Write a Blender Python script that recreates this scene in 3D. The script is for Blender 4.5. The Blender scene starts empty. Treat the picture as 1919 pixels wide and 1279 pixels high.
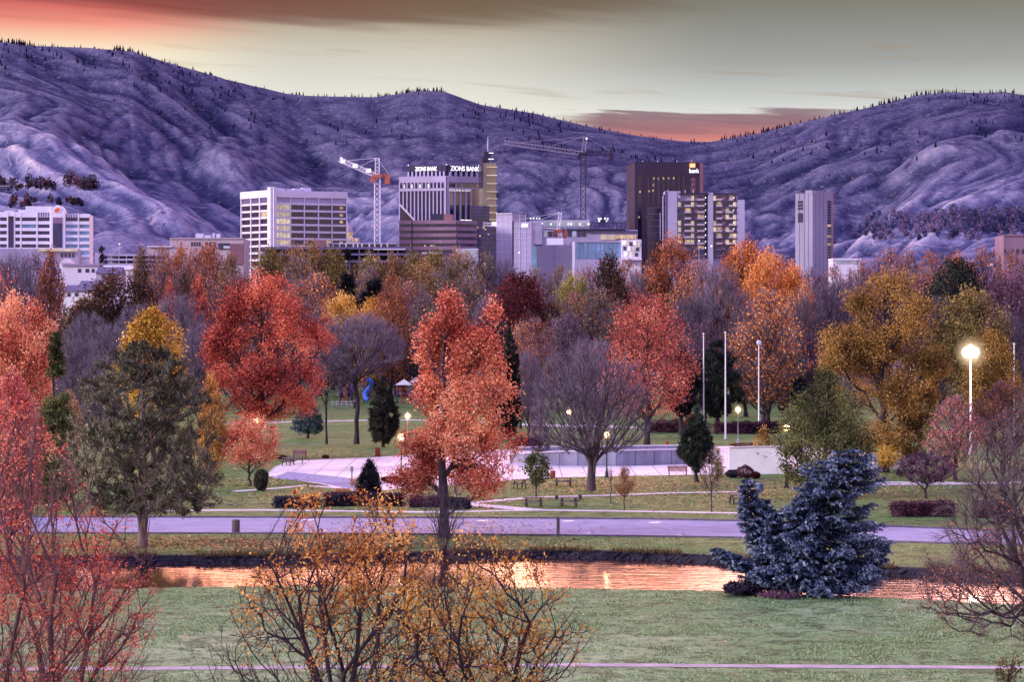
import bpy, bmesh, math, random
import numpy as np
from mathutils import Vector

random.seed(7)
RNG = np.random.default_rng(11)
PI = math.pi
SC = bpy.context.scene
COL = SC.collection

# ------------------------------------------------------------------ frame of reference
# The photo looks level across the park from a bench 15 m above it.
F, H, YH, CX = 4500.0, 15.0, 600.0, 959.5
def xw(px, Y): return (px - CX) * Y / F
def zw(py, Y): return H + (YH - py) * Y / F
def dep(py, z=0.0): return F * (H - z) / (py - YH)
def gp(px, py, z=0.0):
    Y = dep(py, z); return (xw(px, Y), Y, z)

# ------------------------------------------------------------------ tagging helpers
def tag(o, label=None, cat=None, group=None, kind=None):
    if label: o['label'] = label
    if cat: o['category'] = cat
    if group: o['group'] = group
    if kind: o['kind'] = kind
    return o
def empty(name, loc=(0, 0, 0), rz=0.0):
    o = bpy.data.objects.new(name, None); COL.objects.link(o)
    o.empty_display_size = 0.5
    o.location = loc; o.rotation_euler = (0, 0, rz); return o
def thing(name, label, cat, loc=(0, 0, 0), rz=0.0, group=None):
    return tag(empty(name, loc, rz), label, cat, group)
def link(name, me, mats, parent=None):
    o = bpy.data.objects.new(name, me); COL.objects.link(o)
    if parent is not None: o.parent = parent
    if not isinstance(mats, (list, tuple)): mats = [mats]
    if len(me.materials) == 0:
        for m in mats: me.materials.append(m)
    return o
def copy_tree(root, loc, rz=0.0, scale=None, label=None, group=None, mats=None):
    r = root.copy(); COL.objects.link(r)
    r.location = loc; r.rotation_euler = (0, 0, rz)
    if scale: r.scale = scale
    if label: r['label'] = label
    if group: r['group'] = group
    elif 'group' in r: del r['group']
    def rec(a, b):
        for ch in list(a.children):
            c = ch.copy(); COL.objects.link(c); c.parent = b
            if mats:
                for k, m in mats.items():
                    if ch.name.split('.')[0] == k:
                        c.material_slots[0].link = 'OBJECT'; c.material_slots[0].material = m
            rec(ch, c)
    rec(root, r)
    return r

# ------------------------------------------------------------------ mesh builders
def np_mesh(name, V, faces, tone=None, smooth=False):
    """V (n,3); faces = list of (array (m,k), material index)."""
    me = bpy.data.meshes.new(name)
    V = np.ascontiguousarray(V, dtype=np.float32)
    me.vertices.add(len(V)); me.vertices.foreach_set('co', V.ravel())
    faces = [(np.asarray(f, dtype=np.int32), m) for f, m in faces if len(f)]
    nl = sum(f.size for f, _ in faces); npol = sum(len(f) for f, _ in faces)
    me.loops.add(nl); me.loops.foreach_set('vertex_index', np.concatenate([f.ravel() for f, _ in faces]))
    st, mi, o = [], [], 0
    for f, m in faces:
        k = f.shape[1]; st.append(np.arange(len(f), dtype=np.int32) * k + o); o += f.size
        mi.append(np.full(len(f), m, dtype=np.int32))
    me.polygons.add(npol)
    me.polygons.foreach_set('loop_start', np.concatenate(st))
    me.polygons.foreach_set('material_index', np.concatenate(mi))
    if tone is not None:
        a = me.attributes.new('tone', 'FLOAT', 'POINT')
        a.data.foreach_set('value', np.ascontiguousarray(tone, dtype=np.float32))
    me.update(calc_edges=True)
    if smooth: me.polygons.foreach_set('use_smooth', np.ones(npol, dtype=bool))
    return me

class MB:
    """collects simple shapes for one mesh"""
    def __init__(s): s.v, s.f, s.sm = [], [], []
    def add(s, vs, fs, smooth=False):
        o = len(s.v); s.v += [tuple(p) for p in vs]
        for f in fs: s.f.append(tuple(i + o for i in f)); s.sm.append(smooth)
    def box(s, c, size, rz=0.0):
        x, y, z = (a / 2 for a in size); cr, sr = math.cos(rz), math.sin(rz)
        vs = []
        for dz in (-z, z):
            for dx, dy in ((-x, -y), (x, -y), (x, y), (-x, y)):
                vs.append((c[0] + dx * cr - dy * sr, c[1] + dx * sr + dy * cr, c[2] + dz))
        s.add(vs, [(3, 2, 1, 0), (4, 5, 6, 7), (0, 1, 5, 4), (1, 2, 6, 5), (2, 3, 7, 6), (3, 0, 4, 7)])
        return s
    def prism(s, pts, z0, z1):
        n = len(pts)
        vs = [(p[0], p[1], z0) for p in pts] + [(p[0], p[1], z1) for p in pts]
        fs = [tuple(range(n - 1, -1, -1)), tuple(range(n, 2 * n))]
        fs += [(i, (i + 1) % n, n + (i + 1) % n, n + i) for i in range(n)]
        s.add(vs, fs); return s
    def tube(s, pts, radii, sides=8, caps=True):
        pts = [Vector(p) for p in pts]
        if not isinstance(radii, (list, tuple)): radii = [radii] * len(pts)
        vs, fs = [], []
        ref = None
        for i, p in enumerate(pts):
            d = (pts[min(i + 1, len(pts) - 1)] - pts[max(i - 1, 0)]).normalized()
            if ref is None or abs(ref.dot(d)) > 0.95:
                ref = Vector((0, 1, 0)) if abs(d.y) < 0.9 else Vector((1, 0, 0))
            u = d.cross(ref).normalized(); w = d.cross(u)
            for k in range(sides):
                a = 2 * PI * k / sides
                vs.append(p + (u * math.cos(a) + w * math.sin(a)) * radii[i])
        for i in range(len(pts) - 1):
            for k in range(sides):
                a, b = i * sides + k, i * sides + (k + 1) % sides
                fs.append((a, a + sides, b + sides, b))
        s.add(vs, fs, True)
        if caps:
            o = len(s.v) - len(vs); n = len(vs)
            s.f.append(tuple(o + k for k in range(sides))); s.sm.append(False)
            s.f.append(tuple(o + n - sides + k for k in reversed(range(sides)))); s.sm.append(False)
        return s
    def lathe(s, prof, c=(0, 0, 0), sides=16):
        vs, fs = [], []
        for r, z in prof:
            for k in range(sides):
                a = 2 * PI * k / sides
                vs.append((c[0] + r * math.cos(a), c[1] + r * math.sin(a), c[2] + z))
        for i in range(len(prof) - 1):
            for k in range(sides):
                a, b = i * sides + k, i * sides + (k + 1) % sides
                fs.append((a, b, b + sides, a + sides))
        s.add(vs, fs, True); return s
    def bar(s, a, b, w, h=None):
        """square bar from a to b"""
        h = h or w
        a, b = Vector(a), Vector(b); d = (b - a).normalized()
        ref = Vector((0, 0, 1)) if abs(d.z) < 0.95 else Vector((0, 1, 0))
        u = d.cross(ref).normalized() * (w / 2); v = u.cross(d).normalized() * (h / 2)
        vs = [p + x * u + y * v for p in (a, b) for x, y in ((-1, -1), (1, -1), (1, 1), (-1, 1))]
        s.add(vs, [(0, 1, 2, 3), (7, 6, 5, 4), (0, 4, 5, 1), (1, 5, 6, 2), (2, 6, 7, 3), (3, 7, 4, 0)]); return s
    def mesh(s, name):
        me = bpy.data.meshes.new(name); me.from_pydata(s.v, [], s.f)
        me.polygons.foreach_set('use_smooth', s.sm); me.update(); return me
    def build(s, name, m, parent=None, bevel=0.0):
        me = s.mesh(name)
        bm = bmesh.new(); bm.from_mesh(me)
        bmesh.ops.recalc_face_normals(bm, faces=bm.faces)
        if bevel:
            es = [e for e in bm.edges if len(e.link_faces) == 2 and e.calc_face_angle(0) > 0.7]
            bmesh.ops.bevel(bm, geom=es, offset=bevel, segments=1, affect='EDGES')
        bm.to_mesh(me); bm.free()
        return link(name, me, m, parent)

# ------------------------------------------------------------------ materials
def lin(c):
    return tuple((v / 255 / 12.92) if v / 255 <= 0.04045 else ((v / 255 + 0.055) / 1.055) ** 2.4 for v in c)
class NT:
    def __init__(s, tree): s.t = tree; s.n = tree.nodes; s.l = tree.links
    def node(s, typ, **kw):
        n = s.n.new(typ)
        for k, v in kw.items(): setattr(n, k, v)
        return n
    def put(s, sock, v):
        if isinstance(v, bpy.types.NodeSocket): s.l.new(v, sock)
        elif isinstance(v, (tuple, list)) and len(v) == 3 and sock.type == 'RGBA': sock.default_value = (*v, 1)
        else: sock.default_value = v
    def math(s, op, a, b=0.0, c=0.0, clamp=False):
        n = s.node('ShaderNodeMath', operation=op, use_clamp=clamp)
        for i, v in enumerate((a, b, c)): s.put(n.inputs[i], v)
        return n.outputs[0]
    def mix(s, f, a, b, blend='MIX'):
        n = s.node('ShaderNodeMix', data_type='RGBA', blend_type=blend)
        s.put(n.inputs[0], f); s.put(n.inputs[6], a); s.put(n.inputs[7], b)
        return n.outputs[2]
    def ramp(s, f, stops, interp='LINEAR'):
        n = s.node('ShaderNodeValToRGB'); cr = n.color_ramp; cr.interpolation = interp
        while len(cr.elements) < len(stops): cr.elements.new(0.5)
        for e, (p, c) in zip(cr.elements, stops):
            e.position = p; e.color = (*c, 1) if len(c) == 3 else c
        s.put(n.inputs[0], f); return n.outputs[0]
    def smooth(s, v, a, b, lo=0.0, hi=1.0):
        n = s.node('ShaderNodeMapRange', interpolation_type='SMOOTHSTEP')
        for i, x in enumerate((v, a, b, lo, hi)): s.put(n.inputs[i], x)
        return n.outputs[0]
    def noise(s, vec, scale, detail=4.0, rough=0.55, dist=0.0):
        n = s.node('ShaderNodeTexNoise')
        s.put(n.inputs['Vector'], vec)
        for k, v in (('Scale', scale), ('Detail', detail), ('Roughness', rough), ('Distortion', dist)): s.put(n.inputs[k], v)
        return n.outputs[0]
    def scaled(s, vec, sx, sy, sz):
        n = s.node('ShaderNodeVectorMath', operation='MULTIPLY'); s.put(n.inputs[0], vec); n.inputs[1].default_value = (sx, sy, sz)
        return n.outputs[0]
def newmat(name):
    m = bpy.data.materials.new(name); m.use_nodes = True
    m.node_tree.nodes.clear(); t = NT(m.node_tree)
    out = t.node('ShaderNodeOutputMaterial'); return m, t, out
def mat(name, col, rough=0.7, metal=0.0, var=0.25, scale=1.5, bump=0.0, emit=None, es=0.0, spec=0.3, streak=False):
    """painted / stone / metal surface with uneven tone"""
    m, t, out = newmat(name)
    co = t.node('ShaderNodeTexCoord').outputs['Object']
    v = t.scaled(co, 1, 1, 0.25) if streak else co
    n1 = t.noise(v, scale, 5); n2 = t.noise(co, scale * 9, 3)
    f = t.math('ADD', t.math('MULTIPLY', n1, 0.7), t.math('MULTIPLY', n2, 0.3))
    f = t.smooth(f, 0.3, 0.7)
    c = t.mix(f, tuple(x * (1 - var) for x in col), tuple(min(1, x * (1 + var * 0.6)) for x in col))
    b = t.node('ShaderNodeBsdfPrincipled')
    t.put(b.inputs['Base Color'], c)
    t.put(b.inputs['Roughness'], t.math('ADD', rough - 0.08, t.math('MULTIPLY', n2, 0.16)))
    b.inputs['Metallic'].default_value = metal; b.inputs['Specular IOR Level'].default_value = spec
    if emit:
        t.put(b.inputs['Emission Color'], emit); b.inputs['Emission Strength'].default_value = es
    if bump:
        bn = t.node('ShaderNodeBump'); bn.inputs['Strength'].default_value = bump; t.put(bn.inputs['Height'], n2)
        t.l.new(bn.outputs[0], b.inputs['Normal'])
    t.l.new(b.outputs[0], out.inputs[0]); return m
def lit(name, col, es, var=0.5, scale=0.6):
    """lit window or lamp glass: glow broken up by what is inside"""
    m, t, out = newmat(name)
    co = t.node('ShaderNodeTexCoord').outputs['Object']
    n = t.noise(co, scale, 3); f = t.smooth(n, 0.35, 0.65)
    r = t.node('ShaderNodeObjectInfo').outputs['Random']
    st = t.math('MULTIPLY', t.math('ADD', 1 - var, t.math('MULTIPLY', f, var)), t.math('ADD', es * 0.6, t.math('MULTIPLY', r, es * 0.6)))
    b = t.node('ShaderNodeBsdfPrincipled'); b.inputs['Base Color'].default_value = (0.25, 0.22, 0.2, 1); b.inputs['Roughness'].default_value = 0.2
    t.put(b.inputs['Emission Color'], col); t.put(b.inputs['Emission Strength'], st)
    t.l.new(b.outputs[0], out.inputs[0]); return m
def glass(name, col, rough=0.12, scale=0.3, metal=0.0, var=0.6):
    m, t, out = newmat(name)
    co = t.node('ShaderNodeTexCoord').outputs['Object']
    n = t.noise(t.scaled(co, 1, 1, 0.6), scale, 4); f = t.smooth(n, 0.35, 0.7)
    r = t.node('ShaderNodeObjectInfo').outputs['Random']
    c = t.mix(f, tuple(x * (1 - var) for x in col), tuple(x * (1 + var) for x in col))
    c = t.mix(t.math('MULTIPLY', r, 0.5), c, tuple(x * 0.35 for x in col))
    b = t.node('ShaderNodeBsdfPrincipled'); t.put(b.inputs['Base Color'], c)
    b.inputs['Roughness'].default_value = rough; b.inputs['Metallic'].default_value = metal
    b.inputs['IOR'].default_value = 1.6
    t.l.new(b.outputs[0], out.inputs[0]); return m
def leafmat(name, c1, c2, c3, trans=0.3, rough=0.6):
    """c1 dark, c2 mid, c3 light, all as seen in sRGB albedo; per-leaf tone is stored in the mesh"""
    m, t, out = newmat(name)
    a = t.node('ShaderNodeAttribute', attribute_name='tone').outputs['Fac']
    r = t.node('ShaderNodeObjectInfo').outputs['Random']
    a = t.math('ADD', a, t.math('MULTIPLY', t.math('SUBTRACT', r, 0.5), 0.16))
    c = t.ramp(a, [(0.08, lin(c1)), (0.5, lin(c2)), (0.92, lin(c3))])
    d = t.node('ShaderNodeBsdfPrincipled'); t.put(d.inputs['Base Color'], c); d.inputs['Roughness'].default_value = rough
    d.inputs['Specular IOR Level'].default_value = 0.15
    tr = t.node('ShaderNodeBsdfTranslucent'); t.put(tr.inputs['Color'], c)
    mx = t.node('ShaderNodeMixShader'); mx.inputs[0].default_value = trans
    t.l.new(d.outputs[0], mx.inputs[1]); t.l.new(tr.outputs[0], mx.inputs[2]); t.l.new(mx.outputs[0], out.inputs[0]); return m

# ------------------------------------------------------------------ noise in numpy
def _hash(ix, iy, iz, seed):
    h = (ix * 374761393 + iy * 668265263 + iz * 2147483647 + seed * 974711) & 0xffffffff
    h = ((h ^ (h >> 13)) * 1274126177) & 0xffffffff
    h = ((h ^ (h >> 16)) * 2246822519) & 0xffffffff
    return ((h ^ (h >> 15)) & 0xffff) / 65535.0
def vnoise(x, y, z=None, seed=0):
    if z is None: z = np.zeros_like(x)
    xi, yi, zi = (np.floor(a).astype(np.int64) for a in (x, y, z))
    fx, fy, fz = x - xi, y - yi, z - zi
    fx, fy, fz = (f * f * f * (f * (f * 6 - 15) + 10) for f in (fx, fy, fz))
    r = 0
    for dx in (0, 1):
        for dy in (0, 1):
            for dz in (0, 1):
                w = (fx if dx else 1 - fx) * (fy if dy else 1 - fy) * (fz if dz else 1 - fz)
                r = r + w * _hash(xi + dx, yi + dy, zi + dz, seed)
    return r
def fbm(x, y, seed=0, oct=4):
    a, s, r = 1.0, 0.0, 0
    for i in range(oct):
        r = r + a * vnoise(x * 2 ** i, y * 2 ** i, None, seed + i); s += a; a *= 0.5
    return r / s

def perlin(x, y, seed=0):
    xi, yi = np.floor(x).astype(np.int64), np.floor(y).astype(np.int64); fx, fy = x - xi, y - yi
    u, v = (q * q * q * (q * (q * 6 - 15) + 10) for q in (fx, fy)); o = np.zeros_like(xi); r = 0
    for dx in (0, 1):
        for dy in (0, 1):
            g = _hash(xi + dx, yi + dy, o, seed) * 2 * PI
            r = r + (u if dx else 1 - u) * (v if dy else 1 - v) * (np.cos(g) * (fx - dx) + np.sin(g) * (fy - dy))
    return r * 1.4
# ------------------------------------------------------------------ trees
def unit(v): return v / (np.linalg.norm(v, axis=-1, keepdims=True) + 1e-9)
def tubes(A, B, ra, rb, sides):
    d = unit(B - A)
    ref = np.where(np.abs(d[:, 2:3]) < 0.9, np.array([[0, 0, 1.0]]), np.array([[1.0, 0, 0]]))
    u = unit(np.cross(d, ref)); w = np.cross(d, u)
    ang = np.arange(sides) * 2 * PI / sides
    off = u[:, None, :] * np.cos(ang)[None, :, None] + w[:, None, :] * np.sin(ang)[None, :, None]
    V = np.concatenate([A[:, None] + off * ra[:, None, None], B[:, None] + off * rb[:, None, None]], 1)
    n = len(A); base = (np.arange(n) * 2 * sides)[:, None]
    k = np.arange(sides); k2 = (k + 1) % sides
    Fq = np.stack([base + k, base + k2, base + k2 + sides, base + k + sides], -1).reshape(-1, 4)
    return V.reshape(-1, 3), Fq
def slivers(A, B, w, rng):
    """thin triangles from A to B (fine twigs)"""
    d = unit(B - A); s = unit(np.cross(d, rng.normal(size=A.shape))) * w[:, None] * 0.5
    V = np.stack([A - s, A + s, B], 1).reshape(-1, 3)
    return V, np.arange(len(A) * 3).reshape(-1, 3)
def leaf_quads(c, L, W, rng, direction=None, fold=0.18, spread=1.0):
    n = len(c)
    a = rng.normal(size=(n, 3))
    if direction is not None: a = direction + a * spread * 0.5
    a = unit(a); b = unit(np.cross(a, rng.normal(size=(n, 3)))); nn = np.cross(a, b)
    L = L * rng.uniform(0.4, 1.5, (n, 1)); W = W * rng.uniform(0.7, 1.2, (n, 1))
    V = np.stack([c - a * L / 2, c + b * W / 2 + nn * L * fold, c + a * L / 2, c - b * W / 2 + nn * L * fold], 1).reshape(-1, 3)
    return V, np.arange(n * 4).reshape(-1, 4)

def sample_crown(n, h, R, cb, prof, rng, surf=0.5, lump=0.25, lscale=3.0, gap=0.35, sq=(1, 1), seed=0, layers=0):
    """points in a crown of revolution: prof = [(t, r)], t from crown base cb*h to h"""
    T = np.array([p[0] for p in prof]); Rr = np.array([p[1] for p in prof])
    pts = []
    got = 0
    while got < n:
        t = rng.uniform(0, 1, n * 2); r = np.interp(t, T, Rr)
        keep = rng.uniform(0, 1, n * 2) < (r / Rr.max()) ** 1.6 + 0.05
        t, r = t[keep], r[keep]
        th = rng.uniform(0, 2 * PI, len(t)); rr = rng.uniform(0, 1, len(t)) ** surf
        x, y = np.cos(th), np.sin(th)
        lm = 1 + lump * 2 * (vnoise(x * 1.7 + 9, y * 1.7 + 5, t * lscale * 1.6 + 3, seed) - 0.5)
        if layers: # tiers of foliage with gaps between
            lm *= 0.72 + 0.38 * np.abs(np.sin((t * layers + 0.25 * vnoise(x * 2 + 4, y * 2 + 4, t * 3, seed + 2)) * PI)) ** 0.7
        rad = rr * r * lm * R
        p = np.stack([x * rad * sq[0], y * rad * sq[1], cb * h + t * (1 - cb) * h], 1)
        q = p / h * lscale * 2.2
        g = vnoise(q[:, 0] + 31, q[:, 1] + 17, q[:, 2] + 5, seed + 5)
        p = p[g > gap]
        pts.append(p); got += len(p)
    return np.concatenate(pts)[:n]

def sample_lobes(n, lobes, rng, surf=0.5, lump=0.2, gap=0.35, h=20, lscale=4, seed=0):
    """points in a crown built from overlapping boughs: lobes = [(x, z, rx, rz)]"""
    w = np.array([rx * rx * rz for _, _, rx, rz in lobes]) ** .8; w /= w.sum(); pts, got = [], 0
    Lb = np.array(lobes)
    dy = np.array([math.sin(i * 2.3) for i in range(len(lobes))]) * Lb[:, 2] * .9
    while got < n:
        k = rng.choice(len(lobes), n * 2, p=w); a = unit(rng.normal(size=(n * 2, 3))); r = rng.uniform(0, 1, n * 2) ** surf
        lm = 1 + lump * 2 * (vnoise(a[:, 0] * 2 + k * 3.7 + 9, a[:, 1] * 2 + 9, a[:, 2] * 2 + 9, seed) - .5)
        p = a * (r * lm)[:, None] * np.stack([Lb[k, 2], Lb[k, 2] * 1.0, Lb[k, 3]], 1) + np.stack([Lb[k, 0], dy[k], Lb[k, 1]], 1)
        q = p / h * lscale * 2.2; g = vnoise(q[:, 0] + 31, q[:, 1] + 17, q[:, 2] + 5, seed + 5)
        p = p[(g > gap) & (p[:, 2] > .3)]; pts.append(p); got += len(p)
    return np.concatenate(pts)[:n]

def grow(att, stems, slope=0.5, bf=0.35):
    nodes, par, path = [], [], []
    for st in stems:
        prev = -1 if not nodes else 0
        for i, p in enumerate(st):
            if i == 0 and nodes: continue
            p = np.array(p, float)
            nodes.append(p)
            par.append(prev)
            path.append(0 if prev < 0 else path[prev] + np.linalg.norm(p - nodes[prev]) * 0.55)
            prev = len(nodes) - 1
    ns = len(nodes)
    def cost(nd, pa):
        d = att - nd; h = np.hypot(d[:, 0], d[:, 1]); v = d[:, 2] - slope * h
        return np.sqrt(h * h + v * v) + bf * pa
    n = len(att)
    best = np.full(n, 1e9); bp = np.zeros(n, int)
    for i in range(ns):
        if i == 0 and ns > 3: continue
        c = cost(nodes[i], path[i]); k = c < best; best[k] = c[k]; bp[k] = i
    done = np.zeros(n, bool)
    for _ in range(n):
        i = int(np.argmin(best)); p = bp[i]
        nodes.append(att[i]); par.append(int(p)); path.append(path[p] + np.linalg.norm(att[i] - nodes[p]))
        done[i] = True; best[i] = 1e9
        j = len(nodes) - 1
        c = cost(att[i], path[j]); k = (c < best) & ~done
        best[k] = c[k]; bp[k] = j
    N = np.array(nodes); P = np.array(par)
    for _ in range(2):   # straighten limbs a little
        acc = np.zeros_like(N); cnt = np.zeros(len(N))
        np.add.at(acc, P[1:], N[1:]); np.add.at(cnt, P[1:], 1)
        m = (np.arange(len(N)) >= ns) & (cnt > 0)
        N[m] = 0.5 * N[m] + 0.25 * N[P[m]] + 0.25 * acc[m] / cnt[m][:, None]
    return N, P, ns
def radii(P, base, rmin, e=2.3, ns=1):
    n = len(P); acc = np.zeros(n)
    r = np.zeros(n)
    for i in range(n - 1, -1, -1):
        if acc[i] == 0: acc[i] = 1.0
        if P[i] >= 0: acc[P[i]] += acc[i]
    r = acc ** (1 / e); r = r / r[0] * base
    return np.maximum(r, rmin), acc
def stem_line(h, top, rng, k=9, wob=0.011, lean=(0, 0), start=(0, 0)):
    out = []
    for i in range(k + 1):
        t = i / k
        out.append((start[0] + lean[0] * t + rng.normal() * wob * h * (0 < i), start[1] + lean[1] * t + rng.normal() * wob * h * (0 < i), h * top * t))
    return out

BARK = {}
def make_tree(name, h, R, cb=0.2, prof=((0, .4), (.35, 1), (.7, .8), (1, .15)), n=700, slope=0.6, bf=0.35, ttop=0.75, tr=0.3,
              leaves=14, L=0.3, W=0.22, sig=0.35, twigs=0, tw=0.02, twl=0.8, seed=1, surf=0.5, lump=0.25, lscale=3.0, gap=0.35,
              stems=None, sq=(1, 1), rmin=0.012, leaf='quad', layers=0, leafkeep=None, flare=1.5, e=2.3, tonefn=None, twup=0.5, lobes=None):
    rng = np.random.default_rng(seed)
    att = sample_lobes(n, lobes, rng, surf, lump, gap, h, lscale, seed) if lobes else sample_crown(n, h, R, cb, prof, rng, surf, lump, lscale, gap, sq, seed, layers)
    st = stems(rng) if stems else [stem_line(h, ttop, rng)]
    N, P, ns = grow(att, st, slope, bf)
    r, acc = radii(P, tr, rmin, e)
    idx = np.arange(1, len(N)); A, B = N[P[idx]], N[idx]
    ra, rb = np.minimum(r[P[idx]], r[idx] * 1.35), r[idx]
    root = P[idx] == 0
    ra = np.where(root, rb * flare, ra)
    vs, fs, off = [], [], 0
    thick = rb > 0.06
    for m, sd in ((thick, 7), (~thick & (rb > 0.02), 4), (~thick & (rb <= 0.02), 3)):
        if m.any():
            v, f = tubes(A[m], B[m], ra[m], rb[m], sd); vs.append(v); fs.append((f + off, 0)); off += len(v)
    nch = np.zeros(len(N)); np.add.at(nch, P[1:], 1)
    tip = np.where((acc <= 3) & (np.arange(len(N)) >= ns))[0]
    D = unit(N[tip] - N[P[tip]])
    cv, cf, coff, tone = [], [], 0, []
    if twigs:
        k = np.repeat(np.arange(len(tip)), twigs)
        s = N[tip[k]] + (N[P[tip[k]]] - N[tip[k]]) * rng.uniform(0, 1, (len(k), 1))
        out = N[tip[k]] * np.array([1, 1, 0]); out = unit(out) * 0.5
        dr = unit(D[k] * 0.8 + rng.normal(size=(len(k), 3)) * 0.45 + np.array([0, 0, twup]) + out * 0.4)
        ln = twl * rng.uniform(0.4, 1.2, len(k)); e1 = s + dr * ln[:, None]
        v, f = slivers(s, e1, np.full(len(k), tw), rng)
        m1 = s + (e1 - s) * 0.5
        dr2 = unit(dr + rng.normal(size=dr.shape) * 0.5 + np.array([0, 0, twup * 0.4]))
        v2, f2 = slivers(m1, m1 + dr2 * ln[:, None] * 0.6, np.full(len(k), tw * 0.8), rng)
        v = np.concatenate([v, v2]); f = np.concatenate([f, f2 + len(f) * 3])
        cv.append(v); cf.append((f, 1)); coff += len(v); tone.append(np.full(len(v), 0.5))
    if leaves:
        tl = tip
        if leafkeep is not None: tl = tip[leafkeep(N[tip], rng)]
        k = np.repeat(np.arange(len(tl)), leaves)
        DD = unit(N[tl] - N[P[tl]])
        if leaf == 'needle':      # tufts and sprays of needles
            t0 = rng.uniform(0, 1, (len(k), 1))
            base = N[tl[k]] + (N[P[tl[k]]] - N[tl[k]]) * t0 + rng.normal(size=(len(k), 3)) * sig * 0.4
            dr = unit(DD[k] * 0.7 + rng.normal(size=(len(k), 3)) * 0.6 + np.array([0, 0, twup]))
            c = base + dr * L * 0.5
            v, f = leaf_quads(c, L, W, rng, dr, 0.05, 0.2)
        else:
            c = N[tl[k]] + rng.normal(size=(len(k), 3)) * sig
            v, f = leaf_quads(c, L, W, rng)
        q = N[tl] / h * 7
        cl = vnoise(q[:, 0] + 50, q[:, 1] + 50, q[:, 2] + 50, seed + 9)
        tn = np.clip((cl[k] - .5) * 1.0 + rng.normal(size=len(k)) * .26 + .47, 0, 1)
        if tonefn is not None: tn = np.clip(tonefn(c, tn, h, R), 0, 1)
        cv.append(v); cf.append((f + coff, 0)); coff += len(v); tone.append(np.repeat(tn, 4))
    tm = np_mesh('trunk', np.concatenate(vs), fs, smooth=True)
    cm = np_mesh('crown', np.concatenate(cv), cf, np.concatenate(tone))
    return tm, cm
def plant_tree(meshes, name, label, cat, loc, leafm, barkm, twigm=None, rz=0.0, group=None, scale=None):
    t = thing(name, label, cat, loc, rz, group)
    if scale: t.scale = scale
    link('trunk', meshes[0], barkm, t)
    link('crown', meshes[1], [leafm, twigm or barkm], t)
    return t

def leaf_mass(pts_fn, n, L, W, seed, core=None, dirn=None):
    rng = np.random.default_rng(seed); c, tn = pts_fn(n, rng)
    v, f = leaf_quads(c, L, W, rng)
    V, FF, T = [v], [(f, 0)], [np.repeat(tn, 4)]
    return v, f, np.repeat(tn, 4)
def hedge(name, label, px0, px1, py, h, d, m, seed, group=None, L=0.14, dens=130, wob=0.12, cat='hedge', rough=1.0, round_=0.25):
    """clipped hedge: leaves over a rounded box, no gaps"""
    rng = np.random.default_rng(seed)
    Y = dep(py); x0, x1 = xw(px0, Y), xw(px1, Y); w = x1 - x0
    area = w * (h * 2 + d) + 2 * d * h; n = int(area * dens)
    p = rng.uniform(-1, 1, (n, 3)); fc = rng.integers(0, 10, n)
    p[:, 2] = np.where(fc < 4, 1, p[:, 2]); p[:, 1] = np.where((fc >= 4) & (fc < 8), -1, p[:, 1])
    p[:, 1] = np.where(fc == 8, 1, p[:, 1]); p[:, 0] = np.where(fc == 9, np.sign(p[:, 0]), p[:, 0])
    q = p.copy()
    ln = (np.abs(p) ** 6).sum(1) ** (1 / 6); p = p / ln[:, None]
    top = 1 + rough * wob * 4 * (vnoise(q[:, 0] * w * 0.6 + seed, q[:, 1] * 2, np.zeros(n), seed) - 0.5)
    dep_ = rng.uniform(0.82, 1.04, n)
    c = np.stack([p[:, 0] * w / 2 * dep_, p[:, 1] * d / 2 * dep_, (p[:, 2] * 0.5 * dep_ * top + 0.5) * h], 1)
    c[:, 2] = np.maximum(c[:, 2], 0.03)
    v, f = leaf_quads(c, L, L * 0.7, rng)
    tn = np.repeat(np.clip(vnoise(c[:, 0] * 1.5, c[:, 1] * 1.5, c[:, 2] * 1.5, seed + 3) * 0.6 + rng.uniform(0, .5, n) - 0.05, 0, 1), 4)
    bx = [(sx * w / 2 * 0.88, sy * d / 2 * 0.85, z) for z in (0, h * 0.86) for sx, sy in ((-1, -1), (1, -1), (1, 1), (-1, 1))]
    bf_ = np.array([(4, 5, 6, 7), (0, 1, 5, 4), (1, 2, 6, 5), (2, 3, 7, 6), (3, 0, 4, 7)]) + len(v)
    V = np.concatenate([v, np.array(bx)]); T = np.concatenate([tn, np.zeros(8)])
    me = np_mesh(name, V, [(np.concatenate([f, bf_]), 0)], T)
    o = link(name, me, m); o.location = ((x0 + x1) / 2, Y + d / 2, 0)
    return tag(o, label, cat, group)
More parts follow.
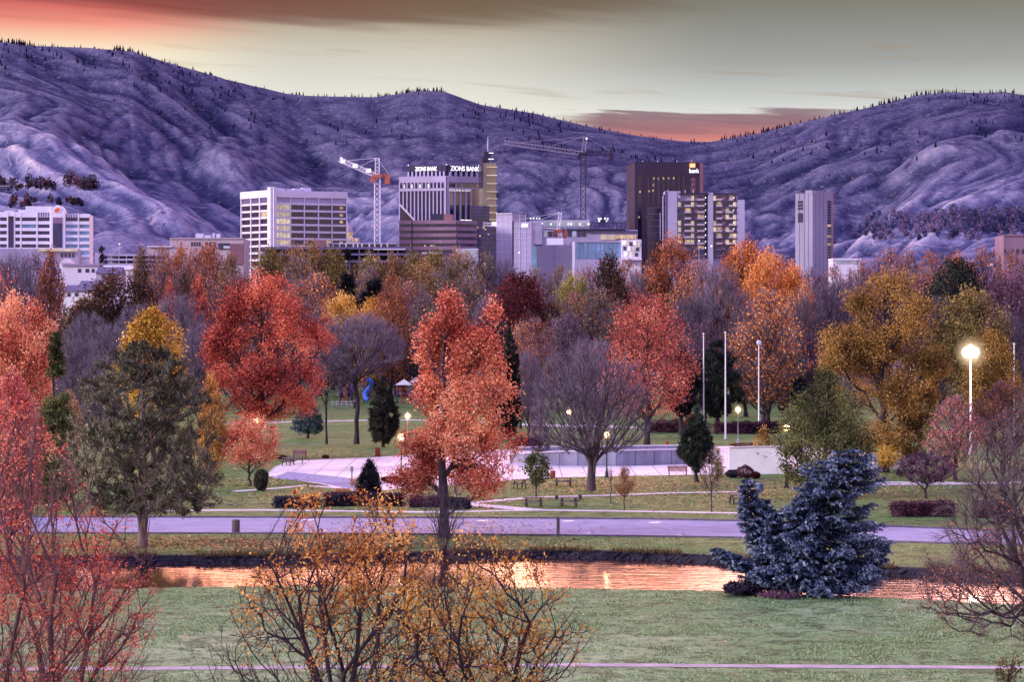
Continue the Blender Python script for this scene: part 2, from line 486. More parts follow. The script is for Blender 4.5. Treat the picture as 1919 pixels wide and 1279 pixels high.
def bush(name, label, px, py, wpx, hpx, m, seed, group=None, L=0.12, n=2600, cat='shrub', open_=0.0, stemm=None):
    rng = np.random.default_rng(seed); Y = dep(py); w, h = wpx * Y / F, hpx * Y / F
    t = thing(name, label, cat, (xw(px, Y), Y, 0), 0, group)
    a = unit(rng.normal(size=(n, 3))); rr = rng.uniform(0.15 if open_ else 0.6, 1, n) ** 0.5
    lm = 0.8 + 0.4 * vnoise(a[:, 0] * 2 + 5, a[:, 1] * 2 + 5, a[:, 2] * 2 + 5, seed)
    c = a * (rr * lm)[:, None] * np.array([w / 2, w / 2, h / 2]); c[:, 2] += h * 0.5; c = c[c[:, 2] > 0.02]
    v, f = leaf_quads(c, L, L * 0.6, rng)
    tn = np.repeat(np.clip(vnoise(c[:, 0] * 3 + 9, c[:, 1] * 3 + 9, c[:, 2] * 3, seed) * .6 + rng.uniform(0, .5, len(c)) - .05, 0, 1), 4)
    link('foliage', np_mesh('foliage', v, [(f, 0)], tn), m, t)
    k = 14; A = np.zeros((k, 3)); A[:, :2] = rng.normal(size=(k, 2)) * w * .06
    B = unit(rng.normal(size=(k, 3)) * np.array([.6, .6, .2]) + np.array([0, 0, 1])) * np.array([w * .45, w * .45, h * .85])
    v, f = tubes(A, B, np.full(k, .03), np.full(k, .008), 4)
    link('stems', np_mesh('stems', v, [(f, 0)]), stemm or M['bark'], t)
    return t

# ------------------------------------------------------------------ material library
M = {}
M['bark'] = mat('bark', (0.085, 0.06, 0.075), 0.9, var=0.45, scale=2.5, bump=0.4, streak=True)
M['bark_dark'] = mat('bark_dark', (0.04, 0.028, 0.04), 0.9, var=0.4, scale=2.5, bump=0.4, streak=True)
M['bark_red'] = mat('bark_red', (0.10, 0.05, 0.06), 0.85, var=0.4, scale=3, bump=0.3, streak=True)
M['bark_pale'] = mat('bark_pale', (0.24, 0.19, 0.24), 0.9, var=0.4, scale=2.5, bump=0.4, streak=True)
M['bark_pine'] = mat('bark_pine', (0.21, 0.145, 0.15), 0.9, var=0.5, scale=3.5, bump=0.5, streak=True)
M['twig'] = mat('twig', (0.20, 0.16, 0.23), 0.9, var=0.3, scale=1)
M['twig_pale'] = mat('twig_pale', (0.21, 0.17, 0.24), 0.9, var=0.3, scale=1)
M['twig_dark'] = mat('twig_dark', (0.11, 0.085, 0.13), 0.9, var=0.3, scale=1)
M['twig_tan'] = mat('twig_tan', (0.26, 0.17, 0.13), 0.9, var=0.3, scale=1)
M['twig_rose'] = mat('twig_rose', (0.24, 0.12, 0.135), 0.9, var=0.3, scale=1)
M['twig_warm'] = mat('twig_warm', (0.14, 0.095, 0.12), 0.9, var=0.3, scale=1)
LM = {}
def lm(k, *c, **kw): LM[k] = leafmat('leaf_' + k, *c, **kw)
lm('coral', (158, 62, 54), (248, 150, 120), (255, 206, 160))
lm('red', (96, 32, 38), (204, 88, 78), (246, 152, 116))
lm('crimson', (124, 42, 48), (212, 104, 92), (248, 166, 132))
lm('forered', (150, 50, 44), (230, 112, 84), (250, 172, 146))
lm('foreamber', (140, 80, 36), (224, 152, 78), (248, 200, 122))
lm('pinkred', (140, 58, 66), (220, 116, 108), (244, 170, 154))
lm('orange', (150, 74, 38), (220, 134, 74), (246, 184, 116))
lm('rust', (96, 52, 42), (164, 96, 68), (206, 138, 98))
lm('gold', (144, 94, 32), (222, 162, 72), (250, 208, 124))
lm('amber', (80, 62, 30), (150, 116, 60), (206, 164, 96))
lm('yellow', (150, 108, 36), (226, 182, 74), (250, 216, 122))
lm('olive', (62, 54, 32), (120, 106, 62), (170, 148, 94))
lm('olivebrown', (76, 56, 42), (136, 106, 76), (178, 142, 102))
lm('green', (44, 52, 30), (96, 104, 62), (150, 150, 98))
lm('yellowgreen', (84, 84, 40), (144, 138, 70), (190, 178, 104))
lm('maroon', (38, 16, 26), (84, 32, 42), (128, 56, 58))
lm('darkmix', (26, 26, 20), (64, 48, 34), (112, 66, 48))
lm('plum', (58, 40, 64), (104, 74, 100), (144, 108, 132))
lm('darkgreen', (14, 20, 22), (36, 46, 44), (66, 76, 66), trans=0.1)
lm('black', (8, 9, 16), (22, 24, 34), (44, 46, 54), trans=0.1)
lm('pine', (36, 38, 36), (98, 100, 82), (170, 166, 138), trans=0.15)
lm('juniper', (20, 22, 24), (54, 54, 50), (92, 84, 74), trans=0.1)
lm('bluespruce', (22, 32, 52), (90, 106, 140), (182, 194, 216), trans=0.1)
lm('bluegreen', (26, 38, 50), (66, 88, 98), (116, 136, 142), trans=0.1)
lm('hedge', (14, 14, 28), (42, 40, 62), (78, 72, 96), trans=0.1)
lm('redhedge', (48, 26, 42), (92, 54, 72), (134, 88, 98), trans=0.1)
lm('litter', (96, 60, 40), (168, 120, 76), (226, 190, 130), trans=0.1)
lm('tan', (110, 72, 48), (176, 128, 84), (210, 168, 120))
SKYGAIN, SUNE, WBUMP, WIOR, FRONT = 1.6, 4.2, 0.022, 2.5, 16.0
# ------------------------------------------------------------------ camera
cam_d = bpy.data.cameras.new('camera'); cam = bpy.data.objects.new('camera', cam_d); COL.objects.link(cam)
cam.location = (0, 0, H); cam.rotation_euler = (PI / 2, 0, 0)
cam_d.sensor_width = 36; cam_d.lens = 36 * F / 1919
cam_d.shift_y = -(639.5 - YH) / 1919
cam_d.clip_start = 1; cam_d.clip_end = 40000
SC.camera = cam
SC.view_settings.view_transform = 'Standard'; SC.view_settings.look = 'None'
SC.view_settings.exposure = 0; SC.view_settings.gamma = 1
SC.render.engine = 'CYCLES'
cy = SC.cycles
cy.max_bounces = 5; cy.diffuse_bounces = 2; cy.glossy_bounces = 3; cy.transmission_bounces = 2; cy.transparent_max_bounces = 4
cy.use_denoising = True; cy.denoiser = 'OPENIMAGEDENOISE'
cy.use_adaptive_sampling = True; cy.adaptive_threshold = 0.015
cy.sample_clamp_indirect = 4; cy.caustics_reflective = False; cy.caustics_refractive = False

# ------------------------------------------------------------------ sunset sky (world) and the afterglow
SUN_EL, SUN_AZ = math.radians(17), math.radians(-108)     # glow from the left, a little behind the camera
W = bpy.data.worlds.new('World'); SC.world = W; W.use_nodes = True
t = NT(W.node_tree); W.node_tree.nodes.clear()
wo = t.node('ShaderNodeOutputWorld')
d = t.node('ShaderNodeTexCoord').outputs['Generated']
sx = t.node('ShaderNodeSeparateXYZ'); t.put(sx.inputs[0], d); dx, dy, dz = sx.outputs
hor = t.math('SQRT', t.math('ADD', t.math('MULTIPLY', dx, dx), t.math('MULTIPLY', dy, dy)))
v = t.math('DIVIDE', dz, t.math('MAXIMUM', hor, 0.0005))
az = t.math('ARCTAN2', dx, dy)
def E(py): return (YH - py) / F
def vr(stops): # ramp over elevation 0..0.2
    return t.ramp(t.math('DIVIDE', v, 0.2, clamp=True), [(E(py) / 0.2, lin(c)) for py, c in stops])
right = vr([(340, (226, 160, 130)), (262, (230, 212, 200)), (212, (224, 224, 220)), (185, (202, 205, 202)), (120, (166, 167, 164)), (60, (146, 147, 142)), (0, (128, 127, 116))])
mid = vr([(262, (240, 226, 212)), (205, (238, 236, 224)), (150, (222, 221, 211)), (95, (208, 203, 187)), (50, (188, 176, 156)), (20, (160, 142, 122)), (0, (146, 122, 106))])
left = vr([(150, (255, 248, 222)), (105, (254, 238, 208)), (80, (252, 208, 176)), (50, (246, 154, 136)), (20, (222, 116, 108)), (0, (158, 84, 82))])
c = t.mix(t.smooth(az, -0.04, 0.10), mid, right)
c = t.mix(t.smooth(az, -0.085, -0.17), c, left)
# long flat cloud streaks
cv = t.node('ShaderNodeCombineXYZ'); t.put(cv.inputs[0], az); t.put(cv.inputs[1], t.math('ADD', t.math('MULTIPLY', v, 16.0), t.math('MULTIPLY', az, 1.2))); t.put(cv.inputs[2], 0.0)
n1 = t.noise(cv.outputs[0], 7.0, 5, 0.55, 0.6)
n2 = t.noise(cv.outputs[0], 16.0, 5, 0.5, 0.3)
top = t.math('MULTIPLY', t.smooth(v, E(95), E(10)), t.smooth(az, 0.14, -0.02))
top = t.math('MULTIPLY', top, t.smooth(az, -0.22, -0.07, 0.35, 1.0))
cl = t.smooth(t.math('ADD', t.math('MULTIPLY', top, 0.62), t.math('ADD', t.math('MULTIPLY', n1, 0.6), t.math('MULTIPLY', n2, 0.25))), 0.56, 1.05)
cl = t.math('MULTIPLY', cl, t.smooth(v, E(120), E(75)))
ccol = t.mix(t.smooth(az, 0.02, -0.15), lin((112, 94, 74)), lin((122, 62, 58)))
c = t.mix(t.math('MULTIPLY', cl, 0.8), c, ccol)
thin = t.math('MULTIPLY', t.smooth(n2, 0.56, 0.72), t.math('MULTIPLY', t.smooth(v, E(215), E(160), 1.0, 0.55), t.smooth(v, E(60), E(110))))
c = t.mix(t.math('MULTIPLY', thin, 0.5), c, lin((168, 138, 104)))
# rose cloud bank in the gap of the hills
edge = t.math('ADD', v, t.math('MULTIPLY', t.math('SUBTRACT', n2, 0.5), 0.012))
bank = t.math('MULTIPLY', t.smooth(edge, E(208), E(214)), t.math('MULTIPLY', t.smooth(az, 0.012, 0.04), t.smooth(az, 0.165, 0.12)))
bcol = vr([(275, (232, 150, 138)), (258, (206, 124, 122)), (236, (162, 108, 118)), (212, (146, 120, 130))])
bcol = t.mix(t.math('MULTIPLY', t.smooth(n2, 0.45, 0.6), 0.4), bcol, lin((128, 92, 106)))
c = t.mix(t.math('MULTIPLY', bank, 0.93), c, bcol)
# rest of the dome: salmon deck with an added glow band, lavender zenith
el = t.math('ARCSINE', dz)
dome = t.ramp(t.math('DIVIDE', el, PI / 2, clamp=True), [(0.0, lin((214, 168, 170))), (0.10, lin((255, 160, 126))), (0.30, lin((255, 194, 174))), (0.48, lin((204, 182, 230))), (1.0, lin((154, 158, 242)))])
dome = t.mix(t.smooth(t.noise(d, 3.0, 5), 0.4, 0.65, 0.0, 0.5), dome, lin((190, 160, 200)))
back = t.ramp(t.math('DIVIDE', el, PI / 2, clamp=True), [(0.0, lin((226, 186, 190))), (0.15, lin((206, 180, 222))), (0.5, lin((164, 164, 240))), (1.0, lin((150, 154, 242)))])
side = t.smooth(dy, 0.15, -0.35)
dome = t.mix(side, dome, back)
glow = t.math('MULTIPLY', t.math('MULTIPLY', t.smooth(v, 0.1345, 0.17), t.smooth(v, 0.6, 0.3)), t.smooth(t.math('ABSOLUTE', az), 0.42, 0.24))  # unseen bright band above the view, added to light up the water
cg = t.node('ShaderNodeCombineXYZ'); t.put(cg.inputs[0], t.math('MULTIPLY', az, 14.0)); t.put(cg.inputs[1], t.math('MULTIPLY', v, 7.0))
glow = t.math('MULTIPLY', glow, t.smooth(t.noise(cg.outputs[0], 1.3, 4, .55), .34, .62, .35, 1.9))
gain = t.math('ADD', t.smooth(v, 0.135, 0.5, 1.0, SKYGAIN), t.math('MULTIPLY', t.math('MULTIPLY', glow, t.smooth(az, -0.24, -0.04, 0.12, 1.0)), FRONT))
gain = t.math('MAXIMUM', gain, t.math('MULTIPLY', side, SKYGAIN))
f = t.math('MAXIMUM', t.smooth(v, 0.1345, 0.165), t.smooth(t.math('ABSOLUTE', az), 0.3, 0.6))
c = t.mix(f, c, dome)
bg = t.node('ShaderNodeBackground'); t.put(bg.inputs[0], c); t.put(bg.inputs[1], gain)
sky = t.node('ShaderNodeTexSky', sky_type='NISHITA'); sky.sun_disc = False
sky.sun_elevation = SUN_EL; sky.sun_rotation = SUN_AZ; sky.altitude = 800; sky.dust_density = 3
bg2 = t.node('ShaderNodeBackground'); t.put(bg2.inputs[0], sky.outputs[0])
# Nishita daylight only fills the upper dome; the low sunset band keeps its own colour
t.put(bg2.inputs[1], t.smooth(v, 0.15, 0.6, 0.0, 0.05))
ad = t.node('ShaderNodeAddShader'); t.l.new(bg.outputs[0], ad.inputs[0]); t.l.new(bg2.outputs[0], ad.inputs[1])
t.l.new(ad.outputs[0], wo.inputs[0])
sl = bpy.data.lights.new('afterglow_sun', 'SUN'); sl.energy = SUNE; sl.angle = math.radians(10); sl.color = (1.0, 0.87, 0.83)
so = bpy.data.objects.new('afterglow_sun', sl); COL.objects.link(so)
ds = Vector((math.sin(SUN_AZ) * math.cos(SUN_EL), math.cos(SUN_AZ) * math.cos(SUN_EL), math.sin(SUN_EL)))
so.rotation_euler = ds.to_track_quat('Z', 'Y').to_euler(); so.location = (-300, -200, 200)

# ------------------------------------------------------------------ ground, river, roads
def lawn_material():
    m, t, out = newmat('lawn_grass')
    co = t.node('ShaderNodeTexCoord').outputs['Object']
    s = t.node('ShaderNodeSeparateXYZ'); t.put(s.inputs[0], co)
    big = t.noise(co, 0.035, 4, 0.6); med = t.noise(co, 0.35, 5, 0.65); fine = t.noise(t.scaled(co, 1.6, 0.7, 1), 3.2, 6, 0.75)
    tuft = t.noise(t.scaled(co, 0.5, 0.5, 1), 1.3, 6, 0.8)
    streak = t.noise(t.scaled(co, 0.25, 1.0, 1), 0.8, 4, 0.7)
    c = t.mix(t.smooth(big, 0.38, 0.62), lin((92, 132, 72)), lin((130, 144, 88)))
    near = t.smooth(s.outputs[1], 150, 128)
    c = t.mix(near, c, t.mix(t.smooth(big, 0.4, 0.6), lin((114, 150, 102)), lin((156, 180, 140))))
    c = t.mix(t.smooth(s.outputs[1], 270, 330, 0.0, 0.6), c, lin((104, 144, 80)))
    c = t.mix(t.math('MULTIPLY', t.smooth(med, 0.52, 0.75), 0.5), c, lin((140, 128, 92)))
    c = t.mix(t.smooth(tuft, 0.54, 0.40, 0.0, 0.8), c, lin((50, 66, 42)))
    c = t.mix(t.smooth(fine, 0.5, 0.72, 0.0, 0.75), c, lin((166, 176, 142)))
    c = t.mix(t.smooth(fine, 0.5, 0.32, 0.0, 0.75), c, lin((34, 44, 30)))
    c = t.mix(t.smooth(streak, 0.45, 0.65, 0.0, 0.35), c, lin((78, 92, 60)))
    litter = t.node('ShaderNodeTexVoronoi'); litter.inputs['Scale'].default_value = 2.2; t.put(litter.inputs['Vector'], co)
    b = t.node('ShaderNodeBsdfPrincipled'); t.put(b.inputs['Base Color'], c); b.inputs['Roughness'].default_value = 0.9
    b.inputs['Specular IOR Level'].default_value = 0.1
    bn = t.node('ShaderNodeBump'); bn.inputs['Strength'].default_value = 0.9; bn.inputs['Distance'].default_value = 0.12
    t.put(bn.inputs['Height'], t.math('ADD', fine, tuft)); t.l.new(bn.outputs[0], b.inputs['Normal'])
    t.l.new(b.outputs[0], out.inputs[0]); return m
M['lawn'] = lawn_material()
M['bank'] = mat('river_bank_soil', lin((40, 36, 50)), 0.95, var=0.6, scale=1.2, bump=0.8)
M['bed'] = mat('river_bed', lin((40, 34, 34)), 0.9)
M['grid_city'] = mat('city_ground', lin((96, 90, 100)), 0.9, scale=0.02)

YN = ([-3000, -300, 0, 330, 700, 1040, 1340, 1650, 1830, 2200, 4500], [1120, 1113, 1115, 1101, 1098, 1103, 1108, 1121, 1130, 1145, 1150])
YF = ([-3000, -300, 0, 300, 520, 700, 1040, 1250, 1400, 1650, 1830, 2200, 4500], [1042, 1042, 1042, 1042, 1040, 1036, 1030, 1036, 1046, 1062, 1070, 1085, 1090])
us = np.concatenate([np.linspace(-0.9, -0.25, 30)[:-1], np.linspace(-0.25, 0.25, 320), np.linspace(0.25, 0.9, 30)[1:]])
pxs = CX + F * us
yn = F * H / (np.interp(pxs, *YN) - YH); yf = F * H / (np.interp(pxs, *YF) - YH)
wig = 0.35 * (fbm(us * 220, us * 0, 3, 3) - 0.5); yn = yn + wig * 1.6; yf = yf + 0.5 * (fbm(us * 300, us * 0 + 7, 5, 3) - 0.5)
rows, rz, rm = [], [], []
for a in np.linspace(0, 1, 12): rows.append(20 + (yn - 20) * a); rz.append(0 * yn); rm.append(0)
for o, z, m_ in ((0.5, -0.18, 0), (1.6, -1.3, 1)): rows.append(yn + o); rz.append(yn * 0 + z); rm.append(m_)
bw = 0.25 * (fbm(us * 500, us * 0, 21, 3) - 0.5)
for o, z, m_ in ((-1.6, -1.4, 2), (-0.7, -0.78, 1), (-0.45, -0.5, 1), (-0.15, -0.08, 1), (0.15, 0.0, 1)):
    rows.append(yf + o + bw * 2 * (o < -0.1)); rz.append(yf * 0 + z + bw * (0 if o > 0 else 1)); rm.append(m_)
last = rows[-1]
for a in np.linspace(0, 1, 40)[1:] ** 2: rows.append(last + (1500 - last) * a); rz.append(0 * yf); rm.append(0 if True else 3)
Rw = np.array(rows); Zw = np.array(rz); nr, nc = Rw.shape
Vg = np.stack([Rw * us[None], Rw, Zw], -1).reshape(-1, 3)
ii = (np.arange(nr - 1)[:, None] * nc + np.arange(nc - 1)[None]).reshape(-1)
quad = np.stack([ii, ii + 1, ii + 1 + nc, ii + nc], 1); qm = np.repeat(np.array(rm[1:]), nc - 1)
far = np.repeat(Rw[1:, 0] > 620, nc - 1); qm = np.where(far, 3, qm)
gme = np_mesh('ground', Vg, [(quad[qm == k], k) for k in range(4)])
tag(link('ground', gme, [M['lawn'], M['bank'], M['bed'], M['grid_city']]), kind='structure')

def water_material():
    m, t, out = newmat('river_water')
    co = t.node('ShaderNodeTexCoord').outputs['Object']
    n1 = t.noise(t.scaled(co, 0.35, 1.6, 1), 1.4, 3, 0.6); n2 = t.noise(t.scaled(co, 0.5, 2.5, 1), 5, 2, 0.5)
    b = t.node('ShaderNodeBsdfPrincipled'); b.inputs['Base Color'].default_value = (0.03, 0.012, 0.014, 1)
    b.inputs['Roughness'].default_value = 0.09; b.inputs['IOR'].default_value = WIOR; b.inputs['Specular IOR Level'].default_value = 1.0
    bn = t.node('ShaderNodeBump'); bn.inputs['Strength'].default_value = 1.0; bn.inputs['Distance'].default_value = WBUMP
    t.put(bn.inputs['Height'], t.math('ADD', n1, t.math('MULTIPLY', n2, 0.10))); t.l.new(bn.outputs[0], b.inputs['Normal'])
    t.l.new(b.outputs[0], out.inputs[0]); return m
M['water'] = water_material()
wy0 = yn + 0.6; wy1 = yf - 0.25; wz = -0.5
Vw = np.concatenate([np.stack([wy0 * us, wy0, us * 0 + wz], 1), np.stack([wy1 * us, wy1, us * 0 + wz], 1)])
k = np.arange(nc - 1)
tag(link('river_water', np_mesh('river_water', Vw, [(np.stack([k, k + 1, k + 1 + nc, k + nc], 1), 0)]), M['water']), kind='structure')

def bank_stones():
    rng = np.random.default_rng(44); n = 2600; px = rng.uniform(-150, 2070, n); y = np.interp((px - CX) / F, us, yf)
    o = rng.uniform(-1.0, .12, n); x = (px - CX) / F * y; z = np.interp(o, [-1.0, -.5, -.15, .15], [-.75, -.5, -.08, .02]); s = rng.uniform(.05, .2, n) * np.where(o > -.1, .5, 1)
    base = np.array([(1, 0, 0), (-1, 0, 0), (0, 1, 0), (0, -1, 0), (0, 0, 1), (0, 0, -1)], float)
    V = (base[None] * rng.uniform(.6, 1.3, (n, 6, 1)) * np.array([1.3, 1, .8]) + rng.normal(size=(n, 6, 3)) * .12) * s[:, None, None] + np.stack([x, y + o, z], 1)[:, None]
    fc = np.array([(0, 2, 4), (2, 1, 4), (1, 3, 4), (3, 0, 4), (2, 0, 5), (1, 2, 5), (3, 1, 5), (0, 3, 5)])
    Fc = (np.arange(n)[:, None, None] * 6 + fc[None]).reshape(-1, 3)
    tag(link('bank_stones', np_mesh('bank_stones', V.reshape(-1, 3), [(Fc, 0)]), mat('bank_stone', lin((52, 47, 62)), .9, var=.5, scale=1.5, bump=.4)), kind='stuff')
    n = 9000; px = rng.uniform(-150, 2070, n); y = np.interp((px - CX) / F, us, yf) + rng.uniform(-.5, .5, n); x = (px - CX) / F * y
    g = fbm(x / 3, y * 0, 45, 3); k = g > .44; x, y = x[k], y[k]; n = len(x); A = np.stack([x, y, np.where(y > 0, 0.0, 0) - .05 + 0 * x], 1)
    B = A + np.stack([rng.normal(size=n) * .15, rng.normal(size=n) * .12 - .1, rng.uniform(.15, .5, n)], 1)
    v, f = slivers(A, B, np.full(n, .05), rng)
    tag(link('bank_grass', np_mesh('bank_grass', v, [(f, 0)], np.repeat(rng.uniform(0, 1, n), 3)), LM['bankgrass']), kind='stuff')
lm('bankgrass', (50, 52, 36), (96, 90, 62), (140, 112, 84))
bank_stones()
def sheet(name, pts, z, m, world=False, kind='structure'):
    P = [p if world else gp(p[0], p[1])[:2] for p in pts]
    bm = bmesh.new(); f = bm.faces.new([bm.verts.new((x, y, z)) for x, y in P]); bmesh.ops.triangulate(bm, faces=[f])
    bmesh.ops.recalc_face_normals(bm, faces=bm.faces)
    if sum(f.normal.z for f in bm.faces) < 0: bmesh.ops.reverse_faces(bm, faces=bm.faces)
    me = bpy.data.meshes.new(name); bm.to_mesh(me); bm.free()
    return tag(link(name, me, m), kind=kind)
def band(name, top, bot, z, m):
    """strip between two pixel polylines on the ground"""
    xs = sorted(set([p[0] for p in top] + [p[0] for p in bot]))
    tp = [(x, np.interp(x, *zip(*top))) for x in xs]; bt = [(x, np.interp(x, *zip(*bot))) for x in xs]
    return sheet(name, bt + tp[::-1], z, m)
def line(name, pts, w, z, m):
    """path of width w (m) along ground pixels"""
    P = [Vector(gp(*p)[:2]) for p in pts]; L, R = [], []
    for i, p in enumerate(P):
        d = (P[min(i + 1, len(P) - 1)] - P[max(i - 1, 0)]).normalized(); nrm = Vector((-d.y, d.x)) * w / 2
        L.append(p + nrm); R.append(p - nrm)
    return sheet(name, [tuple(q) for q in R + L[::-1]], z, m, world=True)
def kerb(name, pts, m, w=0.3, h=0.13):
    P = [Vector(gp(*p)) for p in pts]; mb = MB()
    for a, b in zip(P[:-1], P[1:]):
        mb.bar(a + Vector((0, 0, h / 2 - 0.02)), b + Vector((0, 0, h / 2 - 0.02)), w, h)
    return tag(mb.build(name, m), kind='structure')
M['asphalt'] = mat('asphalt_road', lin((134, 138, 180)), 0.85, var=0.22, scale=0.5, bump=0.15)
M['concrete'] = mat('pale_concrete', lin((206, 200, 212)), 0.85, var=0.16, scale=0.35, bump=0.1)
def paving():
    m, t, out = newmat('plaza_paving'); co = t.node('ShaderNodeTexCoord').outputs['Object']
    br = t.node('ShaderNodeTexBrick'); t.put(br.inputs['Vector'], co); br.inputs['Scale'].default_value = 1.0; br.offset = 0.0
    br.inputs['Brick Width'].default_value = 2.4; br.inputs['Row Height'].default_value = 2.4; br.inputs['Mortar Size'].default_value = 0.06; br.inputs['Mortar Smooth'].default_value = 0.4
    br.inputs['Color1'].default_value = (*lin((224, 216, 224)), 1); br.inputs['Color2'].default_value = (*lin((206, 198, 212)), 1); br.inputs['Mortar'].default_value = (*lin((132, 124, 140)), 1)
    s1 = t.noise(t.scaled(co, 1, .6, 1), 0.16, 5, .6); s2 = t.noise(co, 1.1, 5, .7)
    c_ = t.mix(t.smooth(s1, .5, .68, 0, .55), br.outputs[0], lin((158, 146, 168))); c_ = t.mix(t.smooth(s2, .52, .7, 0, .4), c_, lin((150, 140, 152)))
    b_ = t.node('ShaderNodeBsdfPrincipled'); t.put(b_.inputs['Base Color'], c_); b_.inputs['Roughness'].default_value = .8; t.l.new(b_.outputs[0], out.inputs[0]); return m
M['plaza_paving'] = paving()
M['path'] = mat('worn_footpath', lin((166, 158, 172)), 0.9, var=0.35, scale=0.8, bump=0.1)
M['plaza'] = mat('plaza_concrete', lin((222, 214, 224)), 0.85, var=0.2, scale=0.12, bump=0.1)
M['kerb'] = mat('kerb_stone', lin((104, 98, 116)), 0.9, var=0.4, scale=1.5)
M['wall_conc'] = mat('fountain_concrete', lin((148, 148, 168)), 0.9, var=0.35, scale=0.9, bump=0.2, streak=True)
M['mark'] = mat('road_paint', lin((236, 232, 240)), 0.7, var=0.2, scale=3)
RT = [(-900, 966), (0, 971), (500, 972), (900, 973), (1200, 975), (1400, 979), (1560, 985), (1860, 996), (2500, 1020)]
RB = [(-900, 996), (0, 1000), (500, 1001), (900, 1003), (1200, 1006), (1400, 1009), (1560, 1013), (1860, 1022), (2500, 1046)]
band('road', RT, RB, 0.02, M['asphalt'])
kerb('kerb_far', [(x, y - 0.8) for x, y in RT], M['kerb'], 0.35, 0.15)
kerb('kerb_near', [(x, y + 0.6) for x, y in RB], M['kerb'], 0.25, 0.13)
line('footpath_near', [(-900, 1262), (0, 1256.5), (640, 1252), (1100, 1248), (1500, 1250.5), (1919, 1253), (2600, 1262)], 0.95, 0.02, M['path'])
line('footpath_roadside', [(300, 958), (500, 957), (800, 961), (1010, 957), (1160, 959), (1400, 963)], 1.3, 0.02, M['concrete'])
line('footpath_tables', [(880, 944), (1000, 933), (1140, 929.5), (1260, 925), (1420, 922)], 1.3, 0.025, M['concrete'])
line('footpath_corner', [(870, 946), (930, 951), (1000, 957)], 2.0, 0.03, M['concrete'])
line('footpath_left', [(440, 922), (520, 916), (570, 911), (640, 916)], 1.2, 0.025, M['concrete'])
line('footpath_upper', [(430, 795), (560, 791), (690, 788.5), (790, 788), (1000, 796), (1160, 800)], 3.0, 0.02, M['concrete'])
line('footpath_lawn', [(500, 836), (600, 833), (700, 830)], 0.9, 0.02, M['kerb'])
line('footpath_behind', [(960, 796), (1060, 800), (1230, 803)], 4.0, 0.026, M['concrete'])
line('footpath_far', [(1180, 741), (1400, 738), (1480, 736)], 5.0, 0.02, M['concrete'])
line('footpath_right', [(1560, 912), (1650, 909), (1780, 908), (1919, 905)], 2.2, 0.022, M['concrete'])
sheet('plaza_floor', [(502, 893), (505, 884), (516, 875), (534, 868), (560, 864), (620, 861), (700, 858), (820, 850), (950, 843), (1250, 838), (1480, 836), (1640, 850), (1720, 852), (1718, 872), (1640, 879),
       (1420, 889), (1290, 891), (1120, 894), (1000, 897), (900, 906), (760, 915), (690, 924), (640, 918), (600, 908)], 0.015, M['plaza_paving'])
sheet('plaza_shade', [(508, 897), (540, 885), (640, 895), (700, 905), (690, 920), (640, 914), (600, 906)], 0.019, M['asphalt'])
for px, py, fl in ((1066, 977.7, 1), (1228, 980.7, 1), (1104, 999, -1), (1275, 1002.7, -1), (935, 995.5, -1), (578, 976, 1), (905, 977, 1), (430, 998, -1)):
    mb = MB(); x, y, _ = gp(px, py)
    mb.v = [(x - .45, y - .5, .026), (x + .1, y - .5, .026), (x + .55, y + .45, .026), (x + .2, y + .5, .026), (x - .5 * fl, y + .1, .026)]; mb.f = [(0, 1, 2, 3, 4)]; mb.sm = [False]
    tag(mb.build('road_marking', M['mark']), kind='structure')

# ------------------------------------------------------------------ hills: one sheet of eroded foothills
SKY = ([-2600, -1200, -400, 0, 70, 140, 250, 270, 340, 430, 540, 590, 700, 790, 835, 900, 1000, 1090, 1180, 1280, 1330, 1420, 1500, 1560, 1650, 1720, 1780, 1850, 1880, 1919, 2400, 3200, 4500],
       [190, 110, 70, 78, 86, 88, 96, 104, 124, 150, 176, 180, 182, 170, 172, 196, 212, 234, 252, 265, 266, 250, 230, 216, 196, 178, 173, 174, 172, 178, 130, 170, 260])
hu = np.concatenate([np.linspace(-0.9, -0.27, 60)[:-1], np.linspace(-0.27, 0.27, 1300), np.linspace(0.27, 0.9, 60)[1:]])
hY = np.concatenate([np.linspace(1350, 2400, 150)[:-1], np.linspace(2400, 6400, 420)])
U, Yv = np.meshgrid(hu, hY); X = U * Yv; PXm = CX + F * U
esky = (YH - np.interp(PXm, *SKY)) / F
YR = 5600 + 500 * (fbm(U * 9, U * 0, 61, 3) - 0.5)
tt = np.clip((Yv - 1380) / (YR - 1380), 0, 1.25)
prof = np.interp(tt, [0, .03, .10, .2, .35, .5, .7, .85, 1.0, 1.25], [-.02, .16, .24, .33, .45, .575, .76, .89, 1.0, .90])
z = prof * esky * Yv
wx = 260 * (fbm(X / 900, Yv / 1100, 71, 3) - 0.5); wy = 300 * (fbm(X / 900 + 40, Yv / 1100 + 9, 73, 3) - 0.5)
xa, ya = U * 4200 + wx - 0.17 * (Yv - 4000) * np.tanh((U - .01) / .09), Yv + wy * 2
def ridged(x, y, s): return 1 - np.abs(2 * vnoise(x, y, None, s) - 1)
amp = np.clip(tt * 2.6, 0.12, 1) * np.clip(1.35 - tt * 0.55, 0, 1)
rel = 0
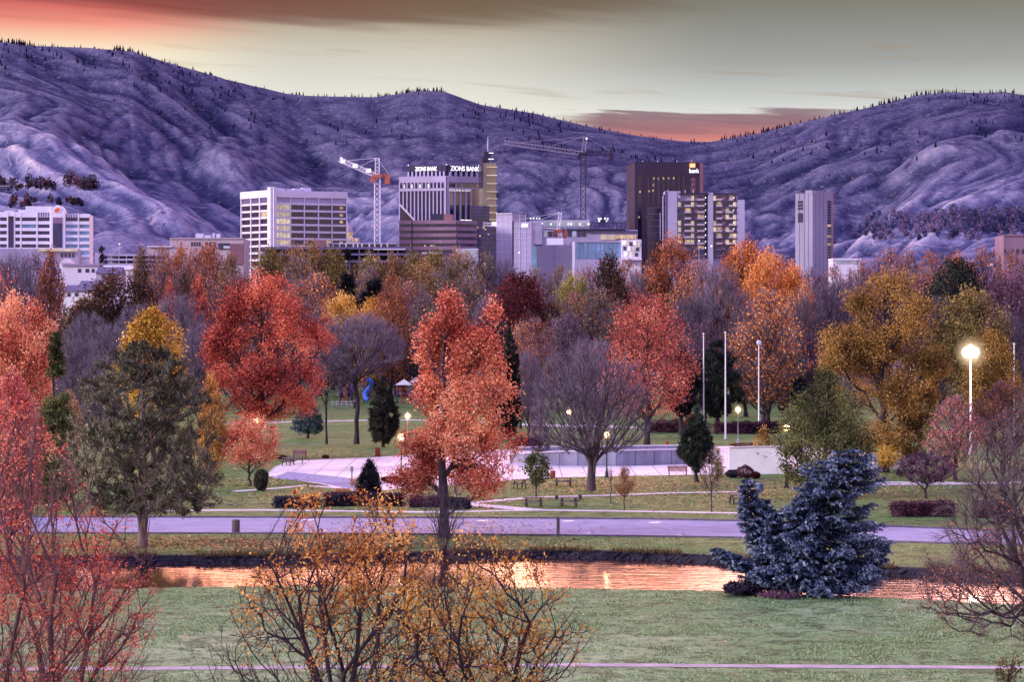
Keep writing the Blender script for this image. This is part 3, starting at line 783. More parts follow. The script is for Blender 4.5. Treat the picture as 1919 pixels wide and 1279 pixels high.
# spurs with rounded tops and V-shaped gullies: folded gradient noise, finer folds warped by the coarser ones
for i, (lx, ly, a_) in enumerate(((640, 3600, 112), (310, 1700, 64), (155, 800, 27), (78, 380, 11), (38, 180, 6), (20, 80, 2))):
    p_ = perlin(xa / lx + i * 7.3 + 50 + rel * .0016, ya / ly + i * 3.1 + 50, 81 + i)
    rel = rel + a_ * (np.sqrt(p_ * p_ + .0008) - 0.27)
amp = np.clip(tt * 2.4, 0.10, 1) * np.clip(1.25 - tt * 0.5, 0, 1)
bench = np.exp(-((PXm - 60) / 260) ** 2) * np.exp(-((Yv - 1800) / 130) ** 2) * 14
z = z + rel * amp + bench
sub = hY > 3000; ang = (z[sub] - H) / Yv[sub]; jm = ang.argmax(0); Ym = hY[sub][jm]; mx = ang.max(0) + H / Ym; e0 = (YH - np.interp(CX + F * hu, *SKY)) / F + H / Ym
fac = e0 / mx
kern = np.hanning(25); kern /= kern.sum(); fac = np.convolve(np.pad(fac, 12, mode='edge'), kern, 'valid')
z = z * (1 + (fac[None] - 1) * np.clip(tt * 1.6, 0, 1))
Z0 = z
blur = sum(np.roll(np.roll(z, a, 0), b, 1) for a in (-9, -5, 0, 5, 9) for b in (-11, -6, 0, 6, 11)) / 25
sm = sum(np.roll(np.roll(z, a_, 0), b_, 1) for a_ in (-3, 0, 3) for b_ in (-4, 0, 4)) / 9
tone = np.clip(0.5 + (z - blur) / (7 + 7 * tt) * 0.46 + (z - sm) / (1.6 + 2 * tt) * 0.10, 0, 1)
Vh = np.stack([X, Yv, z], -1).reshape(-1, 3); hr, hc = z.shape
ii = (np.arange(hr - 1)[:, None] * hc + np.arange(hc - 1)[None]).reshape(-1)
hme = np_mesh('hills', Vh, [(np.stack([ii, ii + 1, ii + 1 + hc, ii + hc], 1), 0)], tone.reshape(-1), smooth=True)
def hill_material():
    m, t, out = newmat('dry_hill_grass')
    a = t.node('ShaderNodeAttribute', attribute_name='tone').outputs['Fac']
    co = t.node('ShaderNodeTexCoord').outputs['Object']
    s = t.node('ShaderNodeSeparateXYZ'); t.put(s.inputs[0], co)
    co2 = t.scaled(co, 1, .16, 1); big = t.noise(co, 0.0035, 5, 0.6); med = t.noise(co2, 0.02, 5, 0.65); fine = t.noise(t.scaled(co, 1, .3, 1), 0.11, 4, 0.7); scrub = t.noise(t.scaled(co, 1, .25, 1), .2, 2, .5)
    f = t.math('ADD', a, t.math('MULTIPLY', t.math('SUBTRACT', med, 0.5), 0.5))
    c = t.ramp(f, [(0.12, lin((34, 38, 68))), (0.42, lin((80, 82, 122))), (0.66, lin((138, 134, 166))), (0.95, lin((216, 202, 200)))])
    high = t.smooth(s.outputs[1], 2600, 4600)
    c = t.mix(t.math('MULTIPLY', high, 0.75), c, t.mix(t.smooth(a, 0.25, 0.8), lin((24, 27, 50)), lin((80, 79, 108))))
    c = t.mix(t.smooth(big, 0.5, 0.68, 0.0, 0.35), c, lin((66, 62, 104)))
    c = t.mix(t.smooth(fine, 0.53, 0.68, 0.0, 0.42), c, lin((46, 44, 76)))
    c = t.mix(t.smooth(fine, 0.47, 0.32, 0.0, 0.22), c, lin((182, 168, 190)))
    c = t.mix(t.math('MULTIPLY', t.smooth(scrub, .60, .68, 0, .8), t.smooth(med, .4, .6)), c, lin((36, 36, 58)))
    # narrow pale trails and cut banks that wander over the lower slopes
    tr = t.noise(t.scaled(co, 1.0, 0.45, 1.0), 0.006, 2, 0.4, 0.5)
    tr = t.math('ABSOLUTE', t.math('SUBTRACT', tr, 0.5)); tr = t.smooth(tr, 0.006, 0.001)
    tr = t.math('MULTIPLY', tr, t.smooth(s.outputs[1], 4200, 2600))
    c = t.mix(t.math('MULTIPLY', tr, 0.3), c, lin((206, 182, 196)))
    b = t.node('ShaderNodeBsdfPrincipled'); t.put(b.inputs['Base Color'], c); b.inputs['Roughness'].default_value = 0.95; b.inputs['Specular IOR Level'].default_value = 0.0
    bn = t.node('ShaderNodeBump'); bn.inputs['Strength'].default_value = 0.8; bn.inputs['Distance'].default_value = 5
    t.put(bn.inputs['Height'], t.math('ADD', fine, med)); t.l.new(bn.outputs[0], b.inputs['Normal'])
    t.l.new(b.outputs[0], out.inputs[0]); return m
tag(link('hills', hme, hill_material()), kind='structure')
def hill_at(px, py=None, ridge=False):
    """surface point of the hills seen at a pixel (first crossing), or the ridge top"""
    j = int(np.argmin(np.abs(hu - (px - CX) / F))); e = Z0[:, j] - H
    a = YH - F * e / hY
    if ridge:
        i = int(np.argmin(a)); return X[i, j], hY[i], Z0[i, j]
    k = np.where(a <= py)[0]
    i = int(k[0]) if len(k) else int(np.argmin(a))
    return X[i, j], hY[i], Z0[i, j]
# conifers: far-off woods that read as one mass
def cones(spots, seed):
    rng = np.random.default_rng(seed); vs, fs = [], []
    o = 0
    for x, y, z_, h, w in spots:
        for lvl in range(3):
            k = 6; a = np.arange(k) * 2 * PI / k + rng.uniform(0, 6)
            zb = z_ + h * (0.08 + 0.27 * lvl); r = w * (1 - 0.27 * lvl) * rng.uniform(0.7, 1.2, k)
            ring = np.stack([x + r * np.cos(a), y + r * np.sin(a), np.full(k, zb)], 1)
            vs.append(ring); vs.append(np.array([[x + rng.normal() * w * .1, y, zb + h * 0.42]]))
            fs += [(o + i, o + (i + 1) % k, o + k) for i in range(k)]; o += k + 1
    return np.concatenate(vs), np.array(fs)
rng = np.random.default_rng(5); sp = []
def ridge_run(x0, x1, n, hh, back=1):
    for _ in range(n):
        px = rng.uniform(x0, x1); x, y, z_ = hill_at(px, ridge=True)
        h = rng.uniform(0.25, 1.0) ** 1.3 * hh * .95; sp.append((x, y + rng.uniform(-40, 30), z_ - 3, h, h * rng.uniform(.16, .3)))
for a in ((0, 70, 60, 16), (70, 220, 45, 11), (215, 275, 60, 17), (280, 420, 30, 13), (420, 545, 10, 10), (545, 760, 95, 13), (750, 835, 70, 15), (880, 1090, 50, 11), (1090, 1270, 34, 12), (1325, 1480, 85, 16), (1480, 1640, 60, 13), (1640, 1790, 90, 15), (1790, 1919, 26, 14), (-300, 0, 80, 15), (1919, 2300, 60, 15)): ridge_run(*a)
for _ in range(700):
    px = rng.uniform(-100, 2000); py = np.interp(px, *SKY) + abs(rng.normal()) * 45 + 3
    x, y, z_ = hill_at(px, py)
    if fbm(np.array([x / 350.0]), np.array([y / 350.0]), 99, 3)[0] > 0.52: sp.append((x, y, z_ - 2, rng.uniform(7, 15), rng.uniform(2, 4)))
v_, f_ = cones(sp, 8)
M['far_conifer'] = mat('far_conifers', lin((34, 30, 52)), 0.95, var=0.4, scale=0.02, spec=0.0)
tag(link('ridge_conifers', np_mesh('ridge_conifers', v_, [(f_, 0)]), M['far_conifer']), kind='stuff')
# ------------------------------------------------------------------ individual park trees
def place(px, base=None, Y=None):
    Y = Y or dep(base); return (xw(px, Y), Y, 0), Y
def hpx(top, Y): return zw(top, Y)
PRO_ROUND = ((0, .45), (.2, .85), (.45, 1), (.7, .88), (.88, .6), (1, .2))
PRO_OVAL = ((0, .35), (.2, .8), (.4, 1), (.65, .85), (.85, .5), (1, .12))
PRO_PYR = ((0, .55), (.12, 1), (.35, .92), (.6, .68), (.82, .38), (1, .06))
PRO_VASE = ((0, .15), (.25, .6), (.55, .95), (.75, 1), (.92, .75), (1, .4))
PRO_CONE = ((0, .7), (.1, 1), (.4, .78), (.7, .42), (.9, .17), (1, .02))
PRO_COL = ((0, .6), (.15, .9), (.4, 1), (.7, .75), (.9, .4), (1, .05))

def single(px, base, top, wpx, name, label, leafm, barkm, Y=None, cb=.2, cat='tree', twigm=None, shift=(0, 0), group=None, rz=0.0, plobes=None, **kw):
    loc, Yy = place(px, base, Y); h = hpx(top, Yy); R = wpx * Yy / F / 2
    if plobes: kw['lobes'] = [((x - px) * Yy / F, zw(y, Yy), rx * Yy / F, ry * Yy / F) for x, y, rx, ry in plobes]
    ms = make_tree(name, h, R, cb=cb, **kw)
    return plant_tree(ms, name, label, cat, loc, leafm, barkm, twigm, rz, group)

# big pine on the river bank
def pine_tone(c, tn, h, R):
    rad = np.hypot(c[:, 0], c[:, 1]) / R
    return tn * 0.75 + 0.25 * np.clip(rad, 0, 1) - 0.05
def pine_low(rng):
    st = [stem_line(13.3, .93, rng, 12, .006)]
    for a, L in ((0.15, 6.2), (2.9, 4.6), (-0.5, 5.4), (0.9, 5.8), (3.6, 5.2)):
        z0 = 1.9 + rng.uniform(0, .5)
        st.append([(0, 0, 0), (math.cos(a) * .3, math.sin(a) * .3, z0), (math.cos(a) * L * .3, math.sin(a) * L * .3, z0 + 1.0), (math.cos(a) * L * .65, math.sin(a) * L * .65, z0 + 1.2), (math.cos(a) * L, math.sin(a) * L, z0 + .5)])
    return st
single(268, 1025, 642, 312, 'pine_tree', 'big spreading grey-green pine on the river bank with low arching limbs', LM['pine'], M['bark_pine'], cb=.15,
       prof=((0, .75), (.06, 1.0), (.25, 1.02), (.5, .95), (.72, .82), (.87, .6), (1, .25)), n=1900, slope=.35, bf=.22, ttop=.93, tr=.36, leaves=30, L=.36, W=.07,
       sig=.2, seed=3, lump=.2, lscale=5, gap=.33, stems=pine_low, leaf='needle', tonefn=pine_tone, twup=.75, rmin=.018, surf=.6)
# coral sweetgum in the middle
def coral_tone(c, tn, h, R):
    return tn * 0.85 + 0.12
single(832, 1008, 541, 232, 'sweetgum_tree', 'tall coral-red autumn tree with open branches standing beside the park road', LM['coral'], M['bark'], cb=.13,
       plobes=((846, 572, 26, 34), (848, 618, 44, 40), (924, 588, 13, 34), (815, 650, 38, 54), (868, 655, 52, 58), (920, 655, 28, 52), (812, 735, 36, 52), (868, 745, 54, 54), (930, 750, 40, 46), (796, 845, 50, 40), (850, 815, 60, 52), (925, 828, 52, 46), (780, 902, 48, 28), (900, 900, 52, 38), (840, 885, 58, 42)),
       n=1700, slope=.85, bf=.2, tr=.33, leaves=34, L=.18, W=.14, tonefn=coral_tone, stems=lambda rng: [stem_line(17.2, .93, rng, 12, .006)],
       sig=.30, seed=12, lump=.3, lscale=6, gap=.43, twigs=2, tw=.018, surf=.62)
# large red maple
single(487, None, 494, 262, 'maple_tree', 'large broad deep-red tree left of the bare playground trees', LM['red'], M['bark_dark'], Y=262, cb=.16, plobes=((482, 545, 52, 48), (432, 585, 44, 44), (535, 590, 44, 42), (408, 650, 40, 44), (470, 645, 56, 52), (545, 655, 50, 44), (592, 630, 32, 44), (425, 715, 42, 36), (500, 715, 56, 40), (575, 705, 36, 36), (460, 762, 50, 24), (555, 752, 44, 26), (500, 775, 50, 16)),
       n=1600, slope=.45, bf=.25, ttop=.85, tr=.42, leaves=30, L=.23, W=.17, sig=.38, seed=22, lump=.3, lscale=5.5, gap=.42, surf=.6, twigs=2, tw=.02)
# yellow tree behind the pine
single(288, None, 576, 150, 'yellow_tree', 'bright yellow tree showing above and beside the big pine', LM['yellow'], M['bark'], Y=235, cb=.3, prof=PRO_OVAL, n=800, slope=.8, ttop=.8, tr=.3,
       leaves=20, L=.28, W=.22, sig=.33, seed=33, lump=.45, lscale=4.5, gap=.38)
# small salmon tree with a dark clipped base
single(468, 912, 778, 112, 'small_maple_tree', 'small round salmon-pink tree beside the plaza path', LM['coral'], M['bark'], cb=.24, prof=PRO_ROUND, n=420, slope=.7, ttop=.5, tr=.12, leaves=24, L=.17, W=.13, sig=.22, seed=41, lump=.2)
# bare spreading tree
def vase(h, k, seed, spread=.33, z0=.2):
    def fn(rng):
        st = [[(0, 0, 0), (0.02 * h, 0, h * z0 * .5), (0, 0, h * z0)]]
        for i in range(k):
            a = 2 * PI * i / k + rng.uniform(-.4, .4); s = spread * rng.uniform(.5, 1.1)
            st.append([(0, 0, 0), (0.02 * h, 0, h * z0 * .5), (0, 0, h * z0)] + [(math.cos(a) * s * h * q, math.sin(a) * s * h * q, h * (z0 + (.86 - z0) * q ** .85)) for q in (.25, .5, .75, 1)])
        # share the trunk: later stems start from the fork
        return [st[0]] + [s_[0:1] + s_[2:] for s_ in st[1:]]
    return fn
h_ = hpx(645, 211)
single(1108, 920, 645, 238, 'bare_tree', 'bare pale-lilac spreading tree on the lawn between the two lit park lamps', LM['tan'], M['bark'], twigm=M['twig_pale'], cb=.24, prof=((0, .5), (.15, .85), (.4, 1.0), (.65, .93), (.88, .65), (1, .3)),
       n=2000, slope=1.15, bf=.18, tr=.40, leaves=0, twigs=5, tw=.022, twl=1.0, seed=52, lump=.15, gap=.22, stems=vase(h_, 7, 5, .27, .17), rmin=.014, surf=.55, twup=.55)
# half bare red tree behind it
single(1212, None, 553, 182, 'thinning_red_tree', 'half-bare rosy red tree rising behind the bare lilac tree', LM['crimson'], M['bark_dark'], twigm=M['twig_tan'], Y=285, cb=.2, prof=((0, .55), (.15, .9), (.35, 1.05), (.6, .9), (.85, .6), (1, .2)), n=1000, slope=.8, ttop=.7, tr=.32,
       leaves=17, L=.24, W=.18, sig=.4, twigs=5, tw=.03, twl=1.0, seed=61, lump=.3, lscale=4, gap=.33)
# big golden tree right
single(1655, None, 503, 262, 'golden_tree', 'huge amber-gold tree with a dark trunk left of the bright street light', LM['amber'], M['bark_dark'], Y=236, cb=.1,
       plobes=((1672, 538, 47, 38), (1618, 580, 45, 47), (1700, 596, 52, 52), (1578, 650, 47, 49), (1648, 655, 63, 54), (1730, 680, 47, 36), (1596, 735, 47, 45), (1678, 740, 58, 49), (1752, 698, 27, 20), (1722, 795, 43, 45), (1650, 820, 52, 40), (1700, 850, 40, 25), (1742, 745, 27, 27), (1560, 690, 30, 40), (1625, 690, 50, 46)), n=2400, slope=.75, bf=.22, ttop=.93, tr=.42, leaves=30, L=.2, W=.14, sig=.32,
       seed=71, lump=.22, lscale=6, gap=.35, surf=.6)
single(1545, 932, 690, 195, 'pale_green_tree', 'rounded pale green tree with tan tints standing behind the blue spruce', LM['green'], M['bark'], cb=.06,
       prof=((0, .55), (.15, .9), (.4, 1.0), (.65, .78), (.85, .42), (1, .08)), n=1300, slope=1.0, ttop=.9, tr=.24, leaves=24, L=.19, W=.12, sig=.25, seed=81, lump=.25, lscale=5, gap=.36)
# blue spruce with two leaders
def spruce_tone(c, tn, h, R):
    q = c / h * 16
    s = vnoise(q[:, 0] + 60, q[:, 1] + 60, q[:, 2] * 2.4 + 60, 77)
    return np.clip((s - .28) * 1.5, 0, 1) * .75 + tn * .25
def tiers(n, h, rng, R, axis, z0, z1, ph=0.0):
    pts = []
    k = int((z1 - z0) / .62)
    return k
def blue_spruce():
    loc, Y = place(1530, 1113); s = Y / F
    rng = np.random.default_rng(91)
    stems = [[(0, 0, 0)] + [(1.85 * t ** 1.6, 0, 7.9 * t) for t in np.linspace(.1, 1, 10)], [(0, 0, 0), (-1.0, -.3, .7), (-2.2, -.4, 1.8), (-3.3, -.3, 3.4), (-3.75, -.2, 5.0), (-3.8, -.2, 6.3)],
             [(0, 0, 0), (-2.2, -1, .9), (-4.2, -1.2, 1.8), (-5.7, -1.2, 2.6)], [(0, 0, 0), (1.8, -.6, 1.0), (3.0, -.6, 2.0), (3.7, -.3, 2.6)], [(0, 0, 0), (-.5, -.6, 1.2), (-.9, -.8, 3.0), (-1.0, -.7, 5.4)], [(0, 0, 0), (-.4, -1.2, .6), (-1.4, -1.8, 1.4), (-2.4, -2.0, 2.4)], [(0, 0, 0), (-1.0, -.6, 1.2), (-2.2, -.8, 2.8), (-2.4, -.7, 4.6)], [(0, 0, 0), (-1.4, -.2, 1.2), (-2.6, 0, 3.0), (-2.9, .2, 5.2)], [(0, 0, 0), (-.4, -.2, 1.2), (-.6, 0, 3.4), (-.2, .1, 6.0)]]
    V, Fc, T, off = [], [], [], 0
    wood = MB()
    for st, rr in zip(stems, (.26, .12, .1, .1, .1, .09, .1, .1, .1)):
        wood.tube(st, [rr * (1 - .85 * i / (len(st) - 1)) for i in range(len(st))], 7)
    S = [np.array(st) for st in stems]
    def along(st, t):
        d = np.concatenate([[0], np.cumsum(np.linalg.norm(np.diff(st, axis=0), axis=1))]); d /= d[-1]
        return np.array([np.interp(t, d, st[:, i]) for i in range(3)])
    branches = []
    for si, (st, nb, Lb, t0) in enumerate(zip(S, (190, 100, 80, 60, 80, 70, 80, 70, 70), (3.7, 1.9, 2.3, 1.9, 2.4, 2.4, 2.3, 1.7, 2.2), (.06, .25, .2, .25, .2, .2, .2, .3, .3))):
        for i in range(nb):
            t = t0 + (1 - t0) * (i + rng.uniform(0, 1)) / nb
            p = along(st, t); a = i * 2.4 + rng.uniform(-.5, .5); t = t if si else t0 + (1 - t0) * (round((t - t0) / (1 - t0) * 22) / 22 * .8 + (t - t0) / (1 - t0) * .2); p = along(st, t)
            if si == 0:
                prof = np.interp(t, [0, .15, .45, .60, .66, .74, .88, .97, 1], [1.0, 1.05, .95, .7, .46, .64, .56, .42, .2]); L = Lb * prof * rng.uniform(.55, 1.15)
            else: L = Lb * (1.05 - t * .85) * rng.uniform(.6, 1.15)
            branches.append((p, a, L, t, si))
    lv_c, lv_d, tn = [], [], []
    for p, a, L, t, si in branches:
        d = np.array([math.cos(a), math.sin(a), 0.0]); drop = rng.uniform(.14, .36); sd = np.array([-d[1], d[0], 0])
        qs = (0, .35, .7, 1); pts = [p + d * L * q + np.array([0, 0, L * (-drop * q + .24 * q ** 3)]) for q in qs]
        wood.tube(pts, [.035, .025, .015, .006], 3, caps=False)
        on = lambda q: np.stack([np.interp(q, qs, [pp[i] for pp in pts]) for i in range(3)], -1)
        nk = int(7 + 7 * L); q0 = np.linspace(.18, 1, nk); side = np.where(np.arange(nk) % 2, 1, -1)
        ln = (.30 * L * (1 - q0 * .72) + .16) * rng.uniform(.6, 1.2, nk)
        dr = d * rng.uniform(.5, .9, (nk, 1)) + sd * side[:, None] * rng.uniform(.5, 1, (nk, 1)) + np.array([0, 0, -1]) * rng.uniform(.15, .6, (nk, 1)); dr = unit(dr)
        st_ = on(q0); m = 15; u = np.tile(np.linspace(.05, 1, m), nk); kk = np.repeat(np.arange(nk), m)
        c = st_[kk] + dr[kk] * (ln[kk] * u)[:, None] + rng.normal(size=(nk * m, 3)) * .025
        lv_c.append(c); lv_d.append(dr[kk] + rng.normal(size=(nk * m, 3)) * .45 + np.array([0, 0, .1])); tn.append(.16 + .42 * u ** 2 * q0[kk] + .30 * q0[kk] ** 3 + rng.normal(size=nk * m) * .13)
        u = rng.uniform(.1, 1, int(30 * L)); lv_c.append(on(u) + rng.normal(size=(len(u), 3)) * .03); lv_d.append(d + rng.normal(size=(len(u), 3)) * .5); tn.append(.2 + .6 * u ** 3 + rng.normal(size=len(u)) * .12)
    c = np.concatenate(lv_c); dd = np.concatenate(lv_d); tn = np.clip(np.concatenate(tn), 0, 1)
    keep = c[:, 2] > .05; c, dd, tn = c[keep], dd[keep], tn[keep]
    v, f = leaf_quads(c, .2, .06, rng, unit(dd), .08, .6)
    tr = thing('blue_spruce', 'ragged silvery blue spruce with two leaders and skirts hanging over the water', 'tree', loc)
    link('trunk', wood.mesh('trunk'), M['bark_dark'], tr)
    link('crown', np_mesh('crown', v, [(f, 0)], np.repeat(tn, 4)), LM['bluespruce'], tr)
blue_spruce()
def conifer(px, base, top, wpx, name, label, leafm, seed, Y=None, prof=PRO_COL, n=520, cb=.04, slope=.5, L=.26, W=.06, leaves=34, group=None, tr=.16, sig=.25, gap=.28, lump=.18, twup=.5, **kw):
    return single(px, base, top, wpx, name, label, leafm, M['bark_dark'], Y=Y, cb=cb, prof=prof, n=n, slope=slope, bf=.3, ttop=.94, tr=tr, leaves=leaves, L=L, W=W, sig=sig, seed=seed,
                  lump=lump, lscale=4, gap=gap, leaf='needle', twup=twup, group=group, **kw)
conifer(718, 838, 708, 60, 'juniper_tree', 'dark brown-green upright juniper beside the red litter barrel', LM['juniper'], 101, prof=((0, .45), (.15, .85), (.35, 1), (.6, .8), (.85, .4), (1, .05)), n=620, L=.32, leaves=50)
conifer(577, 822, 746, 62, 'young_spruce', 'small blue-green young spruce on the left lawn', LM['bluegreen'], 102, prof=((0, .5), (.12, .95), (.3, 1), (.6, .75), (.85, .4), (1, .08)), n=380, cb=.1, L=.3, leaves=36)
conifer(1306, 904, 762, 66, 'slender_fir', 'dark green pointed conifer at the edge of the plaza behind the red bench', LM['darkgreen'], 103, prof=((0, .3), (.12, .75), (.3, 1), (.5, .85), (.75, .5), (1, .03)), n=640, cb=.14, L=.26, leaves=48)
conifer(692, 946, 864, 60, 'dwarf_conifer', 'short black-green conifer growing out of the low hedge', LM['black'], 104, prof=((0, .95), (.2, .9), (.5, .72), (.8, .5), (1, .12)), n=420, cb=.02, L=.2, leaves=44, lump=.3)
conifer(955, None, 617, 44, 'columnar_conifer', 'narrow columnar olive-dark conifer just right of the tall coral tree', LM['juniper'], 105, Y=300, n=620, L=.4, W=.09, leaves=40, tr=.2)
conifer(1277, None, 655, 70, 'dark_conifer', 'dark conifer with a bare lower trunk left of the flagpoles', LM['black'], 106, Y=312, prof=PRO_OVAL, cb=.22, n=500, L=.45, W=.1, leaves=34, tr=.3, sig=.4)
conifer(1345, None, 640, 96, 'dark_conifer', 'broad dark green conifer behind the flagpoles', LM['darkgreen'], 107, Y=335, prof=PRO_OVAL, cb=.12, n=600, L=.5, W=.11, leaves=34, tr=.3, sig=.45)
conifer(1398, None, 676, 80, 'dark_conifer', 'dark open conifer on the far lawn between the last flagpole and its neighbour', LM['darkgreen'], 108, Y=372, prof=PRO_OVAL, cb=.25, n=380, L=.5, W=.12, leaves=24, tr=.28, sig=.5)
conifer(1500, None, 664, 44, 'dark_conifer', 'small blue-black conifer at the right end of the far lawn', LM['bluegreen'], 109, Y=345, prof=PRO_CONE, n=360, L=.5, W=.11, leaves=30)
conifer(105, None, 612, 92, 'dark_conifer', 'tall dark green conifer among the coral trees on the left', LM['green'], 110, Y=190, prof=PRO_CONE, n=800, L=.36, W=.08, leaves=36, tr=.25, sig=.3)
conifer(652, None, 472, 64, 'dark_conifer', 'black-green conifer spire standing up in front of the parking deck', LM['black'], 111, Y=472, prof=PRO_CONE, n=700, L=.75, W=.2, leaves=34, tr=.35, sig=.6, cb=.1)
conifer(704, None, 520, 84, 'dark_conifer', 'black-green conifer shoulder beside the dark spire', LM['black'], 112, Y=476, prof=PRO_OVAL, n=600, L=.75, W=.2, leaves=30, tr=.35, sig=.7, cb=.2)
conifer(1012, 868, 735, 48, 'slim_tree', 'slim grey-brown half-bare tree left of the bare lilac tree', LM['plum'], 113, prof=PRO_COL, n=300, L=.3, W=.06, leaves=12, tr=.1, cb=.12)
conifer(1345, 905, 838, 26, 'sapling', 'slim yellow-green sapling hugging the right side of the dark conifer', LM['yellowgreen'], 114, prof=PRO_COL, n=140, L=.2, W=.05, leaves=14, tr=.04, cb=.1)
# young trees on the picnic lawn
single(1005, 934, 848, 54, 'young_tree', 'small round green-leaved young tree over a picnic table', LM['green'], M['bark'], cb=.32, prof=PRO_ROUND, n=170, slope=.7, ttop=.8, tr=.06, leaves=13, L=.19, W=.14, sig=.16, seed=121, lump=.35, gap=.35, flare=1.1)
single(1170, 958, 876, 44, 'young_tree', 'small tan oval young tree on the picnic lawn', LM['tan'], M['bark_red'], cb=.36, prof=((0, .35), (.3, .9), (.55, 1), (.8, .6), (1, .1)), n=220, slope=1.0, ttop=.85, tr=.045, leaves=12, L=.12, W=.05, sig=.12, seed=122, lump=.2, gap=.3, twigs=3, tw=.014, twl=.35, flare=1.1, twigm=M['twig_tan'])
single(1334, 961, 838, 44, 'bare_sapling', 'thin nearly bare sapling on the lawn right of the bench', LM['tan'], M['bark'], cb=.3, prof=PRO_OVAL, n=170, slope=1.1, ttop=.92, tr=.05, leaves=1, L=.1, W=.07, sig=.1, twigs=4, tw=.016, twl=.5, seed=123, flare=1.1)
single(1145, 944, 868, 10, 'bare_sapling', 'single whip-thin bare sapling beside the tan young tree', LM['tan'], M['bark'], cb=.4, prof=PRO_COL, n=30, slope=1.4, ttop=.97, tr=.035, leaves=0, twigs=3, tw=.014, twl=.4, seed=124, flare=1.1, rmin=.009)
single(1430, 888, 800, 36, 'young_tree', 'small amber sapling in front of the white wall', LM['amber'], M['bark'], cb=.25, prof=PRO_OVAL, n=160, slope=1.0, ttop=.85, tr=.05, leaves=9, L=.2, W=.13, sig=.18, seed=125, flare=1.1)
single(1662, 895, 838, 46, 'young_tree', 'small bright-leaved sapling under the huge amber tree', LM['yellow'], M['bark'], cb=.35, prof=PRO_ROUND, n=120, slope=.9, ttop=.8, tr=.05, leaves=9, L=.2, W=.15, sig=.2, seed=126, flare=1.1)
single(1735, 935, 845, 110, 'small_tree', 'small grey-violet pine-like tree behind the right hedge', LM['plum'], M['bark_dark'], cb=.3, prof=PRO_ROUND, n=420, slope=.5, ttop=.8, tr=.1, leaves=20, L=.22, W=.06, sig=.2, seed=127, leaf='needle')

# ---- foreground: three trees close to the camera, their trunks rising from below the frame
def fore(px, Y, top, wpx, name, label, leafm, barkm, twigm, stems, **kw):
    h = hpx(top, Y); R = wpx * Y / F / 2
    ms = make_tree(name, h, R, stems=stems(h), **kw)
    return plant_tree(ms, name, label, 'tree', (xw(px, Y), Y, 0), leafm, barkm, twigm)
def multistem(k, z0, spread, ztop, lean=0.0, seedx=0.0):
    def mk(h):
        def fn(rng):
            st = [[(0, 0, 0), (0.05, 0, h * z0 * .6), (0, 0.05, h * z0)]]
            for i in range(k):
                a = 2 * PI * i / k + rng.uniform(-.3, .3) + seedx; s = spread * rng.uniform(.65, 1.1)
                zt = ztop * rng.uniform(.85, 1.0)
                w1, w2 = rng.normal() * .03 * h, rng.normal() * .03 * h
                st.append([(0, 0, 0), (0, 0.05, h * z0)] + [(math.cos(a) * s * h * q + lean * h * q + w1 * math.sin(q * 6), math.sin(a) * s * h * q + w2 * math.sin(q * 5), h * (z0 + (zt - z0) * q ** .8)) for q in (.16, .32, .48, .64, .8, 1)])
            return st
        return fn
    return mk
def keep_noise(th, sc=1.3, seed=3, low=None):
    def fn(p, rng):
        g = vnoise(p[:, 0] * sc + 40, p[:, 1] * sc + 40, p[:, 2] * sc + 40, seed) + rng.normal(size=len(p)) * .07
        if low is not None: g = g + low(p)
        return g > th
    return fn
fore(22, 60, 755, 570, 'red_foreground_tree', 'nearest red-orange tree with many upright stems and thinning leaves at the left edge', LM['forered'], M['bark_red'], M['twig_rose'], multistem(9, .12, .30, .9),
     cb=.22, prof=((0, .55), (.2, .95), (.45, 1.0), (.68, .80), (.85, .48), (1, .12)), n=2700, slope=1.1, bf=.2, tr=.26, leaves=22, L=.075, W=.045, sig=.12, twigs=6, tw=.010, twl=.45, seed=201, lump=.3, gap=.3,
     rmin=.006, leafkeep=keep_noise(.56, 1.1), surf=.55, e=2.1)
fore(636, 70, 925, 500, 'amber_foreground_tree', 'open dark-branched foreground tree with orange-yellow leaves at its top', LM['foreamber'], M['bark_dark'], M['bark_red'], multistem(7, .28, .28, .92, 0.0, .4),
     cb=.30, prof=((0, .75), (.15, 1.0), (.4, .95), (.62, .78), (.85, .62), (1, .42)), n=2500, slope=.8, bf=.2, tr=.22, leaves=11, L=.10, W=.075, sig=.12, twigs=3, tw=.012, twl=.4, seed=211, lump=.25, gap=.32,
     rmin=.009, leafkeep=keep_noise(.61, 1.2, 5, lambda p: (p[:, 2] - 6.2) * .075 + .03 * p[:, 0]), surf=.6, e=2.15)
fore(885, 66, 1000, 400, 'amber_foreground_tree', 'lower golden-leaved foreground tree with arching twigs to the right of the open amber one', LM['gold'], M['bark_dark'], M['bark_red'], multistem(7, .24, .33, .85, 0.03, 1.0),
     cb=.30, prof=((0, .75), (.2, 1.0), (.5, 1.0), (.75, .8), (.9, .55), (1, .2)), n=2300, slope=.6, bf=.2, tr=.2, leaves=10, L=.095, W=.07, sig=.12, twigs=3, tw=.011, twl=.4, seed=222, lump=.28, gap=.32,
     rmin=.008, leafkeep=keep_noise(.57, 1.3, 8), surf=.6, e=2.15)
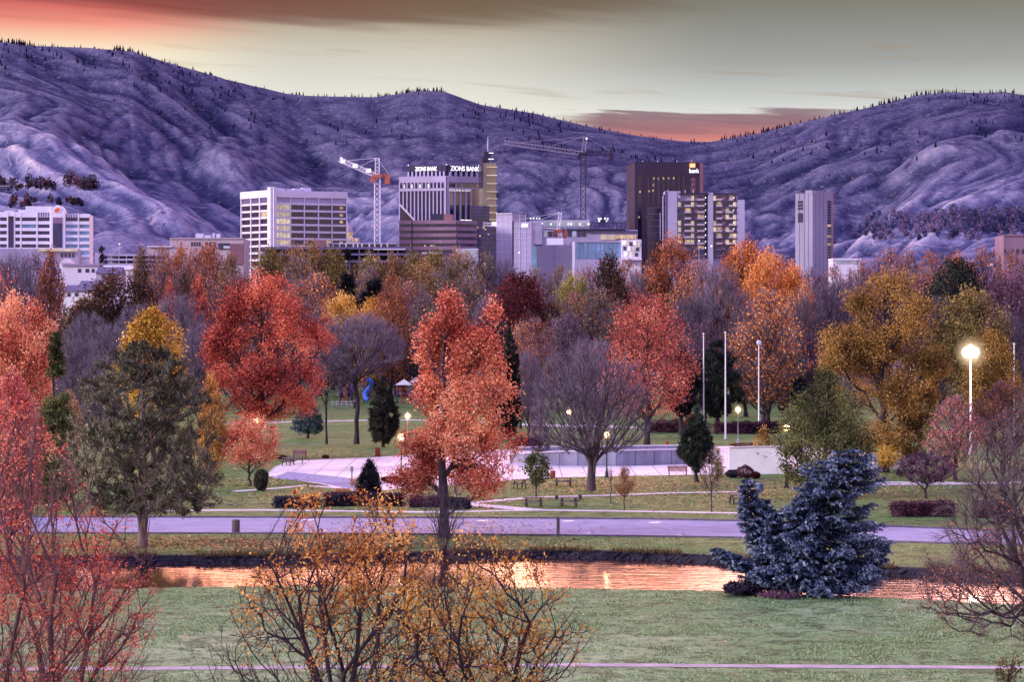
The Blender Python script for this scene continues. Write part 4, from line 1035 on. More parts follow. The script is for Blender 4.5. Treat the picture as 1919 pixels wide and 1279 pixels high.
fore(1995, 78, 725, 560, 'bare_foreground_tree', 'nearly leafless foreground tree with long reaching branches at the right edge', LM['rust'], M['bark_dark'], M['twig_warm'], multistem(8, .3, .32, .95, -.02, .2),
     cb=.36, prof=((0, .55), (.12, 1.0), (.35, .95), (.6, .8), (.82, .55), (1, .2)), n=3000, slope=.65, bf=.18, tr=.3, leaves=6, L=.09, W=.05, sig=.14, twigs=9, tw=.013, twl=.65, seed=231, lump=.25, gap=.28,
     rmin=.008, leafkeep=keep_noise(.62, 1.1, 4, lambda p: (8.2 - p[:, 2]) * .10), surf=.55, e=2.1, twup=.3)
# straggly shoots in front of the coral tree trunk and dry grass tuft bottom right
single(832, 1072, 905, 84, 'bare_shrub', 'leafless dark shrub of upright shoots below the coral tree trunk', LM['tan'], M['bark_dark'], cb=.1, Y=152, prof=PRO_VASE, n=130, slope=1.3, ttop=.3, tr=.06, leaves=0, twigs=3, tw=.02, twl=.8, seed=241, twigm=M['twig_dark'],
       stems=lambda rng: [[(0, 0, 0), (0, 0, .3)]] + [[(0, 0, 0)] + [(math.cos(a) * q * 1.0, math.sin(a) * q * 1.0, q * rng.uniform(2.6, 4.2)) for q in (.3, .6, 1)] for a in np.linspace(0, 6, 11)])

# ------------------------------------------------------------------ prototypes for the woodland band behind the park
PRO = {}
def proto(key, h, R, **kw):
    PRO[key] = (make_tree(key, h, R, **kw), h, R)
for i in (1, 2):
    proto(f'full{i}', 20, 7, cb=.16, prof=PRO_ROUND, n=850, slope=.7, ttop=.7, tr=.4, leaves=24, L=.36, W=.27, sig=.55, seed=300 + i, lump=.35, lscale=4, gap=.36)
    proto(f'upright{i}', 22, 5.5, cb=.10, prof=PRO_OVAL, n=800, slope=1.3, ttop=.85, tr=.4, leaves=11, L=.55, W=.26, sig=.5, seed=310 + i, lump=.4, lscale=5, gap=.36, twigs=2, tw=.05, twl=1.6)
    proto(f'sparse{i}', 20, 7, cb=.16, prof=PRO_ROUND, n=900, slope=.9, ttop=.6, tr=.4, leaves=4, L=.45, W=.32, sig=.5, seed=320 + i, lump=.3, lscale=4, gap=.3, twigs=6, tw=.05, twl=1.5)
    proto(f'bare{i}', 20, 7, cb=.18, prof=((0, .5), (.2, .85), (.5, 1), (.75, .88), (1, .35)), n=1200, slope=1.0, ttop=.5, tr=.42, leaves=0, twigs=9, tw=.05, twl=1.7, seed=330 + i, lump=.25, lscale=4, gap=.27, rmin=.025)
for i in (1, 2): proto(f'highbare{i}', 20, 7, stems=lambda rng: [stem_line(20, .55, rng, 6, .006)], cb=.52, prof=((0, .6), (.25, 1), (.6, .95), (.85, .7), (1, .3)), n=1100, slope=.8, ttop=.5, tr=.34, leaves=0, twigs=8, tw=.05, twl=1.6, seed=340 + i, lump=.25, lscale=4, gap=.27, rmin=.025)
def wood(px, Y, top, wpx, key, leafk, label, barkk='bark_dark', twigk='twig', group=None, name=None, rz=None):
    ms, h, R = PRO[key]
    loc = (xw(px, Y), Y, 0)
    k_ = 1.35 if Y > 470 and top > 460 else 1.1 if Y > 330 else 1.0
    if Y > 470 and px < 1000: top = top - 6
    s = (wpx * k_ * Y / F / 2 / R, wpx * k_ * Y / F / 2 / R, hpx(top, Y) / h)
    nm = name or {'h': 'bare_tree', 'b': 'bare_tree', 's': 'thinning_tree', 'u': 'upright_tree', 'f': 'broad_tree'}[key[0]]
    tr = thing(nm, label, 'tree', loc, rz if rz is not None else random.uniform(0, 6.28), group); tr.scale = s
    leafm, barkm, twigm = LM[leafk or 'tan'], M[barkk], M[twigk]
    a = link('trunk', ms[0], barkm, tr); b = link('crown', ms[1], [leafm, twigm], tr)
    for o, l in ((a, [barkm]), (b, [leafm, twigm])):
        for sl_, m_ in zip(o.material_slots, l): sl_.link = 'OBJECT'; sl_.material = m_
    return tr
# singled-out trees of the band: px, depth, top px, width px, shape, leaf colour, label
for a in (
    (34, 250, 552, 150, 'full1', 'coral', 'coral-pink leafy tree at the left edge below the grey-lilac treetops'),
    (-10, 300, 505, 120, 'sparse1', 'crimson', 'thin dark-red tree cut by the left edge under the white clinic block'),
    (20, 150, 705, 130, 'full2', 'pinkred', 'pink-red tree low at the left edge behind the nearest red tree'),
    (130, 240, 735, 60, 'sparse2', 'gold', 'small golden thinning tree right of the tall dark green conifer on the left'),
    (95, 410, 466, 66, 'upright1', 'rust', 'brown columnar tree standing in front of the white clinic block'),
    (222, 395, 512, 172, 'full1', 'darkmix', 'broad dark maroon-green tree above the yellow tree'),
    (160, 405, 560, 90, 'full2', 'olivebrown', 'olive-brown tree at the left foot of the dark maroon-green one'),
    (318, 440, 522, 44, 'upright2', 'red', 'small bright red tree right of the dark maroon-green one'),
    (372, 440, 518, 48, 'upright1', 'red', 'second small bright red tree, nearer the big deep-red one'),
    (346, 450, 505, 44, 'upright2', 'darkmix', 'dark olive tree squeezed between two small bright red ones'),
    (640, 462, 552, 110, 'full1', 'gold', 'golden-orange tree right of the big deep-red one, below the black conifers'),
    (702, 458, 562, 90, 'full2', 'gold', 'golden tree whose right edge tops the bare playground trees'),
    (590, 475, 520, 100, 'sparse1', 'orange', 'peach-coloured thinning tree behind the big deep-red one'),
    (735, 440, 505, 66, 'upright2', 'rust', 'rust-orange column of a tree right of the black conifer spire'),
    (972, 400, 515, 138, 'full2', 'maroon', 'low wide dark maroon tree in front of the lavender office blocks'),
    (1075, 430, 514, 88, 'full1', 'yellowgreen', 'pale yellow-green tree right of the low maroon one'),
    (1142, 420, 480, 78, 'full2', 'darkmix', 'dark maroon-green tree standing up before the teal glass hall'),
    (1255, 480, 442, 104, 'full1', 'rust', 'big rust-orange tree at the foot of the dark brown bank tower'),
    (1398, 470, 458, 110, 'full2', 'orange', 'orange tree in front of the balconied apartment block'),
    (1445, 455, 470, 110, 'full1', 'orange', 'orange tree right of the apartment block, left of the slim concrete tower'),
    (1345, 372, 505, 138, 'bare1', None, 'dark bare forking tree in front of the orange ones'),
    (1438, 345, 545, 136, 'sparse2', 'orange', 'peach-orange thinning tree right of the dark bare forking one'),
    (1432, 350, 600, 140, 'sparse2', 'amber', 'olive-gold tree behind the tallest flagpole'),
    (1490, 400, 612, 100, 'sparse1', 'gold', 'gold thinning tree on the far lawn left of the huge amber tree'),
    (1792, 430, 488, 136, 'full2', 'darkgreen', 'dark green rounded tree upper right of the huge amber one'),
    (1818, 305, 542, 170, 'full1', 'olive', 'large olive tree behind the bright street light'),
    (1858, 280, 622, 110, 'full2', 'amber', 'yellow-olive tree right of the bright street light'),
    (1898, 410, 508, 120, 'full1', 'plum', 'dark plum-purple tree at the right edge'),
    (1880, 240, 715, 120, 'sparse1', 'rust', 'rusty thinning tree low at the right edge behind the white pole'),
    (1790, 225, 745, 110, 'sparse2', 'pinkred', 'pinkish thinning shrub-like tree below the bright street light'),
    (975, 330, 604, 76, 'sparse1', 'orange', 'salmon-orange tree peeping out right of the columnar conifer'),
    (668, 290, 592, 176, 'highbare2', None, 'bare violet tree spreading over the playground'),
    (612, 290, 640, 90, 'highbare1', None, 'narrow bare tree left of the blue slide'),
    (925, 300, 690, 60, 'full2', 'olive', 'olive bush-like tree between the coral tree and the columnar conifer'),
    (395, 216, 700, 60, 'upright1', 'gold', 'narrow golden tree behind the right side of the big pine'),
): wood(*a)
# woods that nothing tells apart, in named groups
def row(spec, label, group, **kw):
    for a in spec: wood(*a, label, group=group, **kw)
row([(28, 520, 484, 74, 'bare1', None), (62, 530, 480, 60, 'sparse1', 'plum'), (-20, 520, 490, 80, 'bare2', None), (5, 480, 500, 70, 'sparse2', 'plum')],
    'grey-lilac half-bare tree below the white clinic block', 'grey-lilac trees below the white clinic', twigk='twig_pale')
row([(265, 560, 468, 46, 'upright1', 'olivebrown'), (300, 560, 470, 62, 'sparse1', 'rust'), (345, 560, 468, 70, 'full1', 'rust'), (392, 560, 468, 70, 'full2', 'rust'), (432, 555, 480, 56, 'upright1', 'olivebrown'), (360, 500, 490, 90, 'sparse1', 'rust'), (310, 490, 497, 80, 'sparse2', 'rust')],
    'rusty brown tree in the row left of the white ten-storey block', 'rusty brown trees left of the white ten-storey block')
row([(505, 560, 476, 80, 'full2', 'olive'), (545, 565, 470, 70, 'full1', 'olivebrown'), (580, 560, 462, 80, 'full1', 'olivebrown'), (625, 560, 478, 74, 'full2', 'olive'), (690, 560, 484, 80, 'full1', 'olive'), (735, 565, 486, 70, 'full1', 'olivebrown'), (775, 560, 486, 70, 'full2', 'olive'),
     (815, 560, 480, 80, 'full2', 'olive'), (860, 560, 476, 80, 'full1', 'olivebrown'), (905, 560, 482, 66, 'sparse1', 'olive'), (560, 500, 492, 90, 'sparse2', 'olivebrown'), (690, 490, 505, 90, 'sparse1', 'olivebrown'), (790, 500, 498, 90, 'full1', 'olivebrown'), (850, 500, 500, 90, 'sparse2', 'olive')],
    'olive-brown tree in the long row below the office blocks', 'olive-brown trees below the office blocks')
row([(945, 560, 494, 60, 'bare1', None), (1000, 560, 505, 70, 'sparse1', 'olivebrown'), (1050, 560, 500, 60, 'sparse2', 'olivebrown'), (1100, 560, 500, 66, 'sparse1', 'rust'), (1175, 560, 492, 70, 'sparse2', 'rust'), (1215, 520, 500, 80, 'sparse1', 'rust'), (1320, 520, 492, 90, 'sparse2', 'rust'), (1190, 480, 515, 80, 'bare2', None)],
    'half-bare brown tree in the row before the glass hall', 'half-bare brown trees before the glass hall')
row([(1290, 450, 515, 90, 'sparse1', 'orange'), (1370, 470, 480, 80, 'full2', 'rust'), (1485, 450, 496, 80, 'full1', 'orange'), (1500, 420, 545, 80, 'sparse1', 'orange'), (1310, 530, 520, 80, 'sparse2', 'orange')],
    'orange-brown tree in the cluster before the apartment block', 'orange-brown trees before the apartment block')
row([(1525, 560, 505, 66, 'sparse1', 'plum'), (1565, 560, 502, 60, 'sparse2', 'rust'), (1615, 570, 492, 72, 'sparse1', 'rust'), (1662, 570, 472, 84, 'sparse2', 'rust'), (1700, 570, 470, 70, 'sparse1', 'rust'), (1745, 560, 476, 80, 'sparse2', 'rust'), (1795, 560, 478, 90, 'full1', 'rust'),
     (1845, 560, 466, 80, 'sparse1', 'rust'), (1895, 560, 476, 80, 'sparse2', 'rust'), (1600, 510, 520, 90, 'sparse1', 'plum'), (1560, 480, 530, 90, 'bare1', None), (1740, 500, 510, 90, 'sparse2', 'rust'), (1940, 540, 480, 90, 'sparse1', 'plum')],
    'rust-purple tree in the row right of the slim concrete tower', 'rust-purple trees right of the slim tower')
row([(165, 360, 590, 110, 'bare1', None), (205, 345, 612, 100, 'bare2', None), (255, 380, 575, 110, 'bare1', None), (335, 370, 556, 120, 'bare2', None), (310, 330, 600, 100, 'bare1', None), (150, 300, 640, 100, 'bare2', None), (190, 275, 672, 90, 'bare1', None), (440, 440, 520, 100, 'sparse2', 'rust'), (375, 320, 610, 90, 'bare2', None)],
    'bare or nearly bare violet-grey tree in the thicket behind the pine and the yellow tree', 'bare violet trees behind the pine')
row([(555, 430, 535, 110, 'sparse2', 'rust'), (760, 472, 535, 100, 'sparse1', 'rust'), (790, 470, 560, 100, 'bare1', None), (745, 475, 585, 100, 'bare2', None), (690, 470, 600, 110, 'bare1', None), (820, 430, 515, 100, 'sparse2', 'olive'), (880, 430, 520, 110, 'sparse1', 'olivebrown'), (600, 470, 580, 100, 'bare2', None), (930, 400, 555, 100, 'bare2', None)],
    'bare or nearly bare violet-grey tree in the thicket around the coral tree', 'bare violet trees around the coral tree')
row([(985, 420, 545, 110, 'sparse2', 'plum'), (1035, 400, 555, 110, 'sparse1', 'olivebrown'), (1080, 410, 552, 100, 'sparse2', 'rust'), (1120, 400, 545, 110, 'sparse2', 'olivebrown'), (1000, 360, 600, 90, 'sparse2', 'rust'), (1060, 375, 590, 100, 'sparse1', 'plum'), (1165, 420, 520, 100, 'sparse1', 'rust'), (1110, 330, 640, 100, 'sparse1', 'plum'), (990, 310, 660, 70, 'bare2', None)],
    'bare or nearly bare violet-grey tree in the thicket behind the bare lilac tree', 'bare violet trees behind the lilac tree')
row([(1290, 370, 560, 90, 'bare2', None), (1320, 350, 600, 90, 'sparse1', 'plum'), (1385, 530, 590, 90, 'bare1', None), (1510, 400, 560, 80, 'bare2', None), (1535, 380, 590, 80, 'bare1', None), (1520, 350, 630, 70, 'sparse2', 'plum'), (1880, 360, 590, 110, 'bare2', None), (1760, 380, 560, 80, 'bare1', None), (1450, 530, 575, 100, 'sparse1', 'olivebrown')],
    'dark bare tree in the thicket left and right of the huge amber tree', 'dark bare trees by the huge amber tree', twigk='twig_dark')
# thicket of shoots below the crowns, a mass nobody could count
def thicket():
    rng = np.random.default_rng(77); n = 26000
    Y = rng.uniform(392, 600, n); px = rng.uniform(-250, 2170, n); A = np.stack([(px - CX) * Y / F, Y, rng.uniform(0, 4.5, n)], 1)
    dn = fbm(A[:, 0] / 9, A[:, 1] / 9, 31, 3) > .40
    dn &= ~((px > 560) & (px < 810) & (Y < 450)) & ~((px > 1170) & (px < 1500) & (Y < 520))
    A = A[dn]; n = len(A)
    B = A + unit(rng.normal(size=(n, 3)) * .4 + np.array([0, 0, 1])) * rng.uniform(1.5, 4.5, (n, 1))
    v, f = slivers(A, B, np.full(n, .12), rng); v[:, 2] = np.maximum(v[:, 2], 0)
    c = A[::2] + rng.normal(size=A[::2].shape) * .6; c[:, 2] = np.abs(c[:, 2])
    v2, f2 = leaf_quads(c, .7, .4, rng)
    tag(link('undergrowth', np_mesh('undergrowth', np.concatenate([v, v2]), [(f, 0), (f2 + len(v), 1)], np.concatenate([np.full(len(v), .4), np.repeat(rng.uniform(0, .7, len(c)), 4)])), [M['twig_dark'], LM['plum']]),
        'tangled purple undergrowth below the woodland behind the park', None, kind='stuff')
thicket()
# fallen leaves on the grass
def litter():
    rng = np.random.default_rng(78); P = []
    def patch(px, py, rx, ry, n):
        x, y, _ = gp(px, py); q = rng.normal(size=(n, 2)) * .5
        P.append(np.stack([x + q[:, 0] * rx, y + q[:, 1] * ry], 1))
    patch(330, 1020, 11, 7, 3300); patch(480, 1020, 12, 6, 1760); patch(832, 990, 9, 14, 1980); patch(832, 940, 9, 10, 1320); patch(470, 905, 7, 9, 660); patch(1110, 915, 9, 12, 1760); patch(1230, 905, 12, 12, 1760); patch(1650, 915, 14, 16, 2640)
    patch(660, 1180, 14, 10, 264); patch(1340, 945, 10, 12, 1100); patch(1380, 925, 8, 10, 1100); patch(560, 930, 9, 8, 880); patch(950, 1020, 10, 4, 660); patch(520, 850, 12, 16, 660); patch(20, 1000, 9, 9, 1100)
    p = np.concatenate(P)
    p[:, 0] += 0
    px = CX + F * p[:, 0] / p[:, 1]; py = YH + F * H / p[:, 1]
    ok = (py < np.interp(px, *YF) - 1.5) | (py > np.interp(px, *YN) + 2); p = p[ok]; n = len(p)
    c = np.concatenate([p, np.full((n, 1), .035)], 1)
    a = rng.uniform(0, 6.28, n); L = rng.uniform(.05, .12, n)[:, None]
    u = np.stack([np.cos(a), np.sin(a), rng.normal(size=n) * .25], 1) * L; w = np.stack([-np.sin(a), np.cos(a), rng.normal(size=n) * .25], 1) * L * .8
    v = np.stack([c - u, c + w, c + u, c - w], 1).reshape(-1, 3)
    tag(link('fallen_leaves', np_mesh('fallen_leaves', v, [(np.arange(n * 4).reshape(-1, 4), 0)], np.repeat(rng.uniform(0, 1, n), 4)), LM['litter']), kind='stuff')
litter()
def grass():
    rng = np.random.default_rng(79); n = 170000
    Y = np.concatenate([rng.uniform(96, 135, int(n * .8)), rng.uniform(154, 168, int(n * .2))]); px = rng.uniform(-60, 1980, n); x = (px - CX) / F * Y
    py = YH + F * H / Y; ok = ((py > np.interp(px, *YN) + 1.5) & (np.abs(py - 1251.5) > 7)) | ((py < np.interp(px, *YF) - 2) & (py > np.interp(px, *zip(*RB)) + 2))
    g = .5 * fbm(x / 1.1 + Y * .3, Y / 1.7 - x * .2, 47, 4) + .5 * fbm(x / 5 - Y * .11, Y / 5, 48, 4); ok &= (g + rng.normal(size=n) * .06) > .47
    A = np.stack([x, Y, 0 * x], 1)[ok]; g = g[ok]; n = len(A); hh = rng.uniform(.03, .085, n) * np.clip((g - .35) * 6, .5, 1.6)
    B = A + np.stack([rng.normal(size=n) * .05, rng.normal(size=n) * .05, hh], 1)
    v, f = slivers(A, B, np.full(n, .055), rng)
    tag(link('grass', np_mesh('grass', v, [(f, 0)], np.repeat(np.clip(rng.normal(size=n) * .25 + .5, 0, 1), 3)), LM['grass']), kind='stuff')
lm('grass', (74, 100, 62), (130, 160, 108), (184, 202, 164))
grass()
# ------------------------------------------------------------------ downtown
M['b_white'] = mat('white_cladding', lin((214, 208, 226)), 0.8, var=0.14, scale=0.08, streak=True)
M['b_clinic'] = mat('bright_white_cladding', lin((232, 228, 242)), 0.8, var=0.10, scale=0.08, streak=True)
M['b_lav'] = mat('lavender_panel', lin((170, 164, 196)), 0.8, var=0.16, scale=0.1, streak=True)
M['b_grey'] = mat('grey_concrete', lin((150, 144, 170)), 0.85, var=0.2, scale=0.12, streak=True)
M['b_slate'] = mat('slate_panel', lin((92, 86, 122)), 0.7, var=0.2, scale=0.1, streak=True)
M['b_dark'] = mat('dark_panel', lin((50, 46, 74)), 0.6, var=0.25, scale=0.1, streak=True)
M['b_brown'] = mat('brown_band', lin((140, 112, 134)), 0.75, var=0.2, scale=0.1, streak=True)
M['b_bank'] = mat('dark_brown_stone', lin((58, 46, 70)), 0.75, var=0.18, scale=0.08, streak=True)
M['b_bank_side'] = mat('sunset_lit_tint', lin((164, 122, 128)), 0.75, var=0.15, scale=0.1, streak=True)  # paler pink puts the sunset light on these sides into the colour
M['b_beige'] = mat('beige_wall', lin((184, 168, 180)), 0.85, var=0.15, scale=0.1, streak=True)
M['b_brick'] = mat('brick_wall', lin((136, 98, 112)), 0.85, var=0.2, scale=0.2)
M['b_steel'] = mat('steel_frame', lin((70, 60, 88)), 0.6, var=0.2, scale=1)
M['b_pale_metal'] = mat('pale_roof_metal', lin((196, 196, 222)), 0.5, var=0.15, scale=0.3)
M['g_dark'] = glass('dark_window_glass', lin((42, 38, 70)), 0.15)
M['g_blue'] = glass('blue_window_glass', lin((34, 38, 88)), 0.12)
M['g_teal'] = glass('teal_window_glass', lin((118, 156, 196)), 0.2, var=0.3)
M['g_gold'] = glass('sunset_reflection_tint', lin((160, 154, 138)), 0.22, scale=0.15, metal=0.35, var=0.2)  # gold tint puts the reflected sunset into the glass colour
M['l_cream'] = lit('cream_glow', lin((255, 230, 190)), 0.68, 0.5, 0.5)
M['l_warm'] = lit('lit_warm_window', lin((255, 206, 128)), 0.7, 0.8, 0.8)
M['l_white'] = lit('white_light', lin((246, 244, 255)), 1.6, 0.3, 0.5)
M['l_blue'] = lit('blue_white_light', lin((180, 196, 255)), 0.55, 0.5, 0.3)
M['sign_white'] = mat('sign_letters', (0.9, 0.9, 0.95), 0.5, var=0.05, emit=(1, 1, 1), es=0.9)
M['sign_dim'] = mat('sign_letters_dim', (0.8, 0.78, 0.8), 0.5, var=0.05, emit=(1, 0.95, 0.9), es=0.35)
M['sign_orange'] = mat('sign_orange', lin((250, 150, 40)), 0.5, var=0.1, emit=lin((255, 170, 60)), es=0.9)
M['logo_orange'] = mat('logo_orange', lin((214, 84, 44)), 0.6, var=0.15, emit=lin((226, 96, 48)), es=0.3)
M['crane_white'] = mat('glowing_white_paint', lin((226, 220, 236)), 0.6, var=0.15, emit=lin((240, 235, 255)), es=0.10)  # white paint given a faint glow of its own
M['crane_red'] = mat('crane_red_paint', lin((176, 100, 84)), 0.6, var=0.2)
M['crane_dark'] = mat('crane_dark_paint', lin((46, 36, 66)), 0.7, var=0.2)

class Face:
    """a facade plane given by the photo's left and right edge, the depth of its near corner and its turn"""
    def __init__(s, pa, pb, D, deg=0.0):
        s.D = D; rec = (pb - pa) * D / F * math.tan(math.radians(abs(deg)))
        Ya, Yb = (D, D + rec) if deg >= 0 else (D + rec, D)
        s.A = Vector((xw(pa, Ya), Ya)); s.B = Vector((xw(pb, Yb), Yb)); s.len = (s.B - s.A).length
        s.t = (s.B - s.A).normalized(); s.n = Vector((s.t.y, -s.t.x)); s.pa, s.pb = pa, pb
        s.rz = math.atan2(s.t.y, s.t.x)
    def s(s, px):
        k = (px - CX) / F; return (k * s.A.y - s.A.x) / (s.t.x - k * s.t.y)
    def z(s, py): return zw(py, s.D)
    def pt(s, px, py, out=0.0):
        q = s.A + s.t * s.s(px) + s.n * out; return Vector((q.x, q.y, s.z(py)))
    def bx(s, mb, p0, p1, y0, y1, o0, o1):
        """box on the facade: pixel columns p0..p1, pixel rows y0 (top)..y1, from o0 to o1 metres proud of the wall"""
        s0, s1 = s.s(p0), s.s(p1); z1, z0 = s.z(y0), max(0.0, s.z(y1))
        c = s.A + s.t * (s0 + s1) / 2 + s.n * (o0 + o1) / 2
        mb.box((c.x, c.y, (z0 + z1) / 2), (s1 - s0, abs(o1 - o0), z1 - z0), s.rz); return mb
    def part(s, name, m, parent, p0, p1, y0, y1, o0=-0.2, o1=0.08):
        return s.bx(MB(), p0, p1, y0, y1, o0, o1).build(name, m, parent)
def text_mesh(body, width, height):
    cu = bpy.data.curves.new('lettering', 'FONT'); cu.body = body; cu.extrude = 0.02; cu.align_x = 'LEFT'; cu.offset = 0.012
    ob = bpy.data.objects.new('lettering_tmp', cu); COL.objects.link(ob)
    dg = bpy.context.evaluated_depsgraph_get()
    me = bpy.data.meshes.new_from_object(ob.evaluated_get(dg))
    bpy.data.objects.remove(ob); bpy.data.curves.remove(cu)
    n = len(me.vertices); co = np.empty(n * 3, np.float32); me.vertices.foreach_get('co', co); co = co.reshape(-1, 3)
    lo, hi = co.min(0), co.max(0)
    co = (co - lo) / np.maximum(hi - lo, 1e-6) * np.array([width, height, 0.3]); me.vertices.foreach_set('co', co.astype(np.float32).ravel()); me.update()
    me.materials.clear(); return me
def sign(face, body, p0, p1, y0, y1, m, parent, out=0.4, name='lettering'):
    w = face.s(p1) - face.s(p0); h = face.z(y0) - face.z(y1)
    o = link(name, text_mesh(body, w, h), m, parent); b = face.pt(p0, y1, out)
    o.matrix_world = __import__('mathutils').Matrix.Translation(b) @ __import__('mathutils').Matrix.Rotation(face.rz, 4, 'Z') @ __import__('mathutils').Matrix.Rotation(PI / 2, 4, 'X')
    return o
def two_face(mb, fl, fr, ytop, ybot=None, inset=0.0):
    """solid block behind a left and a right face that share their near corner"""
    C = fl.B; bk = fl.A + (fr.B - C)
    z0 = 0 if ybot is None else fl.z(ybot)
    mb.prism([fl.A, C, fr.B, bk], z0, fl.z(ytop)); return mb
def block(mb, f, ytop, depth, ybot=None):
    a, b = f.A, f.B; q = -f.n * depth
    mb.prism([a, b, b + q, a + q], 0 if ybot is None else f.z(ybot), f.z(ytop)); return mb
def building(name, label, group=None): return thing(name, label, 'building', (0, 0, 0), 0, group)
def rooftop(f, parent, items, m, depth0=-6):
    for p0, p1, y0, y1 in items: f.part('roof_equipment', m, parent, p0, p1, y0, y1, depth0 - 3, depth0)

# --- white clinic block at the far left
b = building('clinic_building', 'bright white stepped clinic block with banded windows and an arched logo tower')
f = Face(-70, 168, 1000, 6); wb = MB(); block(wb, f, 400, 22)
f.bx(wb, 48, 96, 386, 402, -14, 0.3); f.bx(wb, -70, 48, 397, 402, -14, 0.3); f.bx(wb, 122, 147, 400, 404, -10, 0.2)
for x in (-10, 14.5, 27, 39, 69.5, 94.5, 122, 147): f.bx(wb, x - 1.0, x + 1.0, 399, 560, 0, 0.5)
for y in (401.5, 414.5, 427, 439.5, 452, 464, 477, 490): f.bx(wb, -70, 168, y, y + 5.6, 0, 0.42)
wb.build('wall', M['b_clinic'], b)
for y in (407.5, 420.5, 433, 445.5, 458):
    for p0, p1 in ((-60, -12), (0, 12.5), (29, 37.5), (41, 67.5), (71.5, 93), (123.5, 145.5), (149, 167)):
        f.part('window', M['g_teal'] if (p0 > 120 and y > 410) or p0 == 41 and y in (420.5,) else M['g_blue'], b, p0, p1, y - .8, y + 6.2)
f.part('window', M['g_teal'], b, 149, 167, 471, 477)
f.part('glass_strip', M['g_blue'], b, 16, 26, 405, 464, -.2, .55)
tw = MB(); f.bx(tw, 96, 122, 397, 560, -12, 1.2)
C0 = f.pt(109, 397, 1.2); rad = (f.s(122) - f.s(96)) / 2; arc = [(math.cos(a) * rad, math.sin(a) * rad * 1.02) for a in np.linspace(0, PI, 17)]
vs = [(C0.x + f.t.x * u - f.n.x * o, C0.y + f.t.y * u - f.n.y * o, C0.z + w_) for o in (0, 10) for u, w_ in arc]
tw.add(vs, [tuple(range(17)), tuple(range(33, 16, -1))] + [(i, 17 + i, 18 + i, i + 1) for i in range(16)])
tower = tw.build('arched_tower', M['b_clinic'], b)
f.part('tower_glass', M['g_blue'], tower, 99.5, 117.5, 418, 464, 1.0, 1.35)
f.part('tower_glass', M['b_brown'], tower, 99.5, 117.5, 407, 418, 1.0, 1.33)
lg = MB(); o_ = [(102, 394.5), (105, 391), (109, 389.3), (113.5, 389.8), (111.6, 392.6), (109.6, 395), (108.4, 400), (106.4, 397.4), (103.6, 397.2)]
P_ = [f.pt(x, y, 1.5) for x, y in o_]; lg.add(P_, [tuple(range(len(P_)))]); lg.build('feather_logo', M['logo_orange'], tower)
for p0 in (72, 76.5, 81, 85.5, 90, 124.5, 129, 133.5, 138, 142.5): f.part('louvre_slot', M['b_slate'], b, p0, p0 + 1.8, 397.8 if p0 < 100 else 401, 407 if p0 < 100 else 408.5, 0, .52)
f.bx(MB(), 30, 48, 391, 397.2, -12, -9).build('roof_equipment', M['b_pale_metal'], b); f.bx(MB(), 4, 20, 392.5, 397.2, -12, -9).build('roof_equipment', M['b_pale_metal'], b)
pd = Face(-70, 146, 978, 6); pm = MB(); block(pm, pd, 466, 20); pm.build('podium', M['b_lav'], b)
pd.part('lit_canopy', M['l_cream'], b, 72, 145, 466.5, 470.5, 0, 1.2)
for p0 in (114, 121, 128, 135): pd.part('window', M['g_dark'], b, p0, p0 + 4.5, 474, 482)

# --- low pale building
b = building('low_civic_building', 'long low beige building with a row of small dark windows and roof plant')
f = Face(318, 456, 1060); wb = MB(); block(wb, f, 447, 25); f.bx(wb, 276, 322, 461.5, 492, -20, -.5); f.bx(wb, 318, 456, 446, 448.3, 0, .5); wb.build('wall', M['b_beige'], b)
f.part('brick_wing', M['b_brick'], b, 432, 456, 457, 495, -1, .8)
f.part('roof_edge', M['b_pale_metal'], b, 276, 323, 461, 463.6, -4, 1)
f.part('glass_front', M['g_blue'], b, 409, 431, 456, 468, -.2, .3); f.part('glass_front', M['l_blue'], b, 419, 431, 461, 466, 0, .4)
for p0 in (358, 362.8, 367.6, 372.4, 384.5, 391.5, 399.5): f.part('window', M['g_dark'], b, p0, p0 + 3.2 + (p0 > 380) * 1.4, 454, 462)
rooftop(f, b, ((363, 378, 437, 447.5), (380, 392, 440, 447.5), (395, 399, 436, 447.5), (402, 409, 437.5, 447.5)), M['b_pale_metal'])

# --- white ten-storey block
b = building('white_office_block', 'white ten-storey office block with a dark window grid and one bay of cream reflected sky')
fl, fr = Face(453, 511, 1100, -55), Face(511, 650, 1100, 24)
wb = MB(); two_face(wb, fl, fr, 357)
fl.bx(wb, 453, 505, 356, 369.5, 0, .9); fr.bx(wb, 516, 650, 357, 369.5, 0, .9)
fl.bx(wb, 505, 511, 351, 700, -1, 1.2); fr.bx(wb, 511, 517, 351, 700, -1, 1.3)
rowsy = [370 + 13.2 * i for i in range(11)]
for y in rowsy[1:]:
    fl.bx(wb, 453.4, 505, y - 3.6, y, 0, .5); fr.bx(wb, 517, 649.6, y - 3.6, y, 0, .5)
lx = [453.5, 471.7, 488, 505]; rx = [516.5, 543.7, 569.5, 596, 621.3, 648.6]
for x in lx[:3]: fl.bx(wb, x, x + 1.3, 369, 700, 0, .8)
for x in rx[1:]: fr.bx(wb, x - .8, x + .9, 369, 700, 0, .8)
wb.build('wall', M['b_white'], b)
